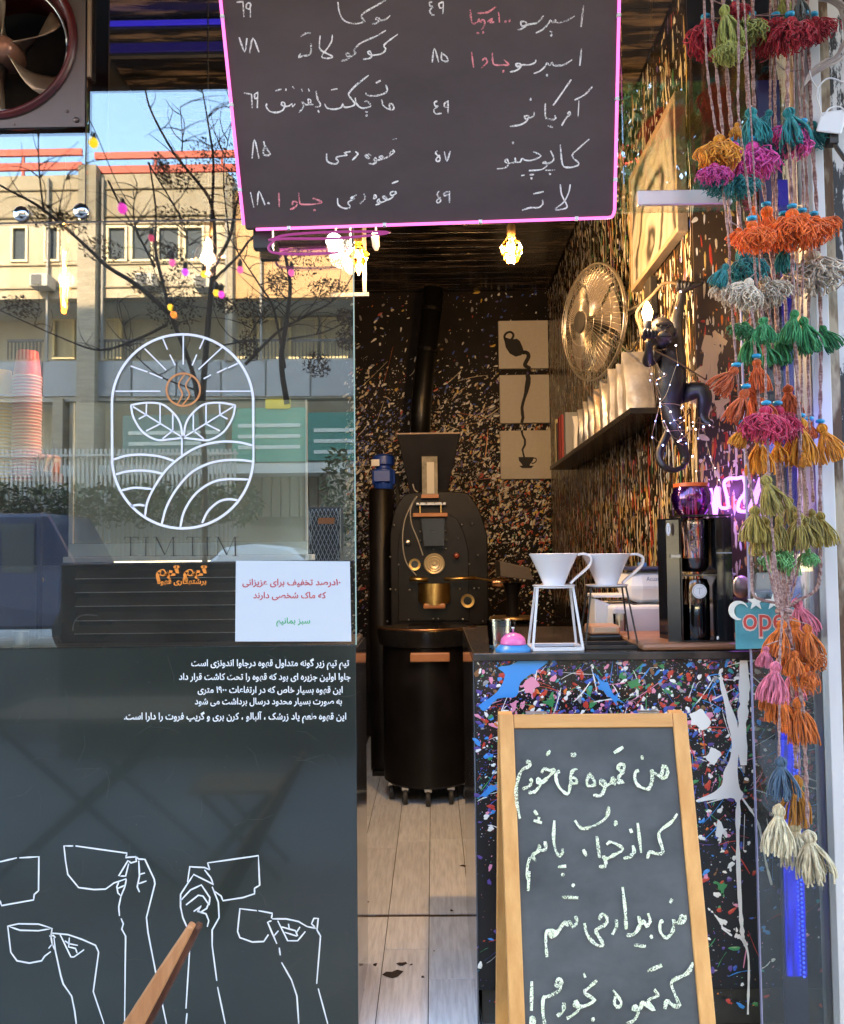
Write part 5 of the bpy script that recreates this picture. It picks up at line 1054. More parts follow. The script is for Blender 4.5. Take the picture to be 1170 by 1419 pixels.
# ---- wall shelf with books and bags
zs = 1.79; sh_ = thing('wall_shelf', 'long black shelf on the splattered right wall holding books and coffee bags', 'shelf', (.78, 1.5, zs))
MB().box(.70, X_R - .002, .62, 2.66, zs - .022, zs).build('board', M_black, sh_, bevel=.002)
for y_ in (): MB().hexa([Vector((X_R - .015, y_, zs - .14)), Vector((X_R - .003, y_, zs - .14)), Vector((X_R - .003, y_, zs - .023)), Vector((.74, y_, zs - .023)), Vector((X_R - .015, y_ + .02, zs - .14)), Vector((X_R - .003, y_ + .02, zs - .14)), Vector((X_R - .003, y_ + .02, zs - .023)), Vector((.74, y_ + .02, zs - .023))]).build('bracket', M_black, sh_)
rr = random.Random(17)
bk = [(2.46, .05, .25, (.55, .48, .30), 'cream book at the far end of the wall shelf'), (2.39, .045, .22, (.03, .03, .03), 'thin black book on the wall shelf beside the cream one'), (2.31, .06, .24, (.30, .03, .03), 'dark red book on the wall shelf'), (2.23, .05, .24, (.34, .04, .04), 'brighter red book next to the grey tins on the shelf'), (2.10, .06, .23, (.25, .26, .28), 'grey book with plain spine on the wall shelf')]
for y_, t_, h_, c_, lab in bk:
    b_ = thing('book', lab, 'book', (.77, y_, zs), 'books on the wall shelf')
    MB().box(.712, .84, y_, y_ + .004, zs, zs + h_).box(.712, .84, y_ + t_ - .004, y_ + t_, zs, zs + h_).box(.708, .712, y_, y_ + t_, zs, zs + h_).build('cover', mat('book_%.2f' % y_, c_, .5), b_, bevel=.001)
    MB().box(.714, .835, y_ + .0045, y_ + t_ - .0045, zs + .003, zs + h_ - .004).build('pages', mat('pages', (.6, .55, .45), .8), b_)
M_foil = mat('foil_bag', (.20, .20, .22), .36, .4, col2=(.40, .40, .42), scale=7, bump=.6, bscale=14)
M_kraft = mat('clear_bag', (.20, .13, .09), .3, col2=(.50, .44, .38), scale=9, bump=.5, bscale=12)
labs = ['white paper coffee bag standing at the far end of the bag row', 'second pale coffee bag from the books on the shelf', 'silver coffee bag with a creased front on the shelf', 'silver pouch in the middle of the shelf row', 'brown and clear coffee bag in the shelf row', 'tall silver pouch leaning on the shelf', 'crumpled silver bag below the wall fan', 'large silver foil bag nearest the climbing monkey', 'large pale foil bag at the near end of the shelf']
y_ = 1.97
for k, lab in enumerate(labs):
    h_ = .19 + .006 * k + rr.uniform(-.015, .015); wd = .10 + .002 * k; t0 = .045; lean = rr.uniform(-.02, .03)
    vs = []; rows = 7
    for i in range(rows):
        q = i / (rows - 1); tt_ = t0 * (1 - q) ** .6 + .003; 
        for j in range(8):
            a = 2 * math.pi * j / 8 + math.pi / 8; cx = math.copysign(abs(math.cos(a)) ** .5, math.cos(a)); cy_ = math.copysign(abs(math.sin(a)) ** .5, math.sin(a))
            vs.append(Vector((.775 + cx * wd / 2 * (1 - .04 * math.sin(q * 3.1)) + rr.gauss(0, .0015), y_ + cy_ * tt_ + lean * q + rr.gauss(0, .0015), zs + .0005 + q * h_)))
    fs = [(i * 8 + j, i * 8 + (j + 1) % 8, (i + 1) * 8 + (j + 1) % 8, (i + 1) * 8 + j) for i in range(rows - 1) for j in range(8)] + [tuple(range(7, -1, -1)), tuple((rows - 1) * 8 + j for j in range(8))]
    bg = thing('coffee_bag', lab, 'coffee bag', (.775, y_, zs), 'coffee bags on the wall shelf')
    MB().add(vs, fs).build('pouch', M_white if k < 1 else M_kraft if k == 4 else M_foil, bg, smooth=True)
    if k in (0, 1, 3, 6): MB().box(.745, .805, y_ - t0 - .006, y_ - t0 - .0035, zs + .07, zs + .14).build('label', mat('bag_label', (.45, .36, .22), .6), bg)
    y_ -= .148
# ---- framed painting leaning out of the right wall, upper
pa = thing('wall_painting', 'large framed swirl painting in orange and grey hung high on the right wall', 'picture', (.83, .7, 2.4))
y0p, y1p, z0p, z1p = .385, 1.04, 2.33, 2.80
M_art = bpy.data.materials.new('swirl_art'); M_art.use_nodes = True; nt = M_art.node_tree; b_ = nt.nodes['Principled BSDF']; tc = nt.nodes.new('ShaderNodeTexCoord'); wv = nt.nodes.new('ShaderNodeTexWave'); wv.wave_type = 'RINGS'; wv.inputs['Scale'].default_value = 1.6; wv.inputs['Distortion'].default_value = 16; wv.inputs['Detail'].default_value = 4
rp_ = nt.nodes.new('ShaderNodeValToRGB'); cr = rp_.color_ramp; cr.elements[0].color = (.03, .03, .03, 1); cr.elements[1].color = (.28, .26, .24, 1); e = cr.elements.new(.10); e.color = (.16, .15, .14, 1); e = cr.elements.new(.24); e.color = (.26, .25, .24, 1); e = cr.elements.new(.6); e.color = (.36, .35, .33, 1); e = cr.elements.new(.9); e.color = (.36, .34, .31, 1)
nt.links.new(tc.outputs['Object'], wv.inputs[0]); nt.links.new(wv.outputs['Fac'], rp_.inputs[0]); nt.links.new(rp_.outputs[0], b_.inputs['Base Color']); b_.inputs['Roughness'].default_value = .4
MB().box(X_R - .03, X_R - .002, y0p + .02, y1p - .02, z0p + .02, z1p - .02).build('canvas', M_art, pa)
M_fr = wood('frame_wood', (.26, .19, .13), (.36, .28, .2), 'Y')
for q in ((y0p, y0p + .02, z0p, z1p), (y1p - .02, y1p, z0p, z1p), (y0p + .02, y1p - .02, z0p, z0p + .02), (y0p + .02, y1p - .02, z1p - .02, z1p)): MB().box(X_R - .036, X_R - .002, *q).build('frame_rail', M_fr, pa, bevel=.002)

# ---- oscillating wall fan
Yw = 1.26; fc = at(822, 447, Yw); wf = thing('wall_fan', 'round wire cage wall fan on a bracket above the coffee bags', 'fan', fc)
an = R(20); nf = Vector((-math.cos(an), -math.sin(an), -.03)).normalized(); MF = nf.to_track_quat('Z', 'Y').to_matrix().to_4x4()
M_cage = mat('cage_wire', (.50, .47, .42), .3, .85)
def fanpt(r, t, z): return fc + (MF @ Vector((r * math.cos(t), r * math.sin(t), z)))
RC = .247
for nm, sgn in (('front_guard', 1), ('rear_guard', -1)):
    cg = MB()
    for k in range(64):
        t = 2 * math.pi * k / 64; cg.tube([fanpt(r_, t + sgn * .25 * (1 - r_ / RC), sgn * .055 * math.sqrt(max(0, 1 - (r_ / RC) ** 2.5)) + sgn * .004) for r_ in (.045, .10, .16, .21, .24, RC)], .0011, 3, cap=False)
    for r_, w_ in ((.045, .002), (.10, .0012), (.155, .0012), (.205, .0014), (RC, .004)): cg.tube([fanpt(r_, 2 * math.pi * k / 40, sgn * .055 * math.sqrt(max(0, 1 - (r_ / RC) ** 2.5)) + sgn * .004) for k in range(41)], w_, 5)
    cg.build(nm, M_cage, wf, kind='stuff', smooth='all')
MB().lathe([(.045, -.008), (.045, .006), (.0005, .01)], fc, 24, 0, (Matrix.Identity(4) @ MF)).build('badge', M_matte, wf, smooth=True).location = nf * .062
for k in range(5):
    t0 = 2 * math.pi * k / 5; vs = []
    for i in range(6):
        q = i / 5; r_ = .03 + .18 * q
        for j in range(4): 
            s_ = j / 3 - .5; vs.append(fanpt(r_, t0 + s_ * (.5 + .5 * q), s_ * .03))
    MB().add(vs, [(i * 4 + j, i * 4 + j + 1, i * 4 + j + 5, i * 4 + j + 4) for i in range(5) for j in range(3)]).build('blade', mat('fan_blade_grey', (.22, .19, .17), .25, .4), wf, smooth='all', fix=False)
MB().tube([fc - nf * .02, fc - nf * .13], [.045, .05], 16).build('motor', M_matte, wf, smooth=True)
wp_ = Vector((X_R - .002, Yw - .45, fc.z - .02))
MB().tube([fc - nf * .12, fc - nf * .12 + Vector((.02, -.1, .01)), wp_], .009, 8).build('arm', M_cage, wf); MB().tube([fc - nf * .10 + Vector((0, 0, .03)), wp_ + Vector((-.01, 0, -.02))], .006, 8).build('stay', M_cage, wf)
MB().box(X_R - .03, X_R - .001, wp_.y - .04, wp_.y + .04, wp_.z - .08, wp_.z + .06).build('wall_plate', M_matte, wf, bevel=.004)
MB().tube(catmull([fc - nf * .12 + Vector((0, 0, -.03)), Vector((X_(868, .9), .9, Z_(480, .9))), Vector((X_(880, .7), .7, Z_(488, .7))), Vector((X_(892, .6), .6, Z_(470, .6)))], 5), .004, 6).build('cable', M_matte, wf)
# ---- climbing monkey lamp (a black resin figure)
Ym = .36 - .10
mk = thing('monkey_lamp', 'black resin monkey figure climbing a rope and holding up a lit candle bulb', 'lamp', at(930, 500, Ym))
def m_(a, b, d=0): return at(760 + a / 3.9, 340 + b / 3.9, Ym + d)
V = {}; E_l = []; RD = []
def vtx(n, a, b, d, r): V[n] = len(RD); RD.append((m_(a, b, d), r))
vtx('pel', 675, 790, .0, .042); vtx('belly', 672, 720, -.01, .047); vtx('chest', 668, 620, -.01, .050); vtx('neck', 640, 550, -.02, .026); vtx('head0', 618, 520, -.04, .028)
vtx('ls', 590, 575, -.02, .026); vtx('lel', 535, 640, -.05, .020); vtx('lw', 545, 560, -.09, .013); vtx('lh', 543, 510, -.10, .012)
vtx('rs', 690, 545, .0, .026); vtx('rel', 690, 420, .02, .021); vtx('rw', 715, 300, .03, .014); vtx('rh', 722, 245, .03, .015)
vtx('rf1', 780, 215, .02, .011); vtx('rf2', 830, 205, .02, .009)
vtx('hl', 650, 860, -.01, .034); vtx('kl', 690, 980, -.03, .026); vtx('al', 730, 1100, -.01, .016); vtx('fl', 745, 1160, -.01, .014); vtx('tl', 730, 1185, -.05, .009)
vtx('hr', 720, 800, .01, .034); vtx('kr', 840, 775, -.04, .028); vtx('kr2', 850, 830, -.04, .025); vtx('ar', 835, 920, -.02, .016); vtx('fr', 850, 955, -.03, .014); vtx('tr', 890, 968, -.05, .009)
edges = [('pel','belly'),('belly','chest'),('chest','neck'),('neck','head0'),('chest','ls'),('ls','lel'),('lel','lw'),('lw','lh'),('chest','rs'),('rs','rel'),('rel','rw'),('rw','rh'),('rh','rf1'),('rf1','rf2'),('pel','hl'),('hl','kl'),('kl','al'),('al','fl'),('fl','tl'),('pel','hr'),('hr','kr'),('kr','kr2'),('kr2','ar'),('ar','fr'),('fr','tr')]
def skin(name, RDs, eds, m, parent, root=0):
    o0 = worg(parent); me = bpy.data.meshes.new(name); me.from_pydata([p - o0 for p, _ in RDs], eds, []); me.materials.append(m)
    o = bpy.data.objects.new(name, me); C.objects.link(o); o.parent = parent
    sk = o.modifiers.new('skin', 'SKIN'); sk.use_smooth_shade = True
    for i, (_, r_) in enumerate(RDs): me.skin_vertices[0].data[i].radius = (r_, r_); me.skin_vertices[0].data[i].use_root = (i == root)
    ss = o.modifiers.new('sub', 'SUBSURF'); ss.levels = 2; ss.render_levels = 2
    return o
M_resin = mat('black_resin', (.010, .008, .008), .42, col2=(.022, .017, .015), scale=25, bump=.35)
skin('body', RD, [(V[a], V[b]) for a, b in edges], M_resin, mk)
M_face = mat('resin_face', (.05, .035, .028), .5, col2=(.08, .055, .045), scale=20, bump=.2)
hc = m_(612, 470, -.06)
hd_ = MB().ball(hc, .042, 18, sq=(.95, 1, 1.1)); hd_.build('head', M_resin, mk, smooth='all')
fa = MB(); fa.ball(hc + Vector((-.004, -.030, -.008)), .026, 16, sq=(1, .8, 1.2)); fa.ball(hc + Vector((-.004, -.048, -.022)), .019, 14, sq=(1.1, .9, .8)); fa.ball(hc + Vector((-.004, -.040, .014)), .022, 12, sq=(1.2, .6, .45)); fa.ball(hc + Vector((-.004, -.060, -.012)), .006, 8)
fa.build('face', M_face, mk, smooth='all')
for s_ in (-1, 1): MB().ball(hc + Vector((-.004 + s_ * .010, -.052, .004)), .0045, 8).build('eye', M_black, mk, smooth='all'); MB().ball(hc + Vector((s_ * .040, -.006, -.002)), .012, 10, sq=(.5, 1, 1.2)).build('ear', M_face, mk, smooth='all')
MB().tube([hc + Vector((-.02, -.064, -.028)), hc + Vector((-.004, -.067, -.031)), hc + Vector((.012, -.064, -.028))], .0015, 5).build('mouth', M_black, mk)
for hn, base, dirv in (('lh', m_(543, 505, -.10), Vector((0, 0, 1))), ('rh', m_(724, 240, .03), Vector((.2, 0, 1)))):
    for k in range(4):
        a = -.6 + k * .4; p0 = base + Vector((.008 * (k - 1.5), -.008, 0)); MB().tube(catmull([p0, p0 + Vector((.004 * (k - 1.5), -.010, .014)), p0 + Vector((0, -.004, .026 - .002 * k))], 3), [.0055] * 7, 6).build('finger', M_resin, mk, smooth='all')
    MB().tube(catmull([base + Vector((-.012, 0, -.004)), base + Vector((-.018, -.008, .008)), base + Vector((-.008, -.012, .016))], 3), .005, 6).build('thumb', M_resin, mk, smooth='all')
MB().tube(catmull([m_(690, 830, .03), m_(650, 1000, .04), m_(600, 1120, .02), m_(620, 1190, .0), m_(680, 1215, .0), m_(740, 1190, .0)], 5), [.016 - .00035 * k for k in range(26)], 8).build('tail', M_resin, mk, smooth='all')
lp = m_(538, 460, -.10); MB().lathe([(.010, -.012), (.012, .0), (.012, .025), (.008, .03)], lp, 14).build('candle_holder', M_matte, mk, smooth=True)
MB().lathe([(.008, 0), (.014, .014), (.016, .028), (.010, .046), (.002, .060)], lp + Vector((0, 0, .028)), 16).build('bulb', emit('candle_bulb', (1, .66, .25), 6), mk, smooth='all')
point('candle_light', lp + Vector((-.05, .02, .12)), .95, (1, .76, .50), .02, mk)
MB().tube(catmull([m_(724, 250, .03), m_(700, 210, .03), m_(625, 205, .03), m_(560, 270, .03), m_(480, 360, .03), m_(500, 450, .03), m_(540, 540, -.05)], 6), .0045, 7).build('rope', mat('rope', (.20, .12, .05), .9), mk)
MB().tube(catmull([m_(650, 210, .05), m_(665, 290, .05), m_(655, 380, .05)], 6), .0035, 6).build('rope', mat('rope'), mk)
MB().tube(catmull([m_(560, 560, -.06), m_(680, 620, -.07), m_(850, 725, .0)], 5), .0025, 6).build('strap', mat('rope'), mk)
MB().tube([m_(830, 205, .02), m_(836, 200, .10)], .006, 8).build('wall_hook', M_matte, mk)
# fairy lights tangled round it
fy = thing('fairy_lights', 'thin wire of tiny blue white fairy lights tangled round the monkey figure', 'fairy lights', at(925, 570, .18))
rr = random.Random(77); wr = MB(); dots = []
paths = [[(715,250),(700,320),(665,385),(640,550),(560,570),(545,650),(600,800)],[(690,540),(700,640),(690,655),(640,800),(605,850)],[(540,560),(610,680),(640,700),(580,740),(605,855)],[(605,855),(590,910),(560,1030),(570,1040),(620,1080)],[(605,855),(650,880),(680,945),(720,1000),(705,1060),(730,1080)],[(605,855),(700,860),(760,900),(690,945),(660,960)],[(680,945),(760,955),(820,960),(900,980)],[(625,950),(680,1040),(780,1060),(720,1075)],[(700,1060),(760,1010),(820,930),(800,1100),(780,1140)],[(605,870),(630,990),(700,1000),(850,990)],
         [(840,980),(865,1100),(900,1220),(935,1290)],[(800,1220),(870,1210),(970,1185)],[(605,830),(560,780),(550,640),(610,820)],[(720,880),(750,930),(700,980),(740,1040)]]
for p in paths:
    c_ = catmull([m_(a, b, -.07 + rr.uniform(-.02, .02)) for a, b in p], 6); wr.tube(c_, .0006, 4)
    for q in c_[::8]: dots.append(q)
wr.build('wire', mat('copper_wire', (.6, .4, .22), .35, .8), fy)
for i, q in enumerate(dots):
    MB().ball(q, .0015 if rr.random() < .8 else .0026, 6).build('bulb', emit('fairy_blue', (.25, .35, 1), 2.5) if rr.random() < .6 else emit('fairy_white', (1, .8, .9), 1.5), fy)
point('fairy_glow', m_(650, 920, -.12), .06, (.3, .3, 1), .04)
# ---- neon script sign
nn = thing('neon_sign', 'violet neon tube sign in looping script on the wall behind the tassels', 'neon sign', at(1040, 720, .34))
Yn = .335
neon = emit('violet_neon', (.58, .20, 1.0), .40)
def nz_(pts, f=4.73, ox=950, oy=480): return catmull([at(ox + a / f, oy + b / f, Yn) for a, b in pts], 6)
for pts in ([(165,930),(180,1010),(195,1110),(205,1060),(198,960),(212,920)], [(212,930),(225,1040),(250,1060),(280,1050),(272,980),(255,900),(280,868),(340,865),(378,862),(395,920),(385,970),(355,1010),(345,1070),(375,1082),(410,1072),(440,1010),(480,900),(490,862)], [(460,1030),(480,950),(505,880)], [(560,880),(580,1000),(640,1030),(665,1028),(660,980)], [(700,900),(705,1000),(690,1060)]):
    MB().tube(nz_(pts), .0055, 8).build('neon_tube', neon, nn, smooth='all')
for q_ in ((1000, 706), (1036, 664), (1062, 690)): MB().tube([at(*q_, Yn), at(*q_, Yn) + Vector((0, .017, 0))], .003, 6).build('standoff', M_steel, nn)
MB().tube([at(*p, Yn) for p in ((1052, 740), (1090, 740), (1090, 770), (1052, 770), (1052, 740))], .0025, 6).build('neon_tube', emit('magenta_neon', (.9, .1, .6), .2), nn)
point('neon_glow', (at(1050, 690, .27)), .16, (.50, .16, 1), .06)

# ---- things on the counter
Z_ = lambda py, Y: at(890, py, Y).z
def cz(px, Y): return X_(px, Y)
M_por = mat('porcelain', (.74, .72, .75), .18, coat=.3)
def dripper(label, px, py_rim, Y, stand, zt, base_w, fr, gp='coffee drippers on wire stands'):
    cx = X_(px, Y); t_ = thing('dripper_stand', label, 'coffee dripper', (cx, Y, ZC), gp); k = (Y - CAM.y) / F
    zr = Z_(py_rim, Y)
    MB().lathe([(.008, -.090), (.030, -.090), (.031, -.086), (.045, -.052), (.068, -.004), (.070, .0), (.068, .001), (.065, -.003), (.026, -.080), (.006, -.082)], (cx, Y, zr), 44, cap=False).build('cone', M_por, t_, smooth=True)
    MB().lathe([(.010, -.094), (.058, -.094), (.062, -.090), (.060, -.0885), (.010, -.090)], (cx, Y, zr), 40).build('saucer', M_por, t_, smooth=True)
    hp = [Vector((cx + .066, Y, zr - .004)), Vector((cx + .088, Y, zr - .002)), Vector((cx + .106, Y, zr - .012)), Vector((cx + .102, Y, zr - .034)), Vector((cx + .082, Y, zr - .054)), Vector((cx + .060, Y, zr - .072)), Vector((cx + .046, Y, zr - .086))]
    h_ = MB(); c_ = catmull(hp, 5); vs = []
    for i, p in enumerate(c_):
        d = (c_[min(i + 1, len(c_) - 1)] - c_[max(i - 1, 0)]).normalized(); nn_ = d.cross(Vector((0, 1, 0))); w_ = .009
        vs += [p + Vector((0, -w_, 0)) + nn_ * .0035, p + Vector((0, w_, 0)) + nn_ * .0035, p + Vector((0, w_, 0)) - nn_ * .0035, p + Vector((0, -w_, 0)) - nn_ * .0035]
    n_c = len(c_); h_.add(vs, [(4 * i + j, 4 * i + (j + 1) % 4, 4 * i + 4 + (j + 1) % 4, 4 * i + 4 + j) for i in range(n_c - 1) for j in range(4)] + [(3, 2, 1, 0), (4 * n_c - 4, 4 * n_c - 3, 4 * n_c - 2, 4 * n_c - 1)]); h_.build('handle', M_por, t_, smooth=True, bevel=.0015)
    zb = ZC + .0005; z_t = zr - .0955
    MB().lathe([(.050, 0), (.058, 0), (.058, .0025), (.050, .0025)], (cx, Y, z_t - .001), 36).build('ring', stand, t_)
    bw_ = base_w / 2; tw = .050; fd = .055
    for sx in (-1, 1):
        for sy in (-1, 1):
            a = Vector((cx + sx * tw, Y + sy * .026, z_t)); b = Vector((cx + sx * bw_, Y + sy * fd, zb + .004)); e1 = Vector((fr, 0, 0)); e2 = Vector((0, .0022, 0))
            MB().hexa([b - e1 - e2, b + e1 - e2, a + e1 * 1.0 - e2, a - e1 * 1.0 - e2, b - e1 + e2, b + e1 + e2, a + e1 + e2, a - e1 + e2]).build('leg', stand, t_, bevel=.0008)
    bf = MB()
    for q in ((cx - bw_, cx + bw_, Y - fd - .006, Y - fd + .006), (cx - bw_, cx + bw_, Y + fd - .006, Y + fd + .006), (cx - bw_ - .005, cx - bw_ + .008, Y - fd + .0065, Y + fd - .0065), (cx + bw_ - .008, cx + bw_ + .005, Y - fd + .0065, Y + fd - .0065)): bf.box(*q, zb, zb + .010)
    bf.build('base', stand, t_, bevel=.001); return t_
dripper('white ceramic coffee dripper on a white metal stand beside the pink bell', 766.5, 766, .09, mat('white_metal', (.70, .71, .76), .35), 0, .140, .0036)
dripper('white ceramic coffee dripper on a thin black stand in front of the white boxes', 839, 767, .13, M_matte, 0, .150, .0024)
# call bell
bc = Vector((X_(709, .055), .055, ZC)); be = thing('call_bell', 'pink domed service bell on a blue base at the counter edge', 'bell', bc)
MB().lathe([(.050, 0), (.050, .006), (.040, .016), (.036, .018)], bc, 36).build('base', mat('bell_blue', (.04, .25, .62), .35), be, smooth=True)
MB().lathe([(.036, .0185), (.0365, .022), (.033, .035), (.022, .046), (.008, .0505), (.0005, .051)], bc, 36).build('dome', mat('bell_pink', (.78, .16, .42), .25), be, smooth='all')
MB().lathe([(.003, .051), (.003, .060), (.0055, .062), (.004, .067), (.0005, .068)], bc, 14).build('plunger', M_chrome, be, smooth='all')
def tumbler(label, px, Y, r, h, name='glass_tumbler', water=0, z0=ZC):
    c = Vector((X_(px, Y), Y, z0)); t_ = thing(name, label, 'glass', c)
    MB().lathe([(r * .85, .001), (r, h), (r - .0018, h), (r * .83, .012), (.0005, .010)], c, 32).build('wall', glass('clear_glass', (.96, .97, .97), .06), t_, smooth=True)
    return t_
tumbler('clear empty glass tumbler behind the pink bell', 693, .10, .042, .083)
# pink scale, white machines, board
sc2 = thing('kitchen_scale', 'rose gold kitchen scale with black underside behind the dark stand', 'scale', (X_(832, .28), .28, ZC)); q = .28
MB().box(X_(811, q), X_(856, q), q - .03, q + .08, ZC + .001, ZC + .022).build('base', M_black, sc2, bevel=.006)
MB().box(X_(813, q), X_(854, q), q - .028, q + .075, ZC + .0225, ZC + .05).build('pan', mat('rose_gold', (.62, .38, .27), .3, .5), sc2, bevel=.006); MB().box(X_(819, q), X_(848, q), q - .031, q - .0285, ZC + .030, ZC + .044).build('display', mat('display_cream', (.62, .50, .40), .3), sc2)
wb = thing('reverse_osmosis_unit', 'white rounded water unit with blue lettering standing on a white box', 'water unit', (X_(900, .50), .5, ZC + .14)); q = .46
zb1 = Z_(838, q)
MB().box(X_(868, q), X_(936, q), q, q + .22, zb1 + .001, Z_(791, q)).build('body', M_white, wb, bevel=.05); MB().box(X_(872, q), X_(930, q), q + .01, q + .2, Z_(791, q) + .001, Z_(786, q)).build('lid', mat('lid_dark', (.03, .04, .10), .4), wb, bevel=.006)
MB().box(X_(888, q), X_(897, q), q + .02, q + .06, Z_(786, q) + .001, Z_(780, q)).build('valve', mat('valve_blue', (.10, .25, .60), .3), wb, bevel=.002)
at_ = MB(); text_to(at_, 'Acuat', planeY(q - .0012), 896, 914, 805, 0, bold=.0, rtl=False, hscale=1.1); at_.build('lettering', mat('blue_ink', (.06, .16, .38), .5), wb, fix=False)
MB().tube(catmull([Vector((X_(840, q), q - .004, Z_(832, q))), Vector((X_(862, q), q - .006, Z_(832, q))), Vector((X_(885, q), q - .004, Z_(839, q))), Vector((X_(936, q), q - .004, Z_(838, q)))], 5), .003, 6).build('cable', M_matte, wb)
w2b = thing('white_appliance', 'plain white boxy appliance under the water unit behind the second dripper', 'appliance', (X_(895, .45), .5, ZC))
MB().box(X_(846, .42), X_(938, .42), .42, .70, ZC + .004, zb1).build('body', M_white, w2b, bevel=.012); MB().box(X_(848, .42), X_(936, .42), .43, .69, ZC + .0005, ZC + .004).build('feet', M_matte, w2b)
w3b = thing('white_container', 'small white container with slanting lid left of the white appliance', 'container', (X_(833, .5), .5, ZC))
MB().hexa([Vector((X_(822, .5), .5, ZC + .001)), Vector((X_(846, .5), .5, ZC + .001)), Vector((X_(846, .5), .5, Z_(838, .5))), Vector((X_(822, .5), .5, Z_(828, .5))), Vector((X_(822, .5), .62, ZC + .001)), Vector((X_(846, .5), .62, ZC + .001)), Vector((X_(846, .5), .62, Z_(838, .5))), Vector((X_(822, .5), .62, Z_(828, .5)))]).build('body', M_white, w3b, bevel=.006)
MB().box(X_(820, .5), X_(868, .5), .495, .625, Z_(828, .5) + .001, Z_(826, .5) + .006).build('lid', M_white, w3b, bevel=.002)
gb = tumbler('short clear glass beside the white container', 856, .40, .022, .075)
wt = thing('wooden_tray', 'reddish brown wooden board with rounded corner under the cold brew tower', 'board', (X_(960, .15), .15, ZC))
MB().box(X_(884, .03), 1.22, .012, .40, ZC + .0008, ZC + .020).build('board', wood('tray_wood', (.20, .09, .05), (.32, .16, .09), 'X', .35, 5), wt, bevel=.009)
# cold brew tower
zt = ZC + .0205; q = .10
ct = thing('cold_brew_tower', 'black acrylic cold brew tower holding glass vessels with a round T badge', 'cold brew tower', (X_(962, q), q, zt))
xL, xR, xM0, xM1 = X_(919, q), X_(1004, q), X_(936, q), X_(981, q); ztop = Z_(719, q)
M_acr = mat('black_acrylic', (.010, .010, .012), .12, spec=.6)
MB().hexa([Vector((xL + .03, q - .055, zt)), Vector((xL + .034, q - .055, zt)), Vector((xL + .034, q - .055, ztop)), Vector((xL + .03, q - .055, ztop)), Vector((xL, q + .07, zt)), Vector((xL + .004, q + .07, zt)), Vector((xL + .004, q + .07, ztop)), Vector((xL, q + .07, ztop))]).build('side_panel', M_acr, ct)
MB().hexa([Vector((xL - .004, q - .040, zt)), Vector((xL + .026, q - .060, zt)), Vector((xL + .026, q - .060, ztop - .006)), Vector((xL - .004, q - .040, ztop - .006)), Vector((xL - .004, q - .036, zt)), Vector((xL + .026, q - .056, zt)), Vector((xL + .026, q - .056, ztop - .006)), Vector((xL - .004, q - .036, ztop - .006))]).build('front_panel', M_acr, ct)
MB().box(xM1 + .002, xR, q - .05, q + .07, zt, ztop).build('side_panel', M_acr, ct, bevel=.002)
for py in (717.5, 798.5, 888): MB().box(xL + .036, xR, q - .0515, q + .069, Z_(py, q), Z_(py - 2.5, q)).build('shelf', M_acr, ct)
MB().box(xM1 + .004, xR - .002, q - .0535, q - .0505, Z_(768, q), Z_(766.5, q)).build('seam', mat('grey_line', (.40, .40, .44), .3), ct)
cxm = (xM0 + xM1) / 2
jg = glass('vessel_glass', (.93, .88, .97), .10)
bowl = MB().lathe([(.030, Z_(719, q)), (.046, Z_(708, q)), (.057, Z_(696, q)), (.0575, Z_(688, q)), (.050, Z_(679, q)), (.046, Z_(675, q))], (cxm, q, 0), 36, cap=False).build('upper_bowl', glass('neon_tinted_bowl_glass', (.62, .26, .80), .10, rough=.12, rtint=(.9, .55, 1)), ct, smooth=True)  # violet neon light from behind is put into the glass tint
MB().lathe([(.046, Z_(676, q)), (.050, Z_(676, q)), (.050, Z_(671, q)), (.040, Z_(670.5, q))], (cxm, q, 0), 36).build('orange_ring', mat('orange_plastic', (.75, .13, .03), .35), ct, smooth=True)
MB().lathe([(.032, Z_(792, q)), (.043, Z_(786, q)), (.0435, Z_(722, q)), (.038, Z_(720, q))], (cxm, q, 0), 36, cap=False).build('middle_cylinder', jg, ct, smooth=True)
MB().lathe([(.030, Z_(793, q)), (.041, Z_(786, q)), (.0415, Z_(774, q))], (cxm, q, 0), 36).build('coffee_grounds', mat('coffee', (.035, .014, .008), .3), ct, smooth=True)
MB().tube(catmull([Vector((cxm + .012 * math.sin(k * 1.3), q - .01, Z_(726 + 3.4 * k, q))) for k in range(13)], 3), .0022, 6).build('glass_coil', mat('pale_glass', (.55, .45, .62), .2), ct)
MB().lathe([(.040, Z_(886, q)), (.043, Z_(882, q)), (.043, Z_(812, q)), (.036, Z_(803, q))], (cxm, q, 0), 36, cap=False).build('lower_vessel', glass('smoke_glass', (.45, .42, .42), .05), ct, smooth=True)
MB().lathe([(.039, Z_(885, q)), (.0415, Z_(882, q)), (.0415, Z_(838, q))], (cxm, q, 0), 36).build('brewed_coffee', mat('black_coffee', (.008, .005, .005), .15), ct, smooth=True)
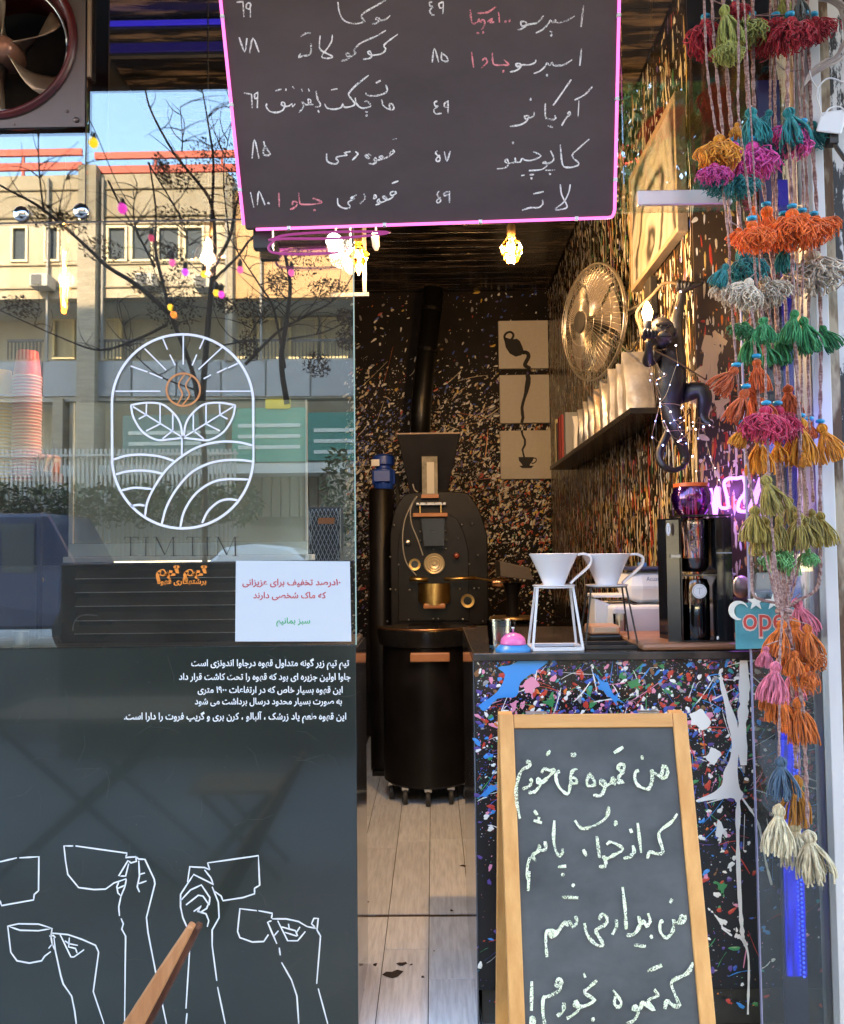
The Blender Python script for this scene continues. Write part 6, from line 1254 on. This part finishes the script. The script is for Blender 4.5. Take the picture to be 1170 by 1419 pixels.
def badge(px, py, y_, rx, rz_, nrm=None):
    c = Vector((X_(px, y_), y_, Z_(py, y_))); bd = MB().lathe([(rx, 0), (rx, .0012), (.0005, .0013)], c, 28, 0, Matrix.Rotation(R(90), 4, 'X') @ Matrix.Diagonal((1, rz_ / rx, 1, 1))).build('badge', mat('badge_white', (.75, .74, .78), .4), ct)
    r1 = MB(); ci = [c + Vector((rx * .84 * math.cos(t * .1963), -.0016, rz_ * .84 * math.sin(t * .1963))) for t in range(33)]; r1.ribbon(ci, .0006, Vector((0, -1, 0)))
    s_ = rz_ * .42; r1.ribbon([c + Vector((-s_ * rx / rz_, -.0016, s_)), c + Vector((s_ * rx / rz_, -.0016, s_))], .0011, Vector((0, -1, 0))); r1.ribbon([c + Vector((0, -.0016, s_)), c + Vector((0, -.0016, -s_))], .0011, Vector((0, -1, 0)))
    r1.build('letter', mat('badge_ink', (.08, .03, .03), .5), bd, fix=False)
badge(966, 820, q - .0445, .0205, .0205); badge(925.5, 734, q - .062, .0065, .018)
MB().box(X_(918, q), X_(931, q), q - .075, q - .062, Z_(773, q), Z_(769, q)).build('tap', M_steel, ct)
# clutter seen through the screen
jar = tumbler('clear glass jar with a dark lid behind the open plaque', 1058, .22, .045, .13, 'glass_jar'); MB().lathe([(.046, .131), (.046, .150), (.03, .152)], worg(jar), 28).build('lid', M_matte, jar, smooth=True)
pk = thing('machine_hood', 'grey espresso machine side seen through the glass screen behind the plaque', 'machine', (X_(1040, .3), .3, ZC))
MB().box(X_(1010, .28), X_(1112, .28), .30, .345, ZC + .021, Z_(830, .28)).build('body', mat('machine_grey', (.20, .20, .23), .25, .5), pk, bevel=.006); MB().ball(Vector((X_(1024, .28), .28, Z_(815, .28))), .03, 20, sq=(1, .5, 1.2)).build('dial', mat('pale_aluminium'), pk, smooth='all')
op = thing('open_plaque', 'teal plaque with red letters op showing, hung with white stars and a moon', 'sign', at(1060, 890, -.03 - .03))
Yo = -.065; 
MB().slab([at(1021, 900, Yo), at(1108, 897, Yo), at(1106, 834, Yo), at(1020, 836, Yo)], Vector((0, -1, 0)), .008).build('board', mat('teal_paint', (.045, .22, .27), .6, col2=(.09, .32, .38), scale=9, stretch=(1, 1, 2)), op, bevel=.001)
ol = MB(); text_to(ol, 'open', planeY(Yo - .0005), 1029, 1108, 873, 0, bold=.035, rtl=False, hscale=1.15); ol.build('letter_outline', mat('letter_cream', (.70, .55, .50), .6), op, fix=False)
ol = MB(); text_to(ol, 'open', planeY(Yo - .0012), 1030.5, 1107, 872, 0, bold=.004, rtl=False, hscale=1.12); ol.build('lettering', mat('letter_red', (.55, .06, .05), .6), op, fix=False)
for sx, sy in ((1048, 834), (1073, 834)):
    c = at(sx, sy, Yo - .004); MB().poly([c + Vector((math.cos(R(90 + 36 * k)) * (.0235 if k % 2 == 0 else .0095), 0, math.sin(R(90 + 36 * k)) * (.0235 if k % 2 == 0 else .0095))) for k in range(10)], .004, Vector((0, -1, 0))).build('star', mat('star_white', (.72, .74, .70), .6), op)
c = at(1024, 846, Yo - .004); mo_ = [c + Vector((.026 * math.cos(R(t)), 0, .026 * math.sin(R(t)))) for t in range(20, 281, 20)] + [c + Vector((.007 + .019 * math.cos(R(t)), 0, -.002 + .020 * math.sin(R(t)))) for t in range(270, 29, -20)]
MB().poly(mo_, .004, Vector((0, -1, 0))).build('moon', mat('star_white'), op)

Z_ = lambda py, Y: at(60, py, Y).z
X_ = lambda px, Y: at(px, 650, Y).x
# ---- behind the window: cups, box, display case, black louvred unit
def cup_mesh():
    return [(.030, .083), (.031, .085), (.040, .008), (.0425, .006), (.0425, .001), (.041, .0), (.039, .004)]
def stack(px, py0, py1, n, cols, label, toplabel, grp, Y=.24):
    x = X_(px, Y); z0 = Z_(py1, Y); z1 = Z_(py0, Y); st_ = (z1 - z0 - .085) / (n - 1); base = None
    for k in range(n):
        top = k == n - 1
        if base is None or top:
            c_ = thing('paper_cup', toplabel if top else label, 'cup', (x, Y, z0 + k * st_), grp)
            MB().lathe(cup_mesh()[:-2], (x, Y, z0 + k * st_), 28).build('wall', cols[1] if top else cols[0], c_, smooth=True)
            MB().lathe([(.0405, .0), (.043, .0015), (.043, .0055), (.0405, .007)], (x, Y, z0 + k * st_), 28).build('rim', cols[2], c_, smooth='all')
            if base is None: base = c_
        else: copy_tree(base, None, Vector((x + rnd.uniform(-.001, .001), Y + rnd.uniform(-.001, .001), z0 + k * st_)))
stack(36.5, 487, 668, 33, [mat('cup_pink', (.75, .10, .18), .5), mat('cup_red', (.80, .03, .04), .5), mat('rim_pink', (.85, .55, .55), .5)], 'pink paper cup in the tall upside-down stack behind the window', 'red topped paper cup crowning the tall pink stack', 'pink paper cups in one stack')
stack(-1, 513, 668, 26, [mat('cup_yellow', (.85, .50, .02), .5), mat('cup_yellow2', (.85, .55, .03), .5), mat('rim_yellow', (.75, .62, .35), .5)], 'yellow paper cup in the stack at the left picture edge', 'plain yellow cup on top of the yellow stack', 'yellow paper cups in one stack')
cs = thing('cup_shelf', 'dark little shelf behind the window that carries the paper cup stacks', 'shelf', (X_(20, .24), .24, Z_(672, .24)))
MB().box(X_(-60, .24), X_(82, .24), .18, .32, Z_(676, .24), Z_(669, .24)).build('board', M_black, cs); MB().box(X_(40, .24), X_(44, .24), .30, .32, 1.032, Z_(677, .24)).build('post', M_black, cs)
bx = thing('sugar_box', 'small box of wrapped pink and brown sachets next to the cup stacks', 'box', (X_(66, .24), .24, Z_(669, .24)))
MB().box(X_(53, .24), X_(80, .24), .20, .28, Z_(668.8, .24), Z_(655, .24)).build('box', mat('box_brown', (.16, .07, .05), .5), bx, bevel=.001)
rr = random.Random(6)
for k in range(14): 
    M_ = Matrix.Translation((X_(56 + 1.6 * k, .24), .22 + rr.uniform(0, .05), Z_(648 + rr.uniform(-3, 3), .24))) @ Matrix.Rotation(rr.uniform(-.3, .3), 4, 'Y'); MB().box(-.002, .002, -.02, .02, -.03, .035, M=M_).build('sachet', mat('sachet_a', (.50, .20, .16), .4) if k % 2 else mat('sachet_b', (.60, .42, .32), .4), bx)
Z_ = lambda py, Y: at(260, py, Y).z
frosted = bpy.data.materials.new('hazy_case_glass'); frosted.use_nodes = True; nt = frosted.node_tree; nt.nodes.remove(nt.nodes['Principled BSDF'])
mx_ = nt.nodes.new('ShaderNodeMixShader'); mx_.inputs[0].default_value = .5; t1_ = nt.nodes.new('ShaderNodeBsdfTransparent'); t2_ = nt.nodes.new('ShaderNodeBsdfDiffuse'); t2_.inputs[0].default_value = (.66, .72, .60, 1)
nt.links.new(t1_.outputs[0], mx_.inputs[1]); nt.links.new(t2_.outputs[0], mx_.inputs[2]); nt.links.new(mx_.outputs[0], nt.nodes['Material Output'].inputs[0])
dc = thing('display_case', 'pale framed glass display board leaning behind the window under the round logo', 'display case', (X_(260, .16), .16, Z_(778, .16)))
q = .16; fx0, fx1, fz0, fz1 = X_(92, q), X_(426, q), Z_(778, q), Z_(556, q)
M_pale = mat('pale_frame', (.78, .78, .70), .4)
MB().box(fx0, X_(433, q), q - .02, q + .05, fz0, Z_(770, q)).build('ledge', M_pale, dc, bevel=.002)
MB().box(fx0 + .01, fx1, q - .004, q + .004, Z_(769.5, q), Z_(752, q)).build('lower_rail', mat('pale_green_rail', (.72, .80, .72), .4), dc); MB().box(fx0 + .01, fx0 + .022, q - .004, q + .004, Z_(751.5, q), fz1).build('side_rail', M_pale, dc)
MB().box(fx1 - .006, fx1, q - .004, q + .004, Z_(751.5, q), fz1).build('side_rail', M_pale, dc)
MB().box(fx0 + .024, fx1 - .008, q + .0, q + .003, Z_(751.5, q), fz1).build('pane', frosted, dc)
un = thing('louvred_unit', 'black louvred cooling unit with thin chrome lines behind the lower window', 'cooling unit', (X_(205, .2), .2, 1.032)); q = .17
MB().box(X_(80, q), X_(470, q), q + .01, q + .16, 1.0315, Z_(782, q)).build('body', M_black, un, bevel=.003)
for k, py in enumerate((800, 819, 838, 858, 876)):
    MB().hexa([Vector((X_(108, q), q - .012, Z_(py, q))), Vector((X_(468, q), q - .012, Z_(py, q))), Vector((X_(468, q), q + .006, Z_(py - 11, q))), Vector((X_(108, q), q + .006, Z_(py - 11, q))), Vector((X_(108, q), q + .008, Z_(py, q))), Vector((X_(468, q), q + .008, Z_(py, q))), Vector((X_(468, q), q + .009, Z_(py - 11, q))), Vector((X_(108, q), q + .009, Z_(py - 11, q)))]).build('louvre', M_matte, un)
    MB().box(X_(108, q), X_(468, q), q - .0145, q - .0125, Z_(py + .9, q), Z_(py, q)).build('chrome_line', mat('painted_chrome_shine', (.75, .76, .78), .35), un)  # whitish colour painted in for the shine of the chrome
MB().tube(catmull([Vector((X_(a, q), q - .02, Z_(b, q))) for a, b in ((107, 872), (108, 862), (114, 853), (124, 850), (140, 851))], 5), .0022, 6).build('cable', M_steel, un)
sc_c = thing('steel_cup', 'small brushed steel cup on the window ledge at the lower left', 'cup', (X_(27, .06), .08, 1.031)); MB().lathe([(.024, 0), (.024, .004), (.020, .006), (.0215, .045), (.019, .046), (.018, .01)], worg(sc_c), 28).build('body', M_steel, sc_c, smooth=True); MB().lathe([(.026, 0), (.026, .003)], worg(sc_c) - Vector((0, 0, .0)), 24).build('foot', M_matte, sc_c)
ca = thing('bar_cabinet', 'dark blue grey cabinet with a drawer knob in the shadows behind the cups', 'cabinet', (X_(30, .9), .95, 0)); MB().box(X_(-120, .9), X_(110, .9), .9, 1.4, 0, 1.25).build('body', mat('cab_blue', (.03, .04, .06), .4), ca, bevel=.003); MB().ball(Vector((X_(60, .9), .888, 1.2)), .012, 10).build('knob', M_brass, ca, smooth='all')

X_ = lambda px, Y: (px - VPX) * (Y - CAM.y) / F
# ---- right-hand post, cables, floodlight
dp = thing('door_post', 'distressed white painted timber post at the right edge with black patches', 'post', (1.22, -.12, 0))
M_dist = bpy.data.materials.new('distressed_paint'); M_dist.use_nodes = True; nt = M_dist.node_tree; b_ = nt.nodes['Principled BSDF']; b_.inputs['Roughness'].default_value = .6
tc = nt.nodes.new('ShaderNodeTexCoord'); mp = nt.nodes.new('ShaderNodeMapping'); mp.inputs['Scale'].default_value = (3.5, 3.5, .8); nz1 = nt.nodes.new('ShaderNodeTexNoise'); nz1.inputs['Scale'].default_value = 5; nz1.inputs['Detail'].default_value = 9; nz1.inputs['Roughness'].default_value = .72
rp_ = nt.nodes.new('ShaderNodeValToRGB'); rp_.color_ramp.elements[0].position = .50; rp_.color_ramp.elements[1].position = .53; rp_.color_ramp.elements[0].color = (.62, .61, .60, 1); rp_.color_ramp.elements[1].color = (.02, .018, .018, 1)
nt.links.new(tc.outputs['Object'], mp.inputs[0]); nt.links.new(mp.outputs[0], nz1.inputs[0]); nt.links.new(nz1.outputs[0], rp_.inputs[0]); nt.links.new(rp_.outputs[0], b_.inputs['Base Color'])
bmp = nt.nodes.new('ShaderNodeBump'); bmp.inputs['Strength'].default_value = .4; bmp.inputs['Distance'].default_value = .004; bmp.invert = True; nt.links.new(rp_.outputs[0], bmp.inputs['Height']); nt.links.new(bmp.outputs[0], b_.inputs['Normal'])
xp0 = X_(1133, -.06)
MB().box(xp0 + .062, xp0 + .5, -.07, .3, 0, 3.3).build('painted_face', M_dist, dp)
MB().box(xp0, xp0 + .034, -.085, .012, 0, 3.3).build('white_strip', mat('chipped_white', (.62, .61, .63), .45, col2=(.52, .50, .50), scale=6, stretch=(1, 1, .2), bump=.15), dp, bevel=.002)
M_rustp = mat('rough_bark_paint', (.10, .055, .03), .85, col2=(.42, .34, .24), scale=14, stretch=(1, 1, .35), bump=.6, contrast=(.42, .6))
MB().box(xp0 + .036, xp0 + .061, -.078, .012, 0, 3.3).build('rough_strip', M_rustp, dp)
rp2 = thing('rough_pole', 'rough brown and cream peeling pole behind the upper tassels', 'pole', (X_(1112, .06), .06, 0)); xq = X_(1120, .06)
MB().lathe([(.020, ZC + .001), (.021, 1.8), (.019, 2.4), (.021, 3.3)], (X_(1122, .10), .10, 0), 16).build('pole', M_rustp, rp2, smooth=True)
for q_ in (1050, 1068): pass
cv = thing('cable_coil', 'coil of white and grey cable hung at the top of the right post', 'cable', at(1150, 60, -.15)); cm_ = MB(); rr = random.Random(31)
for k in range(4):
    rx, rz_ = 32 + 3 * k, 42 + 3 * k; cm_.tube(catmull([at(1140 + rr.uniform(-2, 2) + rx * math.cos(t) * (1 if math.cos(t) > 0 else 1.1), 42 + rz_ * math.sin(t), -.14 - .006 * k) for t in [R(a) for a in range(-95, 92, 16)]] + [at(1124, 98 + 3 * k, -.14), at(1112, 125, -.14), at(1120, 150, -.13)], 3), .0032, 6)
cm_.build('loops', mat('cable_tan', (.45, .38, .34), .5), cv)
MB().tube(catmull([at(*p, -.16) for p in ((1122, 98), (1126, 112), (1134, 125), (1136, 145), (1141, 160), (1150, 150), (1165, 148), (1175, 160))], 5), .0022, 6).build('lead', M_white, cv); MB().tube(catmull([at(*p, -.16) for p in ((1172, 115), (1150, 108), (1136, 118), (1132, 132), (1137, 150))], 5), .0022, 6).build('lead', M_white, cv)
MB().tube(catmull([at(*p, -.05) for p in ((1075, 82), (1085, 95), (1105, 98), (1118, 95))], 5), .0022, 6).build('lead', mat('cable_tan'), cv)
fl_ = thing('floodlight', 'small white floodlight with a dark bracket fixed to the right post', 'floodlight', at(1155, 185, -.14))
MB().hexa([at(1131, 182, -.16), at(1166, 186, -.16), at(1178, 150, -.16), at(1138, 156, -.16), at(1131, 182, -.11), at(1166, 186, -.11), at(1178, 150, -.11), at(1138, 156, -.11)]).build('housing', M_white, fl_, bevel=.004)
MB().tube([at(1153, 188, -.14), at(1160, 205, -.14), at(1172, 222, -.14)], .006, 8).build('bracket', M_matte, fl_); MB().box(at(1148, 190, -.14).x, at(1160, 190, -.14).x, -.15, -.12, at(1150, 200, -.14).z, at(1150, 187, -.14).z).build('clip', M_matte, fl_)

# ---- tassel strings
COL = dict(crimson=(.42, .015, .03), olive=(.33, .34, .08), teal=(.02, .21, .22), magenta=(.62, .06, .30), amber=(.72, .27, .015), orange=(.80, .13, .01), cream=(.62, .50, .38), green=(.035, .22, .07), rust=(.52, .09, .015), rose=(.55, .03, .09), moss=(.30, .22, .045), lime=(.16, .42, .14), pink=(.60, .15, .22), brown_orange=(.62, .15, .02), slate=(.05, .09, .14), ochre=(.45, .18, .015), ivory=(.68, .58, .38), grey_green=(.16, .17, .16))
def ymat(c): return mat('yarn_' + c, tuple(x * .62 for x in COL[c]), 1.0, col2=tuple(min(1, x * 1.25 + .015) for x in COL[c]), scale=9, stretch=(1, 1, .4), spec=.1, sheen=.3, detail=8, contrast=(.38, .62), perobj=.18)
TM = {}
def tassel_mesh(kind, var):
    key = (kind, var)
    if key in TM: return TM[key]
    rr = random.Random(hash(kind) % 97 if False else {'straight': 1, 'fluffy': 2}[kind] * 100 + var); mb = MB(); n = 62 if kind == 'straight' else 150
    W_ = .36 if kind == 'straight' else .52
    for k in range(n):
        t = rr.uniform(0, 2 * math.pi); u = math.sqrt(rr.random()); re = W_ * u * (1 + .1 * rr.uniform(-1, 1)); Lk = rr.uniform(.88, 1.02) if kind == 'straight' else rr.uniform(.62, 1.0)
        if kind == 'fluffy': Lk *= (1 - .22 * u * u)
        hd_r = .11; pts = [Vector((0, 0, .02)), Vector((math.cos(t) * hd_r * u, math.sin(t) * hd_r * u, -.06)), Vector((math.cos(t) * .12 * (.4 + .6 * u), math.sin(t) * .12 * (.4 + .6 * u), -.15)), Vector((math.cos(t) * .075 * (.4 + .6 * u), math.sin(t) * .075 * (.4 + .6 * u), -.24))]
        wg = .02 if kind == 'straight' else .07
        for q in (.42, .62, .82, 1.0):
            spread = re * (min(1, (q - .24) / .5)) ** .6; tt_ = t + rr.uniform(-.12, .12) * (1 if kind == 'straight' else 2.5)
            pts.append(Vector((math.cos(tt_) * spread + rr.gauss(0, wg * .3), math.sin(tt_) * spread + rr.gauss(0, wg * .3), -Lk * q + rr.gauss(0, wg * .25))))
        mb.tube(catmull(pts, 2), .021 if kind == 'straight' else .017, 4, cap=False)
    for k in range(26):   # loose fibres
        t = rr.uniform(0, 6.28); z0 = -rr.uniform(.1, .85); r0 = W_ * (.25 + .6 * min(1, -z0)); p = Vector((math.cos(t) * r0 * .7, math.sin(t) * r0 * .7, z0)); d = Vector((math.cos(t), math.sin(t), rr.uniform(-1.6, .3)))
        mb.tube([p, p + d * .07 + Vector((rr.gauss(0, .02), rr.gauss(0, .02), 0)), p + d * .12 + Vector((rr.gauss(0, .05), rr.gauss(0, .05), -.04))], .006, 3, cap=False)
    for q in range(3):   # wound neck
        z = -.225 - .018 * q; mb.tube([Vector((.092 * math.cos(a), .092 * math.sin(a), z)) for a in [2 * math.pi * i / 12 for i in range(13)]], .016, 5)
    me = bpy.data.meshes.new('tassel'); me.from_pydata(mb.v, [], mb.f); me.polygons.foreach_set('use_smooth', [True] * len(me.polygons)); me.update(); TM[key] = me; return me
TMc = {}
def tmesh(kind, var, col):
    k = (kind, var, col)
    if k not in TMc: me = tassel_mesh(kind, var).copy(); me.materials.append(ymat(col)); TMc[k] = me
    return TMc[k]
# strings: image path of each cord, depth, label
ST = [([(974, -60), (980, 90), (992, 180), (1010, 330), (1012, 390), (1021, 505), (1030, 592), (1046, 705), (1068, 800), (1079, 848)], -.30, 'leftmost tassel string, starting with crimson and ending in moss green yarn'),
      ([(985, -60), (990, 60), (1002, 185), (1014, 320), (1030, 350), (1048, 500), (1053, 600), (1058, 665), (1072, 800), (1082, 848)], -.27, 'tassel string with two olive tufts on top and a teal tuft low'),
      ([(1001, -60), (1005, 60), (1014, 180), (1026, 310), (1036, 390), (1044, 450), (1050, 560), (1060, 720), (1075, 790), (1083, 848)], -.25, 'tassel string with olive and magenta tufts right of the leftmost string'),
      ([(1022, -60), (1024, 80), (1024, 160), (1042, 300), (1048, 388), (1060, 470), (1062, 560), (1068, 700), (1076, 790), (1084, 848), (1081, 910), (1080, 1050), (1080, 1115)], -.33, 'long tassel string ending in a slate blue tassel and an ivory one'),
      ([(1028, -60), (1034, 100), (1040, 190), (1048, 300), (1060, 385), (1068, 450), (1078, 560), (1080, 715), (1080, 790), (1085, 848)], -.22, 'tassel string with magenta and rose tassels at mid height'),
      ([(1043, -60), (1044, 60), (1046, 150), (1062, 285), (1074, 400), (1078, 460), (1080, 560), (1078, 700), (1086, 790), (1087, 848), (1099, 960), (1104, 1075)], -.20, 'tassel string ending in a single ochre tassel over the blue light'),
      ([(1068, -60), (1068, 100), (1068, 155), (1073, 310), (1074, 400), (1080, 560), (1086, 680), (1088, 760), (1090, 848), (1100, 960), (1108, 1060), (1103, 1140)], -.18, 'tassel string with teal tuft on top and ivory tassel far below'),
      ([(1076, -60), (1074, 100), (1075, 180), (1078, 318), (1086, 342), (1092, 532), (1096, 700), (1094, 790), (1089, 848)], -.16, 'tassel string with a dark teal tuft under the orange ones'),
      ([(1092, -60), (1092, 60), (1092, 150), (1098, 290), (1100, 430), (1108, 580), (1108, 712), (1100, 790), (1090, 848), (1110, 960), (1117, 1060), (1120, 1155)], -.24, 'tassel string ending lowest in an ivory tassel at the right'),
      ([(1104, -60), (1104, 60), (1110, 170), (1114, 295), (1112, 430), (1112, 628), (1120, 700), (1106, 790), (1091, 848)], -.21, 'tassel string with brown red cord right of the centre'),
      ([(1112, -60), (1112, 60), (1116, 170), (1120, 295), (1125, 350), (1120, 450), (1122, 583), (1128, 706)], -.14, 'tassel string with a big cream tassel at the right'),
      ([(1118, -60), (1120, 30), (1125, 170), (1133, 300), (1138, 452), (1137, 588), (1137, 712), (1137, 790), (1130, 818), (1106, 832), (1093, 842)], -.12, 'rightmost tassel string whose cord loops back into the bunch')]
TS = [(978,27,52,'crimson','f',0,9),(1020,2,32,'crimson','f',0,4),(1042,24,46,'crimson','f',.15,7),(1060,42,34,'crimson','f',0,6),(1075,25,48,'crimson','f',0,6),(1095,24,48,'crimson','f',0,8),(1115,22,42,'crimson','f',.1,10),(1128,24,36,'crimson','f',.35,11),
 (1003,8,54,'olive','s',.15,1),(1030,20,46,'olive','f',0,2),(1010,56,34,'olive','f',-.1,1),(1085,-8,34,'olive','s',.1,7),(1108,-10,36,'grey_green','s',.05,9),
 (1040,150,50,'teal','s',.15,5),(1068,153,36,'teal','s',-.5,6),(1074,178,44,'teal','s',0,7),(1092,150,50,'teal','s',.2,8),(1122,170,40,'teal','f',.7,11),(998,187,52,'amber','f',-.1,0),(1022,170,20,'amber','s',-.2,3),
 (1018,197,46,'magenta','f',-.1,2),(1042,197,54,'magenta','f',.15,4),(1113,172,48,'magenta','f',-.6,9),(990,226,30,'magenta','f',0,0),(1003,240,34,'teal','f',-.7,1),(1022,242,34,'teal','f',.3,2),
 (1042,307,44,'orange','f',.1,3),(1062,287,54,'orange','s',.1,5),(1045,286,24,'orange','s',0,4),(1076,318,32,'orange','f',.1,7),(1098,290,56,'orange','f',-.05,8),(1112,296,50,'orange','f',.2,9),(1128,300,38,'orange','f',.5,11),(1026,316,22,'orange','s',-.5,1),(1086,300,40,'orange','f',-.4,6),
 (1028,333,24,'teal','s',0,1),(1029,350,46,'teal','f',.2,1),(1008,366,32,'teal','s',-.5,0),(1086,340,34,'teal','s',0,7),(1040,386,44,'cream','f',-.35,3),(1058,384,44,'cream','f',.35,4),(1008,390,28,'cream','f',-.2,0),(1025,390,40,'cream','f',0,2),(1124,348,62,'cream','f',.15,10),
 (1042,455,46,'green','s',-.1,2),(1058,440,34,'green','s',0,3),(1078,463,40,'green','s',.1,5),(1102,430,46,'green','s',-.2,8),(1112,440,46,'green','s',.3,9),(1122,452,36,'green','s',0,10),(1138,452,36,'green','s',.6,11),(1034,446,26,'green','f',-.3,1),(1062,476,28,'green','s',.3,4),(1090,455,32,'green','f',0,7),
 (1021,510,40,'rust','s',-.75,0),(1048,498,42,'rust','s',.1,1),(1034,540,46,'rust','s',-.4,0),(1040,538,50,'rust','s',.35,2),(1092,534,44,'rust','s',.05,7),(1122,584,22,'rust','s',0,10),(1062,563,50,'rose','f',-.1,3),(1078,563,50,'rose','f',.15,4),
 (1030,590,28,'amber','s',-.35,0),(1053,604,50,'amber','s',0,1),(1077,610,28,'amber','s',.1,5),(1110,580,60,'amber','s',-.05,9),(1137,588,50,'amber','s',.35,11),(1113,628,18,'amber','s',0,8),
 (1060,660,50,'moss','s',.3,3),(1046,702,46,'moss','s',0,0),(1060,718,42,'moss','s',.1,1),(1080,715,44,'moss','s',-.05,4),(1094,690,34,'moss','s',0,6),(1108,710,48,'moss','s',-.15,8),(1136,710,44,'moss','s',.2,11),(1125,706,38,'moss','s',0,10),(1115,716,38,'moss','s',.2,9),(1052,735,32,'moss','s',0,2),
 (1078,756,36,'lime','f',-.05,5),(1095,762,32,'lime','s',0,7),(1120,760,26,'lime','f',0,9),(1103,830,48,'pink','s',.3,11),(1085,860,46,'brown_orange','s',-.25,2),(1101,858,50,'brown_orange','s',.1,5),(1118,866,42,'brown_orange','s',.2,8),(1090,893,38,'brown_orange','s',-.1,4),(1112,892,42,'brown_orange','f',.1,7),(1117,922,38,'brown_orange','f',0,9),(1101,902,30,'brown_orange','s',0,1),
 (1062,896,26,'pink','s',-.1,0),(1076,918,50,'pink','s',-.15,3),(1094,926,40,'pink','s',.15,6),(1062,955,26,'brown_orange','s',0,0),(1075,962,36,'brown_orange','s',0,1),(1088,964,46,'brown_orange','s',0,4),(1106,968,56,'brown_orange','s',.1,8),
 (1082,1050,50,'slate','s',.05,3),(1105,1076,58,'ochre','s',0,5),(1080,1116,60,'ivory','s',-.05,3),(1101,1138,56,'ivory','s',.05,6),(1120,1152,60,'ivory','s',.15,8)]
tg = 'cords of yarn tassels hanging at the right of the shop front'
roots = []
M_cord = mat('twisted_cord', (.20, .10, .09), .95, col2=(.42, .28, .26), scale=45, stretch=(1, 1, 3), contrast=(.4, .6)); rr = random.Random(12)
for i, (pts, Y, lab) in enumerate(ST):
    t_ = thing('tassel_string', lab, 'tassel string', at(*pts[0], Y), tg); roots.append(t_)
    P3 = catmull([at(a, b, Y) for a, b in pts], 4); cdm = MB(); r_ = .0032 + .001 * (i % 3)
    for s_ in (0, 1):   # two plies twisted round each other
        tw = []
        for j in range(len(P3) - 1):
            for k in range(3):
                p = P3[j].lerp(P3[j + 1], k / 3); ang = (j * 3 + k) * 1.1 + s_ * math.pi; tw.append(p + Vector((math.cos(ang), math.sin(ang), 0)) * r_ * .5)
        cdm.tube(tw, r_ * .62, 5)
    cdm.build('cord', M_cord, t_, smooth='all')
    if i in (3, 8): MB().tube([P3[0] + Vector((.012, .004, 0)), at(pts[4][0] + 6, pts[4][1], Y)], .002, 5).build('cord', M_cord, t_)
M_bead = mat('turquoise_bead', (.02, .30, .52), .3); beads = {'magenta', 'amber', 'orange', 'crimson', 'rose', 'rust'}
def pathx(i, y):
    pts = ST[i][0]
    for (a, b), (c, d) in zip(pts[:-1], pts[1:]):
        if b <= y <= d: return a + (c - a) * (y - b) / max(1e-6, d - b)
    return pts[-1][0]
for j, (px, py, L_, col, kd, lean, si) in enumerate(TS):
    root = roots[si]; Y = ST[si][1] + rr.uniform(-.03, .012); p = at(px, py, Y); ln = L_ * (Y - CAM.y) / F * 1.02
    o = bpy.data.objects.new('tassel', tmesh('fluffy' if kd == 'f' else 'straight', j % 4, col)); C.objects.link(o); o.parent = root
    o.location = p - worg(root); wsc = rr.uniform(.85, 1.1) * (1.15 if L_ < 36 else 1); o.scale = (ln * wsc * (1.3 if kd == 'f' else 1.15), ln * wsc, ln * 1.08); o.rotation_euler = (rr.uniform(-.15, .1), -lean, rr.uniform(0, 6.28)) if abs(lean) < .05 else (0, -lean, 0)
    hx = pathx(si, py)
    if abs(hx - px) > 3: MB().tube([at(hx, py - 8, ST[si][1]), p + Vector((0, 0, .003))], .0014, 5).build('thread', M_cord, root)
    if col in beads and L_ > 21 and j % 5 != 3: MB().lathe([(.004, -.006), (.0115, -.003), (.0115, .003), (.004, .006)], p + Vector((0, 0, .008)), 14).build('bead', M_bead, root, smooth='all')
# the cord wrapped round the bunch
MB().tube([at(1087 + 11 * math.cos(t), 845 + .12 * k + 2 * math.sin(t), -.24 + .05 * math.sin(t)) for k, t in enumerate([i * .5 for i in range(38)])], .003, 6).build('binding_cord', M_cord, roots[3])
MB().tube(catmull([at(*p, -.20) for p in ((1042, 740), (1042, 790), (1044, 822), (1055, 831), (1078, 836))], 5), .0034, 6).build('cord', M_cord, roots[0])
hr = thing('tassel_rail', 'dark rod under the awning from which the tassel strings hang', 'rod', at(1045, -60, -.22)); zt_ = at(1045, -60, -.22).z
MB().tube([at(960, -60, -.22), at(1135, -60, -.22)], .012, 10).build('rod', M_matte, hr)
for px in (965, 1130): c = at(px, -60, -.22); MB().tube([c, Vector((c.x, c.y, 3.33))], .004, 6).build('hanger', M_steel, hr)
# side shop wall right of the post, mass for the far right
